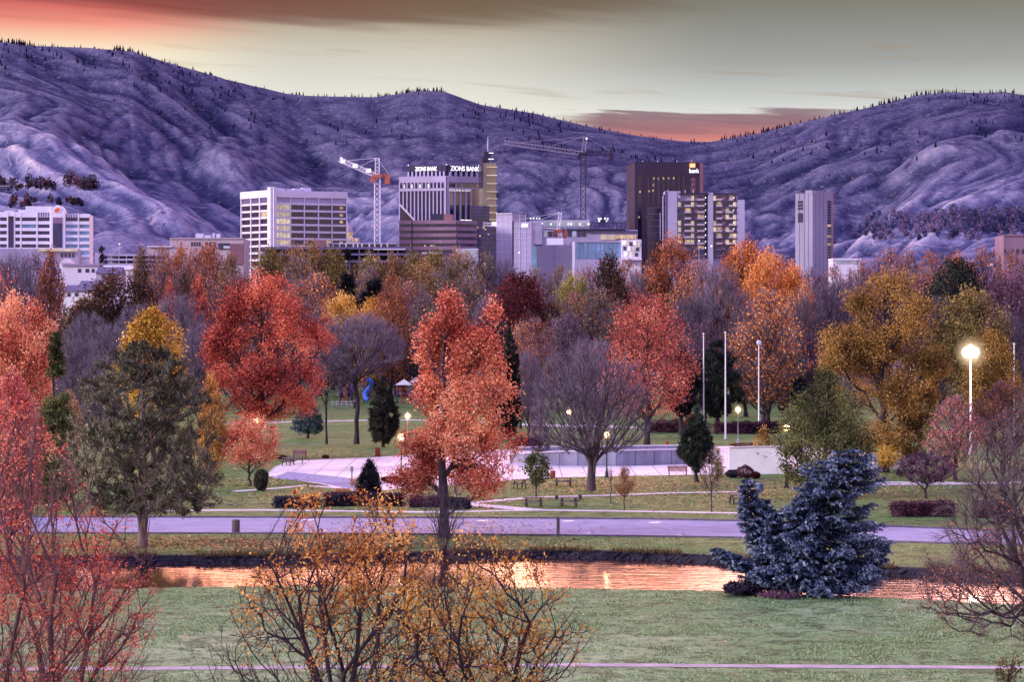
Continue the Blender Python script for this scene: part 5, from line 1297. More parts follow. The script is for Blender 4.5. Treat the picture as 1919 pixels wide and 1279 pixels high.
for i, y in enumerate(rowsy[:10]):
    for k in range(3):
        p0, p1 = lx[k] + 1.6, lx[k + 1] - .6
        fl.part('window', M['l_warm'] if (i, k) == (2, 2) else (M['b_slate'] if i == 0 else M['g_dark']), b, p0, p1, y + .4, y + 9.2, -.2, .12)
    for k in range(5):
        p0, p1 = rx[k] + 1.2, rx[k + 1] - 1.1
        m_ = M['l_cream'] if k == 0 and 1 <= i <= 6 else M['b_lav'] if i == 0 else M['l_warm'] if (i, k) in ((6, 3),) else M['g_dark']  # cream bay made to glow in place of reflected sky
        w_ = fr.part('window', m_, b, p0, p1, y + .4, y + 9.2, -.2, .12)
        if k == 4 and i in (1, 2, 3, 6): fr.part('lit_pane', M['l_warm'], w_, p0 + 14, p0 + 20, y + 2, y + 7, 0, .2)
        if k == 0 and 1 <= i <= 6:
            g = MB()
            for q in (.25, .5, .75): fr.bx(g, p0 + (p1 - p0) * q - .25, p0 + (p1 - p0) * q + .25, y + .4, y + 9.2, .1, .25)
            g.build('mullions', M['b_lav'], w_)
rooftop(fr, b, ((520, 540, 351.5, 358), (545, 556, 353, 358), (558, 572, 351, 358), (574, 590, 349.5, 358)), M['b_pale_metal'], -5)
fl.part('roof_equipment', M['b_pale_metal'], b, 480, 500, 352.5, 358, -12, -8)

# --- parking deck in front
b = building('parking_deck', 'long low slate parking deck with open levels at the foot of the office blocks')
f = Face(488, 760, 985); wb = MB(); f.bx(wb, 488, 760, 463, 467.5, -18, 0); f.bx(wb, 488, 760, 475, 479, -18, 0); f.bx(wb, 488, 760, 488, 492, -18, 0)
for x in range(492, 762, 18): f.bx(wb, x, x + 2.2, 463, 600, -1.4, -.2)
f.bx(wb, 488, 760, 463, 600, -19, -16); wb.build('deck', M['b_slate'], b)
f.part('stair_tower', M['b_brick'], b, 588, 610, 450, 463.2, -6, .2)
f.part('roof_edge', M['b_lav'], b, 612, 742, 455, 457, -10, -4); f.part('roof_level', M['g_dark'], b, 615, 740, 457, 463.2, -10, -5)
for x in (622, 634, 646, 660, 668, 676, 690, 700, 712, 724): f.part('column', M['b_white'], b, x, x + 2.4, 456.5, 463.2, -4.8, -3.8)
f.part('parapet_lights', M['b_white'], b, 700, 760, 466.5, 468.5, 0, .3)

# --- capitol dome peeping out
b = building('domed_capitol', 'small gold-lit dome peeping out behind the white ten-storey block')
D = 1420; cxm, base = xw(650, D), zw(452, D); k_ = D / F; mb = MB()
mb.lathe([(11.5 * k_, -base), (11.5 * k_, 3 * k_), (9.6 * k_, 3 * k_), (9.6 * k_, 14 * k_), (10.4 * k_, 14.4 * k_), (10.2 * k_, 16 * k_)], (cxm, D + 6, base), 24)
mb.build('drum', M['l_warm'], b)
mb = MB(); mb.lathe([(10 * k_, 16 * k_), (9.4 * k_, 21 * k_), (7.6 * k_, 26 * k_), (4.6 * k_, 30.5 * k_), (1.6 * k_, 32.6 * k_), (1.5 * k_, 36 * k_), (.2 * k_, 39 * k_)], (cxm, D + 6, base), 24); mb.build('dome', M['b_beige'], b)
f = Face(646, 672, D + 2); f.part('wing', M['b_beige'], b, 640, 672, 446, 480, -8, 0)
for x in (653, 660, 666): f.part('window', M['l_warm'], b, x, x + 4, 448, 452.5, 0, .3)

# --- tower with the rooftop bank lettering and a spire
b = building('spired_bank_tower', 'pale ribbed bank tower with white rooftop lettering and an antenna spire')
fl, fr = Face(748, 837, 1200, -16), Face(837, 902, 1200, 26)
wb = MB(); two_face(wb, fl, fr, 331)
fl.bx(wb, 749, 837, 330, 341.5, 0, .8); fr.bx(wb, 837, 902, 330, 341.5, 0, .8)
fl.bx(wb, 748.3, 837, 352.8, 357.5, 0, .9); fr.bx(wb, 837, 902, 351.5, 354, 0, .9)
fl.bx(wb, 833, 837, 331, 600, 0, 1.1); fr.bx(wb, 837, 840, 331, 600, 0, 1.0)
sx_ = [749.3 + 7.05 * i for i in range(13)]
for x in sx_[:12]: fl.bx(wb, x - 1.0, x + 1.1, 341, 600, 0, .75)
for x in (840.5, 851.5, 862, 872.5, 882.2): fr.bx(wb, x - 1.6, x + 1.6, 354, 600, 0, .75)
wb.build('wall', M['b_lav'], b)
for i in range(12):
    x0, x1 = sx_[i] + 1.3, min(sx_[i + 1] - 1.2, 832.8)
    if x1 - x0 > 1:
        fl.part('window_strip', M['g_blue'], b, x0, x1, 358, 470, -.2, .12)
        fl.part('window', M['l_white'] if i in (1, 3, 5, 7, 9) and i != 99 and False else M['g_blue'], b, x0, x1, 344, 352, -.2, .12)
for x in (757.2, 771.4, 786.5, 802, 818): fl.part('lit_window', M['l_white'], b, x, x + 1.8, 344.5, 351.8, 0, .3)
for x0, x1 in ((842.4, 849.7), (853.3, 860.2), (863.8, 870.7), (874.3, 880.4)):
    fr.part('window_strip', M['g_gold'], b, x0, x1, 354.5, 384, -.2, .12); fr.part('window_strip', M['g_blue'], b, x0, x1, 384, 470, -.2, .12)
for x0, x1 in ((840.5, 853), (856, 864), (867, 884), (886, 900)): fr.part('window', M['g_gold'] if x0 > 850 else M['g_dark'], b, x0, x1, 343.5, 351, -.2, .12)
sign(fr, 'HOLLAND & HART', 840.5, 881, 354.2, 358.6, M['sign_dim'], b, .95)
fr.part('corner_glass', M['g_gold'], b, 883.6, 901.5, 354, 386, -.2, .5)
# penthouse with fins and the sign band
pl, pr = Face(763, 837.5, 1206, -16), Face(837.5, 899, 1206, 26); pm = MB(); two_face(pm, pl, pr, 310, 331)
pent = pm.build('penthouse', M['b_dark'], b)
for i in range(10): pl.part('fin', M['b_lav'], pent, 764.5 + 7.4 * i, 767.5 + 7.4 * i, 320.5, 331, 0, .9)
for i in range(6): pr.part('fin', M['b_lav'], pent, 841 + 10 * i, 845 + 10 * i, 320.5, 331, 0, .9)
pl.part('sign_band', M['b_dark'], pent, 763.3, 837.5, 309.6, 321, 0, .95); pr.part('sign_band', M['b_dark'], pent, 837.5, 899, 309.6, 321, 0, .95)
sign(pl, 'ZIONS BANK', 779.5, 820.5, 312, 320, M['sign_white'], pent, 1.05); sign(pr, 'ZIONS BANK', 842.5, 896.5, 310.8, 320, M['sign_white'], pent, 1.05)
for x in (764, 836): pl.part('roof_light', M['l_white'], pent, x, x + 1.0, 307.5, 309.6, -1, 0)
for x in (898,): pr.part('roof_light', M['l_white'], pent, x, x + 1.0, 306.8, 309.6, -1, 0)
# spire tower
f = Face(904, 930, 1190, 12); sm_ = MB(); block(sm_, f, 305, 9); spire = sm_.build('stair_tower', M['g_gold'], b)
f.part('tower_glass', M['g_blue'], spire, 904.2, 929.5, 416, 480, -.2, .25); f.part('dark_crown', M['b_dark'], spire, 904, 916.5, 295, 305.2, -8, .1); f.part('dark_crown', M['b_dark'], spire, 908.5, 921, 284, 295.2, -7, -.4)
f.part('dark_glass', M['g_dark'], spire, 902, 905.5, 306, 352, -6, .3)
sp_ = MB(); p = f.pt(916.6, 284, -3); sp_.tube([p, p + Vector((0, 0, 3)), p + Vector((0, 0, 7.6))], [.32, .26, .1], 6); sp_.build('antenna', M['b_white'], spire)
for y in (313, 328.6, 344, 359.2, 372.3, 385.6, 398.6, 411.7, 424.8, 437.6, 450.7, 463.9): f.part('balcony', M['l_cream'], spire, 912.5, 931, y - .7, y + .8, 0, 1.5)
f.part('balcony', M['l_white'], spire, 916, 924, 286, 287.2, 0, 1); f.part('balcony', M['l_white'], spire, 915, 924.5, 297.5, 298.8, 0, 1.2)
lo = Face(882, 917, 1186); wb = MB(); block(wb, lo, 386, 5); wing = wb.build('glass_wing', M['g_blue'], b)
for y in (391, 397, 403, 409, 415): lo.part('floor_line', M['b_slate'], wing, 882, 917, y, y + .8, 0, .2)
lo2 = Face(889, 930.5, 1180); wb = MB(); block(wb, lo2, 420, 5); wing = wb.build('glass_podium', M['g_blue'], b)
for y in (428, 437, 446, 455, 464): lo2.part('floor_line', M['b_slate'], wing, 889, 930, y, y + .9, 0, .2)
for x, y in ((894, 425), (905, 425), (908, 428.5), (914, 438), (898, 441)): lo2.part('lit_window', M['l_warm'], wing, x, x + 3, y, y + 3, 0, .25)

# --- banded brown building before it
b = building('banded_brown_building', 'brown stepped office building with dark ribbon windows in front of the spired tower')
fl, fr = Face(748, 855, 1120, -8), Face(855, 893, 1120, 30); wb = MB(); two_face(wb, fl, fr, 414)
for y in (413, 425.5, 437.5, 449.8, 461.8):
    fl.bx(wb, 748, 855, y, y + 6.4, 0, .5); fr.bx(wb, 855, 893, y, y + 6.6, 0, .5)
wb.build('wall', M['b_brown'], b)
for y in (419.4, 431.9, 443.9, 456.2, 468.2):
    for p0, p1 in ((749, 771.5), (773.5, 854.5)): fl.part('ribbon_window', M['g_dark'], b, p0, p1, y - .1, y + 6.3, -.2, .15)
    fr.part('ribbon_window', M['g_dark'], b, 856, 892, y + .1, y + 6.2, -.2, .15)
fl.part('pilaster', M['b_dark'], b, 771.5, 773.5, 414, 475, 0, .6)
for x0 in (795, 806, 813): fl.part('lit_window', M['l_warm'], b, x0, x0 + 2.5 + (x0 == 806) * 3, 459, 463, 0, .25)
for x0 in (860, 868, 874): fr.part('roof_light', M['l_white'], b, x0 + 6, x0 + 10, 411.5, 413.5, -2, 0)
g = MB(); P_ = [fl.pt(749, 383, -.5), fl.pt(749, 413, -.5), fl.pt(776, 413, -.5)]; P2 = [p + Vector((0, 6, 0)) for p in P_]; g.add(P_ + P2, [(0, 1, 2), (5, 4, 3), (0, 3, 4, 1), (1, 4, 5, 2), (2, 5, 3, 0)]); at_ = g.build('sloped_atrium', M['g_dark'], b)
g = MB(); g.bar(fl.pt(749, 383, -.3), fl.pt(776, 412, -.3), .7); g.build('atrium_edge', M['b_white'], at_)
fl.part('roof_room', M['b_dark'], b, 807, 831, 400.5, 414, -7, -1.2); fl.part('roof_room', M['b_brick'], b, 831, 847, 401.5, 414, -6, -.8)
pf = Face(853, 896, 1100); wb = MB(); block(wb, pf, 466, 12); wb.build('entrance_hall', M['b_pale_metal'], b); pf.part('lit_glass', M['l_blue'], b, 870, 894, 468, 484, 0, .2)
for x in (792, 812): fl.part('canopy', M['b_white'], b, x, x + 18, 473, 476, 0, 2)

# --- lavender panel blocks
b = building('lavender_panel_block', 'pair of plain lavender panel blocks right of the spired tower')
f1, f2 = Face(930, 960, 1130, -20), Face(963, 996, 1090, -6)
wb = MB(); block(wb, f1, 400, 18); block(wb, f2, 416, 18); wb.build('wall', M['b_lav'], b)
for f, xs, ys in ((f1, (941, 951), range(412, 480, 12)), (f2, (974, 985), range(424, 495, 11))):
    g = MB()
    for x in xs: f.bx(g, x - .35, x + .35, 402, 600, 0, .15)
    for y in ys: f.bx(g, f.pa, f.pb, y, y + .6, 0, .12)
    g.build('panel_joints', M['b_white'], b)
g = MB(); P_ = [f1.pt(931, 401, .2), f1.pt(946, 396.5, .2), f1.pt(960, 400, .2)]; f1.part('roof_edge', M['b_white'], b, 930, 960, 399.5, 401.2, -1, .6)
f2.part('dark_slot', M['b_dark'], b, 959.6, 963, 414, 500, -9, -.4)
f2.part('parapet_lights', M['l_white'], b, 977, 990, 419, 426, -1, .3)

# --- building under construction, lit by floodlights
b = building('construction_site_block', 'half-built concrete block with steel frame and white floodlights')
f = Face(992, 1195, 1180); wb = MB(); block(wb, f, 431, 20); f.bx(wb, 992, 1016, 414, 600, -10, .6); f.bx(wb, 1016, 1106, 412, 431, -14, -4); wb.build('wall', M['b_lav'], b)
f.part('lit_hoarding', M['l_blue'], b, 1017, 1105, 413, 425, -4.1, -3.6)
f.part('floor_slab', M['b_dark'], b, 1014, 1172, 429.5, 432, -2, 1.5); f.part('floor_slab', M['b_slate'], b, 1098, 1195, 432.5, 436, -2, 1)
fr_ = MB()
for x in range(1107, 1174, 8): f.bx(fr_, x, x + 1.3, 418, 430, -1, 0)
f.bx(fr_, 1106, 1173, 417, 418.6, -1, .1); f.bx(fr_, 1106, 1173, 423, 424, -1, .1); fr_.build('steel_frame', M['b_steel'], b)
for i, x in enumerate(range(1019, 1098, 9)): f.part('window', M['g_blue'] if i % 3 else M['l_blue'], b, x, x + 7, 433.5, 444, 0, .2)
for x, y in ((1016, 419), (1032.5, 420), (1049, 420), (1065, 420), (1070.5, 420), (1087, 420), (1103, 420), (994.5, 409.5), (1000, 409.5), (1006, 409.5), (1011, 409.5), (1122, 410), (1126, 410), (1134, 409.5), (1139, 410), (1123, 414), (1137, 414)):
    f.part('floodlight', M['l_white'], b, x - 1.3, x + 1.3, y - 1.4, y + 1.4, -3, 1.0)
f.part('lit_sign_wall', M['l_cream'], b, 1126, 1154, 440.5, 450, .1, .8); f.part('lit_panel', M['l_warm'], b, 1155, 1192, 441, 448, .1, .6)
# --- cinema hall
b = building('grey_hall', 'windowless grey hall with a pale roof box in front of the construction site')
fl, fr = Face(1006, 1040, 1040, -12), Face(1040, 1078, 1040, 14); wb = MB(); two_face(wb, fl, fr, 459); wb.build('wall', M['b_grey'], b)
fl.part('side_wall', M['b_slate'], b, 1006.3, 1039.8, 459.5, 600, 0, .3); fl.part('coping', M['b_dark'], b, 1000, 1016, 458, 460, -2, .5)
fl.part('roof_box', M['b_pale_metal'], b, 1023, 1054, 446.5, 459, -9, -2); fl.part('glass_corner', M['g_teal'], b, 994, 1006, 459.5, 520, -8, -2)
# --- teal glass hall
b = building('teal_glass_hall', 'low teal glass hall with pale mullions and a bright lit entrance at its right end')
f = Face(1077, 1165, 1030, 4); wb = MB(); block(wb, f, 452.5, 20); f.bx(wb, 1076.5, 1165, 451.5, 454.2, 0, .6); wb.build('wall', M['b_lav'], b)
for i in range(11): f.part('window', M['g_teal'], b, 1078.5 + 7.8 * i, 1078.5 + 7.8 * i + 7.1, 455, 485, 0, .2)
f2 = Face(1165, 1202, 1026); wb = MB(); block(wb, f2, 449, 14); wb.build('entrance_wing', M['b_white'], b)
for i, (x, y) in enumerate(((1167, 452), (1173, 452), (1180, 454), (1187, 452), (1194, 456), (1168, 462), (1176, 463), (1184, 465), (1192, 464), (1170, 473), (1181, 474), (1190, 474))): f2.part('lit_window', M['l_white'] if i % 3 == 0 else M['l_cream'] if i % 3 == 1 else M['g_blue'], b, x, x + 5.2, y, y + 7, 0, .2)
f2.part('canopy', M['b_white'], b, 1160, 1202, 485, 488, 0, 3)

# --- dark bank tower
b = building('dark_bank_tower', 'tall dark brown bank tower with an orange and white sign at its top right corner')
fl, fr = Face(1189, 1311, 1230, 5), None
wb = MB(); block(wb, fl, 304, 30); fl.bx(wb, 1189, 1311, 303.2, 306, -.5, .6)
st_ = (1195.2, 1202.6), (1213, 1217.6), (1221.8, 1227.8), (1231.8, 1237.2), (1241.2, 1246), (1250.6, 1255.4), (1260.4, 1265.2), (1270.2, 1275), (1279, 1284.6), (1293.6, 1303.4)
edges = [1189] + [q for p in st_ for q in p] + [1311]
for a_, b_ in zip(edges[0::2], edges[1::2]): fl.bx(wb, a_, b_, 329, 620, 0, .9)
fl.bx(wb, 1189, 1311, 306, 329.5, 0, .9); wb.build('wall', M['b_bank'], b)
for i, (p0, p1) in enumerate(st_): fl.part('window_strip', M['b_brick'] if i == 9 else M['g_dark'], b, p0, p1, 329.5, 620, -.2, .15)
for x, y in ((1225, 334.5), (1231.8 + 1, 335), (1243, 334), (1252.5, 334), (1262, 333.5), (1217 - 1, 358), (1223, 357), (1199, 359.5), (1197, 407), (1224, 347)): fl.part('lit_window', M['l_warm'], b, x - 1, x + 1.8, y - 2, y + 2, 0, .3)
for i in range(7): fl.part('lit_window', M['b_bank_side'], b, 1294.4, 1302.6, 334 + 9 * i, 339 + 9 * i, 0, .25)  # reddish light in the last strip put in as pink colour
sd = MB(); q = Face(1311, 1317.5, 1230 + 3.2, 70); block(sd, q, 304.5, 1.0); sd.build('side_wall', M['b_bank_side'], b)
sg = fl.part('sign_square', M['sign_orange'], b, 1291.8, 1302.4, 305.8, 314, .9, 1.3)
sign(fl, 'us', 1293.6, 1300.4, 308, 312.4, M['sign_white'], sg, 1.32); sign(fl, 'bank', 1291.2, 1309.4, 315.6, 324, M['sign_white'], b, 1.2)
for x in (1207, 1235, 1271, 1299): fl.part('roof_mast', M['b_white'], b, x, x + .8, 299.5, 303.4, -6, -5)
pf = Face(1213, 1250, 1195); wb = MB(); block(wb, pf, 389, 12); pod = wb.build('glass_podium', M['g_dark'], b)
for y in (389, 401, 412.5, 424, 436, 448): pf.part('floor_line', M['b_slate'], pod, 1213, 1250, y, y + 1.0, 0, .3)
pf.part('post', M['b_lav'], pod, 1236.5, 1238, 399, 450, 0, .5)
# --- balconied apartments
b = building('apartment_block', 'pale balconied apartment block with lit flats in front of the dark bank tower')
f = Face(1246, 1382, 1150); wb = MB(); block(wb, f, 364, 18)
f.bx(wb, 1246, 1268.5, 358.5, 600, -12, 1.2); f.bx(wb, 1268.5, 1275, 358.5, 372, -8, 1.0); f.bx(wb, 1326.5, 1336, 361.5, 600, -4, 1.8); f.bx(wb, 1381, 1395, 374.7, 600, -12, 1.2); wb.build('wall', M['b_lav'], b)
f.part('wall_reveal', M['b_slate'], b, 1246, 1250.5, 359, 600, 1.0, 1.3)
f.part('roof_slab', M['b_dark'], b, 1272, 1326, 362, 364.5, -1, 2.2); f.part('roof_slab', M['b_dark'], b, 1336, 1383, 362.5, 364.8, -1, 1.8)
fy = [366 + 11.75 * i for i in range(10)]; rr = random.Random(4)
for i, y in enumerate(fy):
    for x0, x1, kind in ((1270.5, 1276, 'e'), (1277.5, 1283, 'w'), (1284, 1294, 'b'), (1295, 1300.5, 'e'), (1302, 1306.5, 'w'), (1307.5, 1319, 'b'), (1320, 1325.5, 'd'), (1337, 1341.5, 'e'), (1343, 1352, 'b'), (1353.5, 1359, 'w'), (1360, 1366, 'e'), (1367, 1373, 'b'), (1374.5, 1379.5, 'e')):
        if i < 1 and x0 < 1290: continue
        up = i <= 7
        if kind == 'e': f.part('window', (M['l_cream'] if rr.random() < .62 and up else M['g_dark']), b, x0, x1, y + 1.5, y + 10, 0, .5)
        elif kind == 'w': f.part('window', M['b_brown'] if rr.random() < .45 else M['g_blue'], b, x0, x1, y + 1.5, y + 9.5, 0, .3)
        elif kind == 'b':
            f.part('window', M['g_blue'] if rr.random() < .75 else M['l_warm'], b, x0, x1, y + 1, y + 8, 0, .25)
            f.part('balcony', M['b_beige'] if up else M['b_slate'], b, x0 - 1, x1 + 1, y + 6.6, y + 10.2, .3, 1.9)
        else: f.part('window', M['b_dark'], b, x0, x1, y, y + 11, 0, .3)
    f.part('floor_slab', M['b_slate'], b, 1272, 1381, y + 10.3, y + 11.3, 0, 1.5)
    for x in (1321, 1374): f.part('balcony_lamp', M['l_white'], b, x, x + 1.5, y + 3.5, y + 6, .5, 1.6)
for x in (1252, 1285, 1300): f.part('roof_mast', M['b_white'], b, x, x + .9, 355.5, 358.8 if x < 1270 else 362.2, -5, -4)
# --- slim concrete tower
b = building('slim_concrete_tower', 'slim grey concrete tower standing alone right of the apartment block')
fl, fr = Face(1490.5, 1522, 1080, -28), Face(1522, 1561, 1080, 20); wb = MB(); two_face(wb, fl, fr, 362)
fl.bx(wb, 1509, 1522, 356.5, 363, -6, .1); fr.bx(wb, 1522, 1560, 359, 600, -6, .35)
wb.build('wall', M['b_grey'], b)
for y in (376, 382, 388, 399, 403, 407, 412): fl.part('window', M['b_dark'], b, 1495.5, 1504.5, y, y + 4.6, 0, .2)
for i in range(23):
    y = 376 + 5.0 * i; fr.part('window', M['l_warm'] if i in (9, 13, 16) else M['b_dark'] if i < 9 else M['g_dark'], b, 1550, 1556.5, y, y + 3.6, .2, .5)
fr.part('painted_lit_edge', M['b_bank_side'], b, 1558, 1560.6, 364, 600, .2, .5)  # pinkish lit edge of the tower, its light put in as colour
for f, xs in ((fl, (1498, 1507, 1515)), (fr, (1528, 1535, 1542))):
    g = MB()
    for x in xs: f.bx(g, x, x + .35, 362, 600, .05 if f is fl else .35, .12 if f is fl else .42)
    g.build('panel_joints', M['b_slate'], b)
# --- building cut by the right edge, low white shed
b = building('beige_edge_building', 'flat beige building cut by the right edge of the view')
f = Face(1881, 1990, 1100); wb = MB(); block(wb, f, 441, 20); f.bx(wb, 1880, 1990, 440, 442.5, 0, .6); wb.build('wall', M['b_brown'], b)
for x in (1882, 1893, 1904, 1915, 1926): f.part('window', M['g_dark'], b, x, x + 5, 467, 476, 0, .2)
b = building('low_white_shed', 'low bluish-white lit shed just right of the slim concrete tower')
f = Face(1561, 1612, 1000); wb = MB(); block(wb, f, 487, 14); f.bx(wb, 1560, 1613, 484.5, 488, -14, 1); wb.build('wall', M['b_white'], b); f.part('lit_front', M['l_blue'], b, 1566, 1606, 488.6, 494, 0, .3)
b = building('low_roadside_store', 'low dark store with white roof masts left of the slim tower')
f = Face(1396, 1490, 1020); wb = MB(); block(wb, f, 484, 14); wb.build('wall', M['b_slate'], b)
for x in (1452, 1464, 1475): f.part('roof_room', M['b_dark'], b, x, x + 5, 478 + (x % 3), 484, -5, -1)
f.part('lit_front', M['l_blue'], b, 1400, 1440, 488, 493, 0, .3)

# --- low buildings and houses at the left, in front of the clinic
b = building('striped_parking_garage', 'long striped parking garage with open dark levels right of the white clinic')
f = Face(193, 300, 860); wb = MB()
for y in (476.5, 485, 494, 503): f.bx(wb, 193, 300, y, y + 3.6, -14, 0)
f.bx(wb, 193, 300, 476.5, 640, -16, -13)
for x in range(194, 300, 14): f.bx(wb, x, x + 1.5, 477, 640, -.9, -.1)
f.bx(wb, 178, 194, 474, 640, -8, .4); wb.build('deck', M['b_lav'], b)
def house(label, p0, p1, ye, yr, Y, wallm, roofm, wins, gable=False, group=None):
    b = thing('house', label, 'house', (0, 0, 0)); f = Face(p0, p1, Y); wb = MB(); block(wb, f, ye, 9); wb.build('wall', wallm, b)
    a, c = f.pt(p0 - 1, ye, .5), f.pt(p1 + 1, ye, .5); h_ = f.z(yr) - f.z(ye); dp = Vector((0, 10, 0)); r = MB()
    if gable:
        m_ = (a + c) / 2 + Vector((0, 0, h_)); P_ = [a, c, m_, a + dp, c + dp, m_ + dp]; r.add(P_, [(0, 1, 2), (5, 4, 3), (0, 2, 5, 3), (1, 4, 5, 2), (0, 3, 4, 1)])
    else:
        up = Vector((0, 5, h_)); P_ = [a, c, c + up, a + up, a + dp, c + dp]; r.add(P_, [(0, 1, 2, 3), (3, 2, 5, 4), (0, 3, 4), (1, 5, 2), (0, 4, 5, 1)])
    r.build('roof', roofm, b)
    for x0, x1, y0, y1 in wins: f.part('window', M['g_blue'], b, x0, x1, y0, y1, 0, .1)
    return b
M['roof_slate'] = mat('slate_roof', lin((98, 92, 128)), 0.85, var=0.25, scale=0.6)
M['roof_pale'] = mat('pale_roof', lin((196, 192, 216)), 0.85, var=0.15, scale=0.6)
house('white gabled house half hidden below the clinic entrance', 112, 132, 494, 484, 800, M['b_clinic'], M['roof_pale'], ((124, 129, 484 + 12, 501),), True)
house('pale flat-fronted house with two blue windows under the clinic', 118, 184, 499, 494, 740, M['b_white'], M['roof_slate'], ((146, 152, 504, 511), (160, 167, 504, 511), (172, 177, 504, 511)))
house('house with a dark striped roof right of the pale flat-fronted one', 180, 226, 513, 500, 720, M['b_lav'], M['roof_slate'], ((190, 196, 516, 521), (206, 212, 516, 521)))
house('low white shed-roofed house above the dark maroon-green tree', 188, 250, 506, 497, 780, M['b_white'], M['roof_pale'], ((200, 206, 508, 514),))
house('blue-shuttered low house with a slate roof left of the dark maroon-green tree', 148, 184, 536, 526, 640, M['b_white'], M['roof_slate'], ((150, 182, 537, 541),))
house('long white house low between the brown columnar tree and the maroon-green one', 120, 172, 546, 534, 600, M['b_clinic'], M['roof_slate'], ((126, 132, 549, 556), (140, 146, 549, 556)))
conifer(190, None, 455, 13, 'dark_conifer', 'small pointed black conifer beside the white clinic block', LM['black'], 140, Y=840, prof=PRO_OVAL, n=160, L=1.2, W=.4, leaves=20, sig=.5)

# --- cranes
def lattice(mb, a, b, w, n, t=.22):
    """square lattice boom between a and b"""
    a, b = Vector(a), Vector(b); d = (b - a).normalized(); ref = Vector((0, 0, 1)) if abs(d.z) < .8 else Vector((0, 1, 0))
    u = d.cross(ref).normalized() * w / 2; v = u.cross(d).normalized() * w / 2
    cor = [u + v, u - v, -u - v, -u + v]
    for c in cor: mb.bar(a + c, b + c, t)
    for i in range(n):
        p, q = a + (b - a) * i / n, a + (b - a) * (i + 1) / n
        for k in range(4): mb.bar(p + cor[k], q + cor[(k + 1) % 4] if i % 2 else q + cor[k - 1], t * .6)
def crane(label, px, D, ytop, yapex, jib, cj, mw, mm, jm, cabm, t, lights=()):
    c = thing('tower_crane', label, 'crane', (xw(px, D), D, 0)); o = Vector((xw(px, D), D, 0))
    def P(x, y, dy=0): return Vector((xw(x, D), D + dy, zw(y, D))) - o
    mb = MB(); lattice(mb, (0, 0, 0), P(px, ytop), mw, 34, t); mb.build('mast', mm, c)
    mb = MB(); lattice(mb, P(px, ytop), P(px + (yapex[1] if len(yapex) > 1 else 0), yapex[0]), mw * .7, 5, t * .8); mb.build('tower_head', jm, c)
    mb = MB(); lattice(mb, P(px, ytop), P(*jib), mw * .75, 24, t * .8); mb.build('jib', jm, c)
    mb = MB(); lattice(mb, P(px, ytop), P(*cj), mw * .7, 8, t * .8); mb.build('counter_jib', cabm, c)
    mb = MB()
    ap = P(px + (yapex[1] if len(yapex) > 1 else 0), yapex[0])
    for q in (.45, .8): mb.bar(ap, P(px, ytop) + (P(*jib) - P(px, ytop)) * q + Vector((0, 0, mw * .4)), t * .45)
    mb.bar(ap, P(*cj), t * .45); mb.build('tie_cables', jm, c)
    mb = MB(); e = P(*cj); mb.box((e.x - mw * .5, 0, e.z - mw * .7), (mw * .9, mw, mw * 1.5)); mb.build('counterweight', cabm, c)
    mb = MB(); e = P(px, ytop); mb.box((e.x - mw * .8, -mw * .3, e.z - mw * .7), (mw * .8, mw * .9, mw * .9)); mb.build('cab', cabm, c)
    mb = MB(); mb.box((e.x, 0, e.z - .2), (mw * 1.7, mw * 1.5, mw * .5)); mb.build('slewing_ring', cabm, c)
    for x, y, s_ in lights:
        mb = MB(); e = P(x, y); mb.box((e.x, -mw * .5, e.z), (s_, .3, s_ * .8)); mb.build('work_light', M['l_white'], c)
    return c
crane('white tower crane with an orange cab and a floodlit jib left of the spired tower', 707, 1150, 330, (296,), (636, 299), (731, 330), 2.7, M['crane_white'], M['crane_white'], M['crane_red'], .30, ((643, 303, 2.2), (666, 311, 2.2), (691, 320, 2.2), (640, 297, 1.0)))
crane('dark tower crane with a long level jib standing left of the dark bank tower', 1093, 1190, 288, (256, 4), (944, 267), (1150, 287), 2.5, M['crane_dark'], M['b_grey'], M['crane_dark'], .34, ((1099, 260, .9),))
crane('small white and red crane low over the construction site', 1046, 1100, 432, (398, 4), (905, 420), (1062, 436), 1.8, M['crane_red'], M['crane_white'], M['crane_red'], .24, ((926, 420, 2.4), (985, 424, 2.2)))

# --- hillside woods and houses (far off, one mass each)
def hill_wood(name, regions, seed, leafk):
    rng = np.random.default_rng(seed); cs, rs = [], []
    for x0, x1, y0, y1, n, s in regions:
        for _ in range(n):
            x, y, z_ = hill_at(rng.uniform(x0, x1), rng.uniform(y0, y1)); cs.append((x, y, z_)); rs.append(s * rng.uniform(.5, 1.3))
    cs, rs = np.array(cs), np.array(rs); k = np.repeat(np.arange(len(cs)), 70)
    a = unit(rng.normal(size=(len(k), 3))) * (rng.uniform(.2, 1, (len(k), 1)) ** .5) * rs[k][:, None] * np.array([.8, .8, 1.1])
    c = cs[k] + a; c[:, 2] += rs[k] * 1.0
    v, f = leaf_quads(c, 2.2, 1.6, rng)
    tn = np.clip(rng.uniform(0, 1, len(cs))[k] * .8 + rng.uniform(0, .3, len(k)), 0, 1)
    tag(link(name, np_mesh(name, v, [(f, 0)], np.repeat(tn, 4)), LM[leafk]), kind='stuff')
lm('hillwood', (32, 38, 68), (74, 78, 120), (126, 104, 138), trans=0.1)
hill_wood('hillside_woods', ((1620, 1919, 404, 452, 190, 4.5), (1700, 1919, 412, 440, 90, 6), (1780, 1919, 398, 412, 30, 6), (1919, 2300, 395, 450, 120, 6), (1585, 1640, 420, 445, 16, 4)), 501, 'hillwood')
lm('benchwood', (22, 20, 38), (46, 42, 66), (112, 72, 72), trans=0.1)
hill_wood('bench_woods', ((115, 182, 345, 358, 26, 6.5), (0, 100, 346, 360, 34, 4.5), (-200, 0, 346, 360, 40, 5), (20, 160, 378, 392, 26, 3.5)), 502, 'benchwood')
rr = random.Random(9)
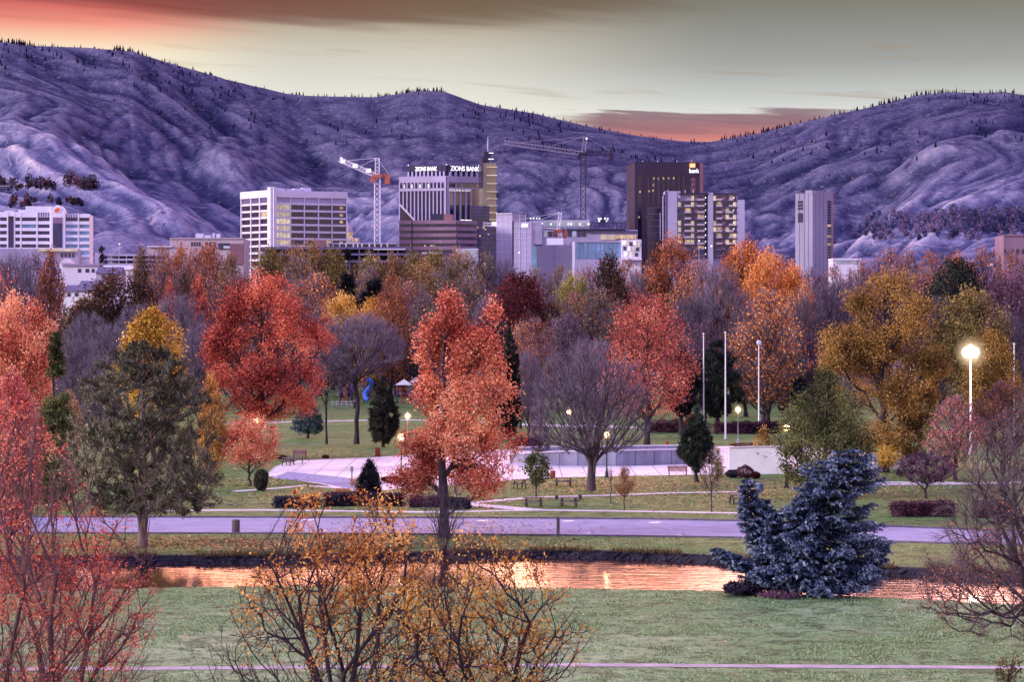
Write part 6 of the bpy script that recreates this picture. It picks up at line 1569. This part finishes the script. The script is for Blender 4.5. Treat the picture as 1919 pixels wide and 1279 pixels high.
for i, (px, py, w_) in enumerate(((1702, 436, 7), (1755, 414, 8), (1790, 421, 7), (1838, 425, 9), (1868, 432, 8), (1730, 443, 7), (1655, 438, 6), (1905, 419, 8), (1772, 437, 7), (1815, 444, 8))):
    x, y, z_ = hill_at(px, py); b = thing('hillside_house', 'tiny pale house among the trees on the right hillside', 'house', (x, y, z_), rr.uniform(-.4, .4), 'houses among the hillside trees')
    W_ = w_ * y / F; mb = MB(); mb.box((0, 0, W_ * .2), (W_, W_ * .8, W_ * .5)); mb.build('wall', M['b_white'], b)
    mb = MB(); h0, h1 = W_ * .45, W_ * .75; q = W_ * .56; mb.add([(-q, -q * .9, h0), (q, -q * .9, h0), (q, q * .9, h0), (-q, q * .9, h0), (-q, 0, h1), (q, 0, h1)], [(0, 1, 5, 4), (2, 3, 4, 5), (0, 4, 3), (1, 2, 5), (0, 3, 2, 1)]); mb.build('roof', M['roof_slate'], b)
x, y, z_ = hill_at(20, 354); b = thing('bench_house', 'low pale building with a long flat roof on the left hillside bench', 'house', (x, y, z_))
mb = MB(); mb.box((0, 0, 1.2), (20, 6, 3)); mb.build('wall', M['b_slate'], b); mb = MB(); mb.box((0, 0, 3.0), (23, 8, .6)); mb.build('roof', M['b_white'], b)
for i, (px, py) in enumerate(((6, 386), (16, 388), (22, 384), (38, 388), (48, 394), (188, 350))):
    pass
# ------------------------------------------------------------------ things in the park
M['iron'] = mat('dark_green_iron', lin((38, 44, 46)), 0.5, var=0.3, scale=3)
M['pole_white'] = mat('white_pole_paint', lin((222, 216, 226)), 0.45, var=0.12, scale=2)
M['pole_grey'] = mat('galvanised_pole', lin((168, 166, 182)), 0.45, var=0.2, scale=2, metal=.3)
M['lamp_glow'] = mat('lamp_globe', (0.9, 0.8, 0.6), 0.4, var=0.02, emit=(1.0, 0.60, 0.26), es=3.2)
M['street_glow'] = mat('street_light_glow', (0.9, 0.85, 0.7), 0.4, var=0.02, emit=(1.0, 0.86, 0.62), es=7)
M['rust_red'] = mat('red_barrel_paint', lin((150, 62, 48)), 0.6, var=0.25, scale=3)
M['wood_grey'] = mat('weathered_wood', lin((118, 104, 112)), 0.9, var=0.35, scale=4, streak=True)
M['wood_red'] = mat('red_brown_bench_wood', lin((134, 70, 66)), 0.75, var=0.3, scale=4)
M['wood_pink'] = mat('pinkish_bench_wood', lin((176, 118, 126)), 0.75, var=0.25, scale=4)
M['table'] = mat('picnic_table_wood', lin((112, 98, 106)), 0.85, var=0.35, scale=3)
M['play_red'] = mat('play_red', lin((186, 52, 62)), 0.5, var=0.2)
M['play_blue'] = mat('play_blue', lin((58, 92, 190)), 0.35, var=0.15)
M['play_slide'] = mat('slide_blue_plastic', lin((84, 128, 226)), 0.3, var=0.15)
M['play_violet'] = mat('play_violet', lin((110, 76, 140)), 0.6, var=0.2)
M['play_white'] = mat('play_white', lin((220, 210, 220)), 0.6, var=0.15)
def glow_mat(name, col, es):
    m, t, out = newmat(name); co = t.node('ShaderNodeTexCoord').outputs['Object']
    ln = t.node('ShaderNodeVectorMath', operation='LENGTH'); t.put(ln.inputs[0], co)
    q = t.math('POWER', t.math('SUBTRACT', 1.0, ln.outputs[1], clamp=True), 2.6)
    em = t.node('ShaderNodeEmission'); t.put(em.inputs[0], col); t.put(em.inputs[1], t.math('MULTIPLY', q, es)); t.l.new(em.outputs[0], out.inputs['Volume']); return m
M['lamp_halo'] = glow_mat('lamp_halo', (1.0, .50, .20), 1.6); M['street_halo'] = glow_mat('street_halo', (1.0, .72, .42), 1.3)  # glow fading outward, put in as lamp halos; no mist there
def halo(t, z, r, m):
    """glowing ball added round a lamp to paint its halo"""
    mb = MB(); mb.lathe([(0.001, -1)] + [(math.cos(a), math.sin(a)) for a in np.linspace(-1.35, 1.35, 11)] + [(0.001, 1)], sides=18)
    o = mb.build('glow_halo', m, t); o.location = (0, 0, z); o.scale = (r, r, r)
def park_lamp(px, ylamp, ybase, label, Y=None, postm='iron', group=None, es=1.0):
    Y = Y or dep(ybase); h = zw(ylamp, Y); t = thing('park_lamp', label, 'lamp', (xw(px, Y), Y, 0), 0, group)
    mb = MB(); mb.lathe([(.24, 0), (.24, .12), (.17, .2), (.15, .55), (.09, .7), (.065, 1.0), (.055, h - .45), (.09, h - .4), (.14, h - .3), (.15, h - .26)], sides=12); mb.build('post', M[postm], t)
    mb = MB(); mb.lathe([(.14, h - .28), (.28, h - .1), (.32, h + .08), (.25, h + .26), (.12, h + .36)], sides=14); mb.build('globe', M['lamp_glow'], t)
    mb = MB(); mb.lathe([(.18, h + .36), (.13, h + .42), (.05, h + .46), (.02, h + .6), (0, h + .62)], sides=12); mb.build('cap', M[postm], t)
    halo(t, h + .05, .95, M['lamp_halo'])
    l = bpy.data.lights.new('lamp_light', 'POINT'); l.energy = 260 * es; l.color = (1, .62, .32); l.shadow_soft_size = .3
    o = bpy.data.objects.new('lamp_light', l); COL.objects.link(o); o.parent = t; o.location = (0, -.5, h + .05); return t
park_lamp(752, 821, 893, 'lit park lamp on a dark post left of the coral tree trunk')
park_lamp(764, 781, 826, 'lit park lamp on a pale post farther back, above its dark neighbour', postm='pole_grey')
park_lamp(1066, 774, 838, 'lit park lamp showing through the left side of the bare lilac tree', postm='pole_grey')
park_lamp(1137, 817, 896, 'lit park lamp on a dark post right of the bare lilac tree trunk')
park_lamp(1383, 769, 832, 'lit park lamp on a pale post between the two right flagpoles', postm='pole_grey')
park_lamp(480, 790, 862, 'lit park lamp peeping over the small salmon tree', Y=262)
park_lamp(1474, 803, 880, 'lit park lamp glowing inside the pale green tree', Y=214)
park_lamp(1362, 935, None, 'x', Y=None) if False else None
def pole(px, ytop, ybase, label, name='flagpole', r=.075, m='pole_white', Y=None, ball=None, cat='pole'):
    Y = Y or dep(ybase); h = zw(ytop, Y); t = thing(name, label, cat, (xw(px, Y), Y, 0))
    mb = MB(); mb.lathe([(r * 2.2, 0), (r * 2.2, .15), (r * 1.3, .2), (r, h * .5), (r * .7, h), (0, h + .02)], sides=10); mb.build('shaft', M[m], t)
    mb = MB(); s = r * 1.6; mb.lathe([(0, h), (s * .7, h + s * .3), (s, h + s), (s * .7, h + s * 1.7), (0, h + s * 2)], sides=10); mb.build('finial', M[ball or m], t); return t
pole(1318.5, 628, 815, 'white flagpole shorter and farther left of the flagpole pair', r=.085)
pole(1359.5, 626, 823, 'tallest slender white flagpole in the middle of the three', r=.09)
t_ = pole(1422, 647, 806, 'white pole topped by a small blue-white lamp, rightmost of the three by the far lawn', name='lamp_pole', r=.09, Y=322)
mb = MB(); h = zw(647, 322); mb.lathe([(.1, h), (.3, h + .1), (.34, h + .45), (.2, h + .6), (0, h + .65)], sides=10); mb.build('lamp_head', M['l_blue'], t_)
pole(1900.5, 648, 832, 'white pole near the right edge', r=.1, Y=285)
def street_light():
    Y = 268; h = zw(668, Y); t = thing('street_light', 'tall pole carrying the brightest white light above the right-hand trees', 'street light', (xw(1819, Y), Y, 0))
    mb = MB(); mb.lathe([(.26, 0), (.24, .5), (.13, .6), (.09, h), (0, h + .02)], sides=10); mb.build('pole', M['pole_white'], t)
    mb = MB(); mb.bar((-.75, 0, h - .1), (.75, 0, h - .1), .12); mb.build('crossarm', M['pole_grey'], t)
    for x in (-.5, 0, .5):  # several oversized heads added to widen the lamp's glow
        mb = MB(); mb.lathe([(.12, h - .1), (.38, h + .05), (.5, h + .4), (.4, h + .78), (.16, h + .98), (0, h + 1.0)], (x, 0, .3 * (x == 0)), 14); mb.build('lamp_head', M['street_glow'], t)  # oversized head, added to widen the glow
    halo(t, h + .4, 2.5, M['street_halo'])
    l = bpy.data.lights.new('street_lamp_light', 'POINT'); l.energy = 3000; l.color = (1, .84, .62); l.shadow_soft_size = .6
    o = bpy.data.objects.new('street_lamp_light', l); COL.objects.link(o); o.parent = t; o.location = (0, -2.0, h + .6)
street_light()
def barrel(px, ybase, hpx_, label):
    Y = dep(ybase); h = hpx_ * Y / F; r = h * .36; t = thing('litter_barrel', label, 'litter bin', (xw(px, Y), Y, 0))
    mb = MB(); mb.lathe([(r * .92, 0), (r, .04), (r, h * .33), (r * 1.05, h * .35), (r, h * .37), (r, h * .66), (r * 1.05, h * .68), (r, h * .7), (r, h), (r * .93, h), (r * .93, h * .85), (0, h * .85)], sides=18); mb.build('drum', M['rust_red'], t)
    mb = MB(); mb.lathe([(r * 1.06, h - .02), (r * 1.08, h + .04), (r * .8, h + .06), (r * .78, h - .01)], sides=18); mb.build('rim', M['rust_red'], t)
barrel(708, 855, 14, 'red litter barrel at the foot of the dark juniper'); barrel(1036, 897.5, 13.5, 'red litter barrel behind the young green tree on the plaza edge'); barrel(1250, 838, 9.5, 'small far red litter barrel on the lawn behind the concrete wall')
def bench(px, ybase, wpx, label, m, rz=0.0):
    Y = dep(ybase); w = wpx * Y / F; t = thing('park_bench', label, 'bench', (xw(px, Y), Y, 0), rz)
    mb = MB()
    for i in range(3): mb.box((0, -.3 + .17 * i, .45), (w, .14, .05))
    mb.build('seat', m, t, .008)
    mb = MB()
    for i in range(3): mb.box((0, .22 + .05 * i, .58 + .14 * i), (w, .05, .11))
    mb.build('backrest', m, t, .008)
    for s in (-1, 1):
        mb = MB(); x = s * (w / 2 - .12); mb.bar((x, -.32, 0), (x, -.3, .43), .06); mb.bar((x, .18, 0), (x, .36, .92), .06); mb.bar((x, -.33, .42), (x, .24, .42), .06); mb.bar((x, -.33, .64), (x, .26, .66), .05); mb.bar((x, -.32, .42), (x, -.33, .64), .05); mb.build('end_frame', M['iron'], t)
bench(1270, 892, 37, 'red-brown park bench at the plaza edge left of the dark conifer', M['wood_red'])
bench(562, 860, 26, 'pinkish park bench at the back of the plaza on the left', M['wood_pink'])
def picnic(px, ybase, wpx, label, rz=0.0, group=None):
    Y = dep(ybase); w = wpx * Y / F; t = thing('picnic_table', label, 'picnic table', (xw(px, Y), Y, 0), rz, group)
    mb = MB()
    for i in range(4): mb.box((0, -.33 + .22 * i, .76), (w, .2, .05))
    mb.build('tabletop', M['table'], t, .006)
    for s in (-1, 1):
        mb = MB()
        for i in (0, 1): mb.box((0, s * (.68 + .16 * i), .45), (w, .14, .05))
        mb.build('bench_seat', M['table'], t, .006)
    for s in (-1, 1):
        x = s * w * .34; mb = MB(); mb.bar((x, -.62, 0), (x, -.22, .73), .08); mb.bar((x, .62, 0), (x, .22, .73), .08); mb.bar((x, -.86, .40), (x, .86, .40), .07); mb.bar((x, -.4, .71), (x, .4, .71), .07); mb.build('leg_frame', M['iron'], t)
    return t
picnic(1000, 951, 40, 'picnic table under the small green young tree', .1); picnic(1066, 951, 38, 'picnic table in front of the two dark bins', -.15)
picnic(1056, 912, 37, 'picnic table right of the red barrel near the lilac tree', .05); picnic(974, 916, 24, 'picnic table at the coral tree edge, half hidden by leaves', .3)
picnic(1380, 945, 26, 'picnic table just left of the blue spruce', .2); picnic(555, 869, 34, 'picnic table in front of the pinkish bench', .1); picnic(540, 873, 22, 'small picnic table left of the one before the pinkish bench', -.3)
def bin_(px, ybase, wpx, hpx_, label, m, slat=True):
    Y = dep(ybase); w, h = wpx * Y / F, hpx_ * Y / F; t = thing('litter_bin', label, 'litter bin', (xw(px, Y), Y, 0)); r = w / 2
    mb = MB(); mb.lathe([(r * .86, .05), (r * .86, h * .92), (0, h * .92)], sides=14); mb.build('liner', M['iron'], t)
    if slat:
        mb = MB()
        for k in range(14):
            a = 2 * PI * k / 14; mb.box((math.cos(a) * r * .95, math.sin(a) * r * .95, h * .47), (.03, r * .3, h * .9), a)
        mb.build('slats', m, t)
    mb = MB(); mb.lathe([(r * .9, h * .9), (r * 1.08, h * .92), (r * 1.08, h), (r * .6, h * 1.03), (r * .6, h * .95)], sides=14); mb.build('rim', m, t)
bin_(442, 1000, 15, 25, 'slatted dark wooden bin at the road edge under the pine', M['wood_grey'])
bin_(1043, 937.5, 7, 8, 'dark bin behind the left end of the table with twin bins', M['iron'], False); bin_(1087, 937, 8, 8.5, 'dark bin behind the right end of the table with twin bins', M['iron'], False)
bin_(1423, 924, 14, 17, 'blue-grey recycling bin left of the pale green tree', mat('bin_blue', lin((110, 130, 176)), .6), True)
# roadside wooden post
Y = dep(1005); t = thing('wooden_post', 'square weathered post at the near kerb of the road', 'post', (xw(1046, Y), Y, 0)); mb = MB(); mb.box((0, 0, .62), (.22, .22, 1.24)); mb.build('shaft', M['wood_grey'], t, .01); mb = MB(); mb.lathe([(.16, 1.24), (.15, 1.27), (0, 1.36)], sides=4); mb.build('cap', M['wood_grey'], t)
# little sign on a post beside the dwarf conifer
Y = dep(912); t = thing('sign_post', 'small pale notice sign on a thin post left of the dwarf conifer', 'sign', (xw(659.5, Y), Y, 0)); mb = MB(); mb.lathe([(.05, 0), (.045, 1.75), (0, 1.76)], sides=8); mb.build('post', M['iron'], t); mb = MB(); mb.box((0, -.06, 1.55), (.27, .04, .46)); mb.build('panel', mat('sign_green', lin((120, 136, 110)), .6), t, .01)
Y = dep(790); t = thing('sign_post', 'small white sign on the trunk side of the far lawn', 'sign', (xw(1284, Y), Y, 0)); mb = MB(); mb.lathe([(.05, 0), (.045, 2.2), (0, 2.21)], sides=8); mb.build('post', M['pole_grey'], t); mb = MB(); mb.box((0, -.06, 2.0), (.34, .04, .6)); mb.build('panel', M['pole_white'], t)
# hedges and shrubs
hedge('hedge', 'long low clipped dark hedge beside the road on the left', 509, 601, 953, .85, 1.3, LM['hedge'], 1)
hedge('hedge', 'taller clipped dark hedge right of the long low one', 603, 668, 950, 1.0, 1.6, LM['hedge'], 2)
hedge('hedge', 'rounded dark hedge around the dwarf conifer', 668, 760, 950, .95, 1.5, LM['hedge'], 3, rough=2)
hedge('hedge', 'loose reddish hedge below the coral tree', 762, 832, 952, .85, 1.4, LM['redhedge'], 4, rough=2)
hedge('hedge', 'small rounded hedge end right of the coral tree trunk', 838, 884, 955, .8, 1.3, LM['hedge'], 5, rough=2)
hedge('hedge', 'long clipped plum hedge beside the road on the right', 1668, 1798, 970, 1.15, 1.6, LM['redhedge'], 6)
hedge('hedge', 'short tall hedge block at the far right', 1826, 1905, 972, 1.25, 1.6, LM['hedge'], 7)
hedge('hedge', 'long purple-red hedge across the back of the far lawn', 1205, 1330, 812, 1.5, 1.6, LM['redhedge'], 8, dens=60, L=.22, rough=2)
hedge('hedge', 'purple-red hedge behind the pale-posted lamp', 1332, 1470, 814, 1.55, 1.6, LM['redhedge'], 9, dens=60, L=.22, rough=2)
hedge('hedge', 'dark ragged hedge behind the left end of the concrete wall', 962, 1012, 838, 1.1, 1.4, LM['redhedge'], 10, dens=60, L=.2, rough=3)
bush('shrub', 'barrel-shaped clipped dark shrub under the small salmon tree', 490, 921, 27, 40, LM['juniper'], 21, n=3600)
bush('shrub', 'reddish shrub in front of the white wall', 1396, 897, 34, 24, LM['redhedge'], 22, stemm=M['bark_red']); bush('shrub', 'small dark shrub left of the reddish one by the white wall', 1372, 896, 26, 15, LM['hedge'], 23); bush('shrub', 'low brown shrub right of the reddish one by the white wall', 1416, 898, 18, 13, LM['maroon'], 24)
bush('shrub', 'dark red shrub on the plaza left of the first lamp post', 738, 905, 50, 12, LM['maroon'], 25); bush('shrub', 'dry pale shrub beside the small notice sign', 668, 914, 32, 22, LM['tan'], 26, n=500, open_=1); bush('shrub', 'straw-coloured grass tuft above the taller clipped hedge', 640, 932, 40, 18, LM['tan'], 27, n=900, open_=1)
bush('shrub', 'dark low shrub at the back of the plaza on the left', 610, 860, 14, 7, LM['maroon'], 28, n=500); bush('shrub', 'dark shrub left of the picnic table before the pinkish bench', 528, 861, 20, 8, LM['maroon'], 29, n=600)
bush('shrub', 'low dark shrub on the wall end by the pale-posted lamp', 1392, 838, 50, 8, LM['maroon'], 30, n=900)
bush('shrub', 'dark red bush at the right end of the far lawn', 1472, 775, 30, 26, LM['redhedge'], 31, n=1500, L=.3)
bush('shrub', 'brown rounded shrub in front of the flagpole hedge', 1300, 812, 34, 40, LM['rust'], 32, n=1800, L=.22)
bush('shrub', 'dry straw tuft at the bottom right corner', 1888, 1290, 60, 70, LM['bankgrass'], 33, n=260, L=.16, open_=1)
bush('shrub', 'dark brush under the blue spruce at the water edge', 1395, 1116, 90, 26, LM['hedge'], 34, n=2600, L=.16, open_=1); bush('shrub', 'dry brown brush at the foot of the blue spruce', 1462, 1121, 90, 13, LM['plum'], 35, n=1500, L=.12, open_=1)
# fountain wall and white walls standing in for lit-up plaza
def wall(name, label, top, bot, m, capm, d=.5, capc=.12, joints=True):
    t = thing(name, label, 'wall', (0, 0, 0)); xs = [p[0] for p in bot]
    P0 = [Vector(gp(*p)) for p in bot]; mb = MB(); cb = MB(); jt = MB()
    for i in range(len(P0) - 1):
        a, c = P0[i], P0[i + 1]; ha, hc = zw(top[i][1], a.y), zw(top[i + 1][1], c.y); q = Vector((0, d, 0))
        g = Vector((.006, 0, 0)) * 0
        mb.add([a, c, c + q, a + q, a + Vector((0, 0, ha)), c + Vector((0, 0, hc)), c + q + Vector((0, 0, hc)), a + q + Vector((0, 0, ha))], [(3, 2, 1, 0), (4, 5, 6, 7), (0, 1, 5, 4), (1, 2, 6, 5), (2, 3, 7, 6), (3, 0, 4, 7)])
        cb.bar(a + Vector((0, d / 2 - .03, ha + capc / 2 + .003)), c + Vector((0, d / 2 - .03, hc + capc / 2 + .003)), d + .16, capc)
        dv = (c - a).normalized()
        jt.bar(a + dv * .03 + Vector((0, -.012, .02)), a + dv * .03 + Vector((0, -.012, ha - .02)), .05)
    mb.build('face', m, t); cb.build('coping', capm, t); 
    if joints: jt.build('panel_joints', M['kerb'], t)
    return t
wx_ = [955, 985, 1016, 1048, 1082, 1118, 1154, 1190, 1226, 1258, 1290]
wall('fountain_wall', 'long curved grey concrete fountain wall with pale coping behind the bare lilac tree', [(x, np.interp(x, [955, 1050, 1130, 1290], [853, 848, 846.5, 844])) for x in wx_], [(x, np.interp(x, [955, 1060, 1160, 1290], [867, 874, 874.5, 870.5])) for x in wx_], M['wall_conc'], M['plaza'])
wall('basin_wall', 'lower pale step wall along the back of the fountain', [(x, 838 + .012 * (1130 - x)) for x in (970, 1030, 1090, 1150, 1210, 1300)], [(x, 845.5) for x in (970, 1030, 1090, 1150, 1210, 1300)], M['wall_conc'], M['plaza'], .4)
M['lit_plaza_wall'] = mat('lit_concrete_white', (0.78, 0.76, 0.78), 0.8, var=0.12, scale=0.6)  # lit-up plaza concrete, its brightness put in as white colour
wall('lit_plaza_wall', 'white wall panel standing in for lit-up plaza right of the dark conifer', [(1366, 840), (1392, 839), (1414, 838), (1440, 838), (1478, 839)], [(1366, 889), (1392, 889), (1414, 889), (1440, 889), (1478, 889)], M['lit_plaza_wall'], M['plaza'], .4, .06, False)
wall('lit_plaza_wall', 'low white wall standing in for lit-up plaza under the huge amber tree', [(1638, 852), (1690, 851), (1722, 852)], [(1638, 882), (1690, 881), (1722, 881)], M['lit_plaza_wall'], M['plaza'], .4, .06, False)
Y = dep(888); t = thing('teal_post', 'thin teal post standing against the bright white wall', 'post', (xw(1413.5, Y), Y - .3, 0)); mb = MB(); mb.lathe([(.09, 0), (.08, .1), (.06, .2), (.05, 2.5), (0, 2.52)], sides=10); mb.build('shaft', mat('teal_paint', lin((70, 104, 128)), .5), t)
# low rail on the right lawn
Y = dep(916); t = thing('low_rail_fence', 'low pale rail fence on the lawn right of the pale green tree', 'fence', (0, 0, 0)); mb = MB(); mb.bar((xw(1650, Y), Y, .55), (xw(1790, Y), Y, .5), .1, .14); mb.build('rail', M['pole_white'], t)
for x in (1662, 1686, 1710, 1734, 1758, 1782): mb = MB(); mb.box((xw(x, Y), Y + .1, .25), (.1, .1, .5)); mb.build('post', M['pole_grey'], t)
# playground
def play_tower(px, Y, wpx, label, roofm, railm, deckh=1.7, topz=4.3, rz=0.0):
    w = wpx * Y / F; t = thing('play_tower', label, 'play structure', (xw(px, Y), Y, 0), rz); q = w / 2
    for sx in (-1, 1):
        for sy in (-1, 1): mb = MB(); mb.tube([(sx * q, sy * q, 0), (sx * q, sy * q, topz - .9)], .07, 8); mb.build('post', M['play_violet'], t)
    mb = MB(); mb.box((0, 0, deckh), (w * 1.02, w * 1.02, .12)); mb.build('deck', M['play_violet'], t)
    for sy in (-1, 1):
        mb = MB(); mb.bar((-q, sy * q * 1.02, deckh + .95), (q, sy * q * 1.02, deckh + .95), .07)
        for k in range(7): mb.bar((-q + w * k / 6, sy * q * 1.02, deckh + .06), (-q + w * k / 6, sy * q * 1.02, deckh + .93), .035)
        mb.build('railing', railm, t)
    if roofm:
        mb = MB(); e = q * 1.25; z0 = topz - 1.0; mb.add([(-e, -e, z0), (e, -e, z0), (e, e, z0), (-e, e, z0), (0, 0, topz)], [(0, 1, 4), (1, 2, 4), (2, 3, 4), (3, 0, 4), (3, 2, 1, 0)]); mb.build('roof', roofm, t)
    mb = MB()
    for k in range(6): mb.bar((-q * .4, -q - .5 + .08 * k, .25 + .26 * k), (q * .4, -q - .5 + .08 * k, .25 + .26 * k), .05)
    for s in (-1, 1): mb.bar((s * q * .4, -q - .55, 0), (s * q * .4, -q - .02, deckh), .06)
    mb.build('ladder', railm, t); return t
PY = 432
play_tower(648, PY, 20, 'dark violet play tower with red rails left of the blue slide', None, M['play_red'], 2.0, 4.6)
play_tower(672, PY + 3, 22, 'roofed play tower feeding the blue spiral slide', M['play_violet'], M['play_red'], 3.0, 6.2)
play_tower(757, PY - 3, 26, 'white-roofed play tower with red rails right of the juniper', M['play_white'], M['play_red'], 1.8, 4.4)
play_tower(779, PY - 2, 20, 'grey-roofed blue-panelled play tower beside the coral tree', M['pole_grey'], M['play_blue'], 1.8, 4.8)
t = thing('spiral_slide', 'bright blue spiral tube slide on the playground', 'slide', (xw(688, PY - 2), PY - 2, 0)); pts = []
for k in range(40):
    q = k / 39; a = -1.2 + q * 5.6; pts.append((math.cos(a) * (.75) - .1 + q * .5, math.sin(a) * .8, 4.5 - 3.9 * q))
mb = MB(); mb.tube(pts, .42, 12, caps=False); mb.build('tube', M['play_slide'], t)
mb = MB(); mb.tube([(.5, -.1, 0), (.5, -.1, 4.4)], .07, 8); mb.build('post', M['play_violet'], t)
t = thing('swing_set', 'violet swing frame with slanting legs left of the play towers', 'swing', (xw(622, PY + 4), PY + 4, 0)); mb = MB(); mb.tube([(-2.4, 0, 4.2), (2.4, 0, 4.2)], .07, 8); mb.build('crossbar', M['play_violet'], t)
for s in (-1, 1):
    for d_ in (-1, 1): mb = MB(); mb.tube([(s * 2.4, 0, 4.2), (s * 3.0, d_ * 1.5, 0)], .06, 8); mb.build('leg', M['play_violet'], t)
for x in (-1.4, 0, 1.4):
    mb = MB(); mb.box((x, 0, .55), (.5, .2, .05)); sw = mb.build('swing_seat', M['play_red'], t); mb = MB(); mb.bar((x - .22, 0, .57), (x - .22, 0, 4.15), .025); mb.bar((x + .22, 0, .57), (x + .22, 0, 4.15), .025); mb.build('chains', M['pole_grey'], sw)
Y = 415; t = thing('picket_fence', 'low whitish rail fence in front of the playground', 'fence', (0, 0, 0)); mb = MB()
for z_ in (.4, .85): mb.bar((xw(622, Y), Y, z_), (xw(668, Y), Y, z_), .08)
mb.build('rail', M['play_white'], t)
for x in range(622, 670, 9): mb = MB(); mb.box((xw(x, Y), Y + .1, .5), (.12, .1, 1.0)); mb.build('post', M['play_white'], t)
Y = 408; t = thing('kiosk_box', 'squat green utility box by the playground trunk', 'utility box', (xw(668, Y), Y, 0)); mb = MB(); mb.box((0, 0, .55), (.9, .7, 1.1)); mb.build('cabinet', M['iron'], t, .02); mb = MB(); mb.box((0, 0, 1.14), (1.0, .8, .08)); mb.build('lid', M['pole_grey'], t)
# street lamps of the far streets
for px, py, Y in ((566, 488, 620), (909, 495, 640), (649, 489, 640), (703, 488, 640), (683, 488, 640), (973, 474, 900), (1310, 452, 900), (1333, 462, 900), (1393, 455, 900), (224, 458, 900), (1858, 497, 700), (1405, 468, 900)):
    h = zw(py, Y); t = thing('far_street_lamp', 'distant street lamp point of light above the woodland tops', 'street lamp', (xw(px, Y), Y, 0), 0, 'distant street lamps')
    mb = MB(); mb.tube([(0, 0, 0), (0, 0, h)], [.12, .08], 6); mb.build('pole', M['pole_grey'], t); mb = MB(); mb.lathe([(0, h - .3), (.36, h), (.36, h + .2), (0, h + .5)], sides=8); mb.build('lamp_head', M['l_white'], t)
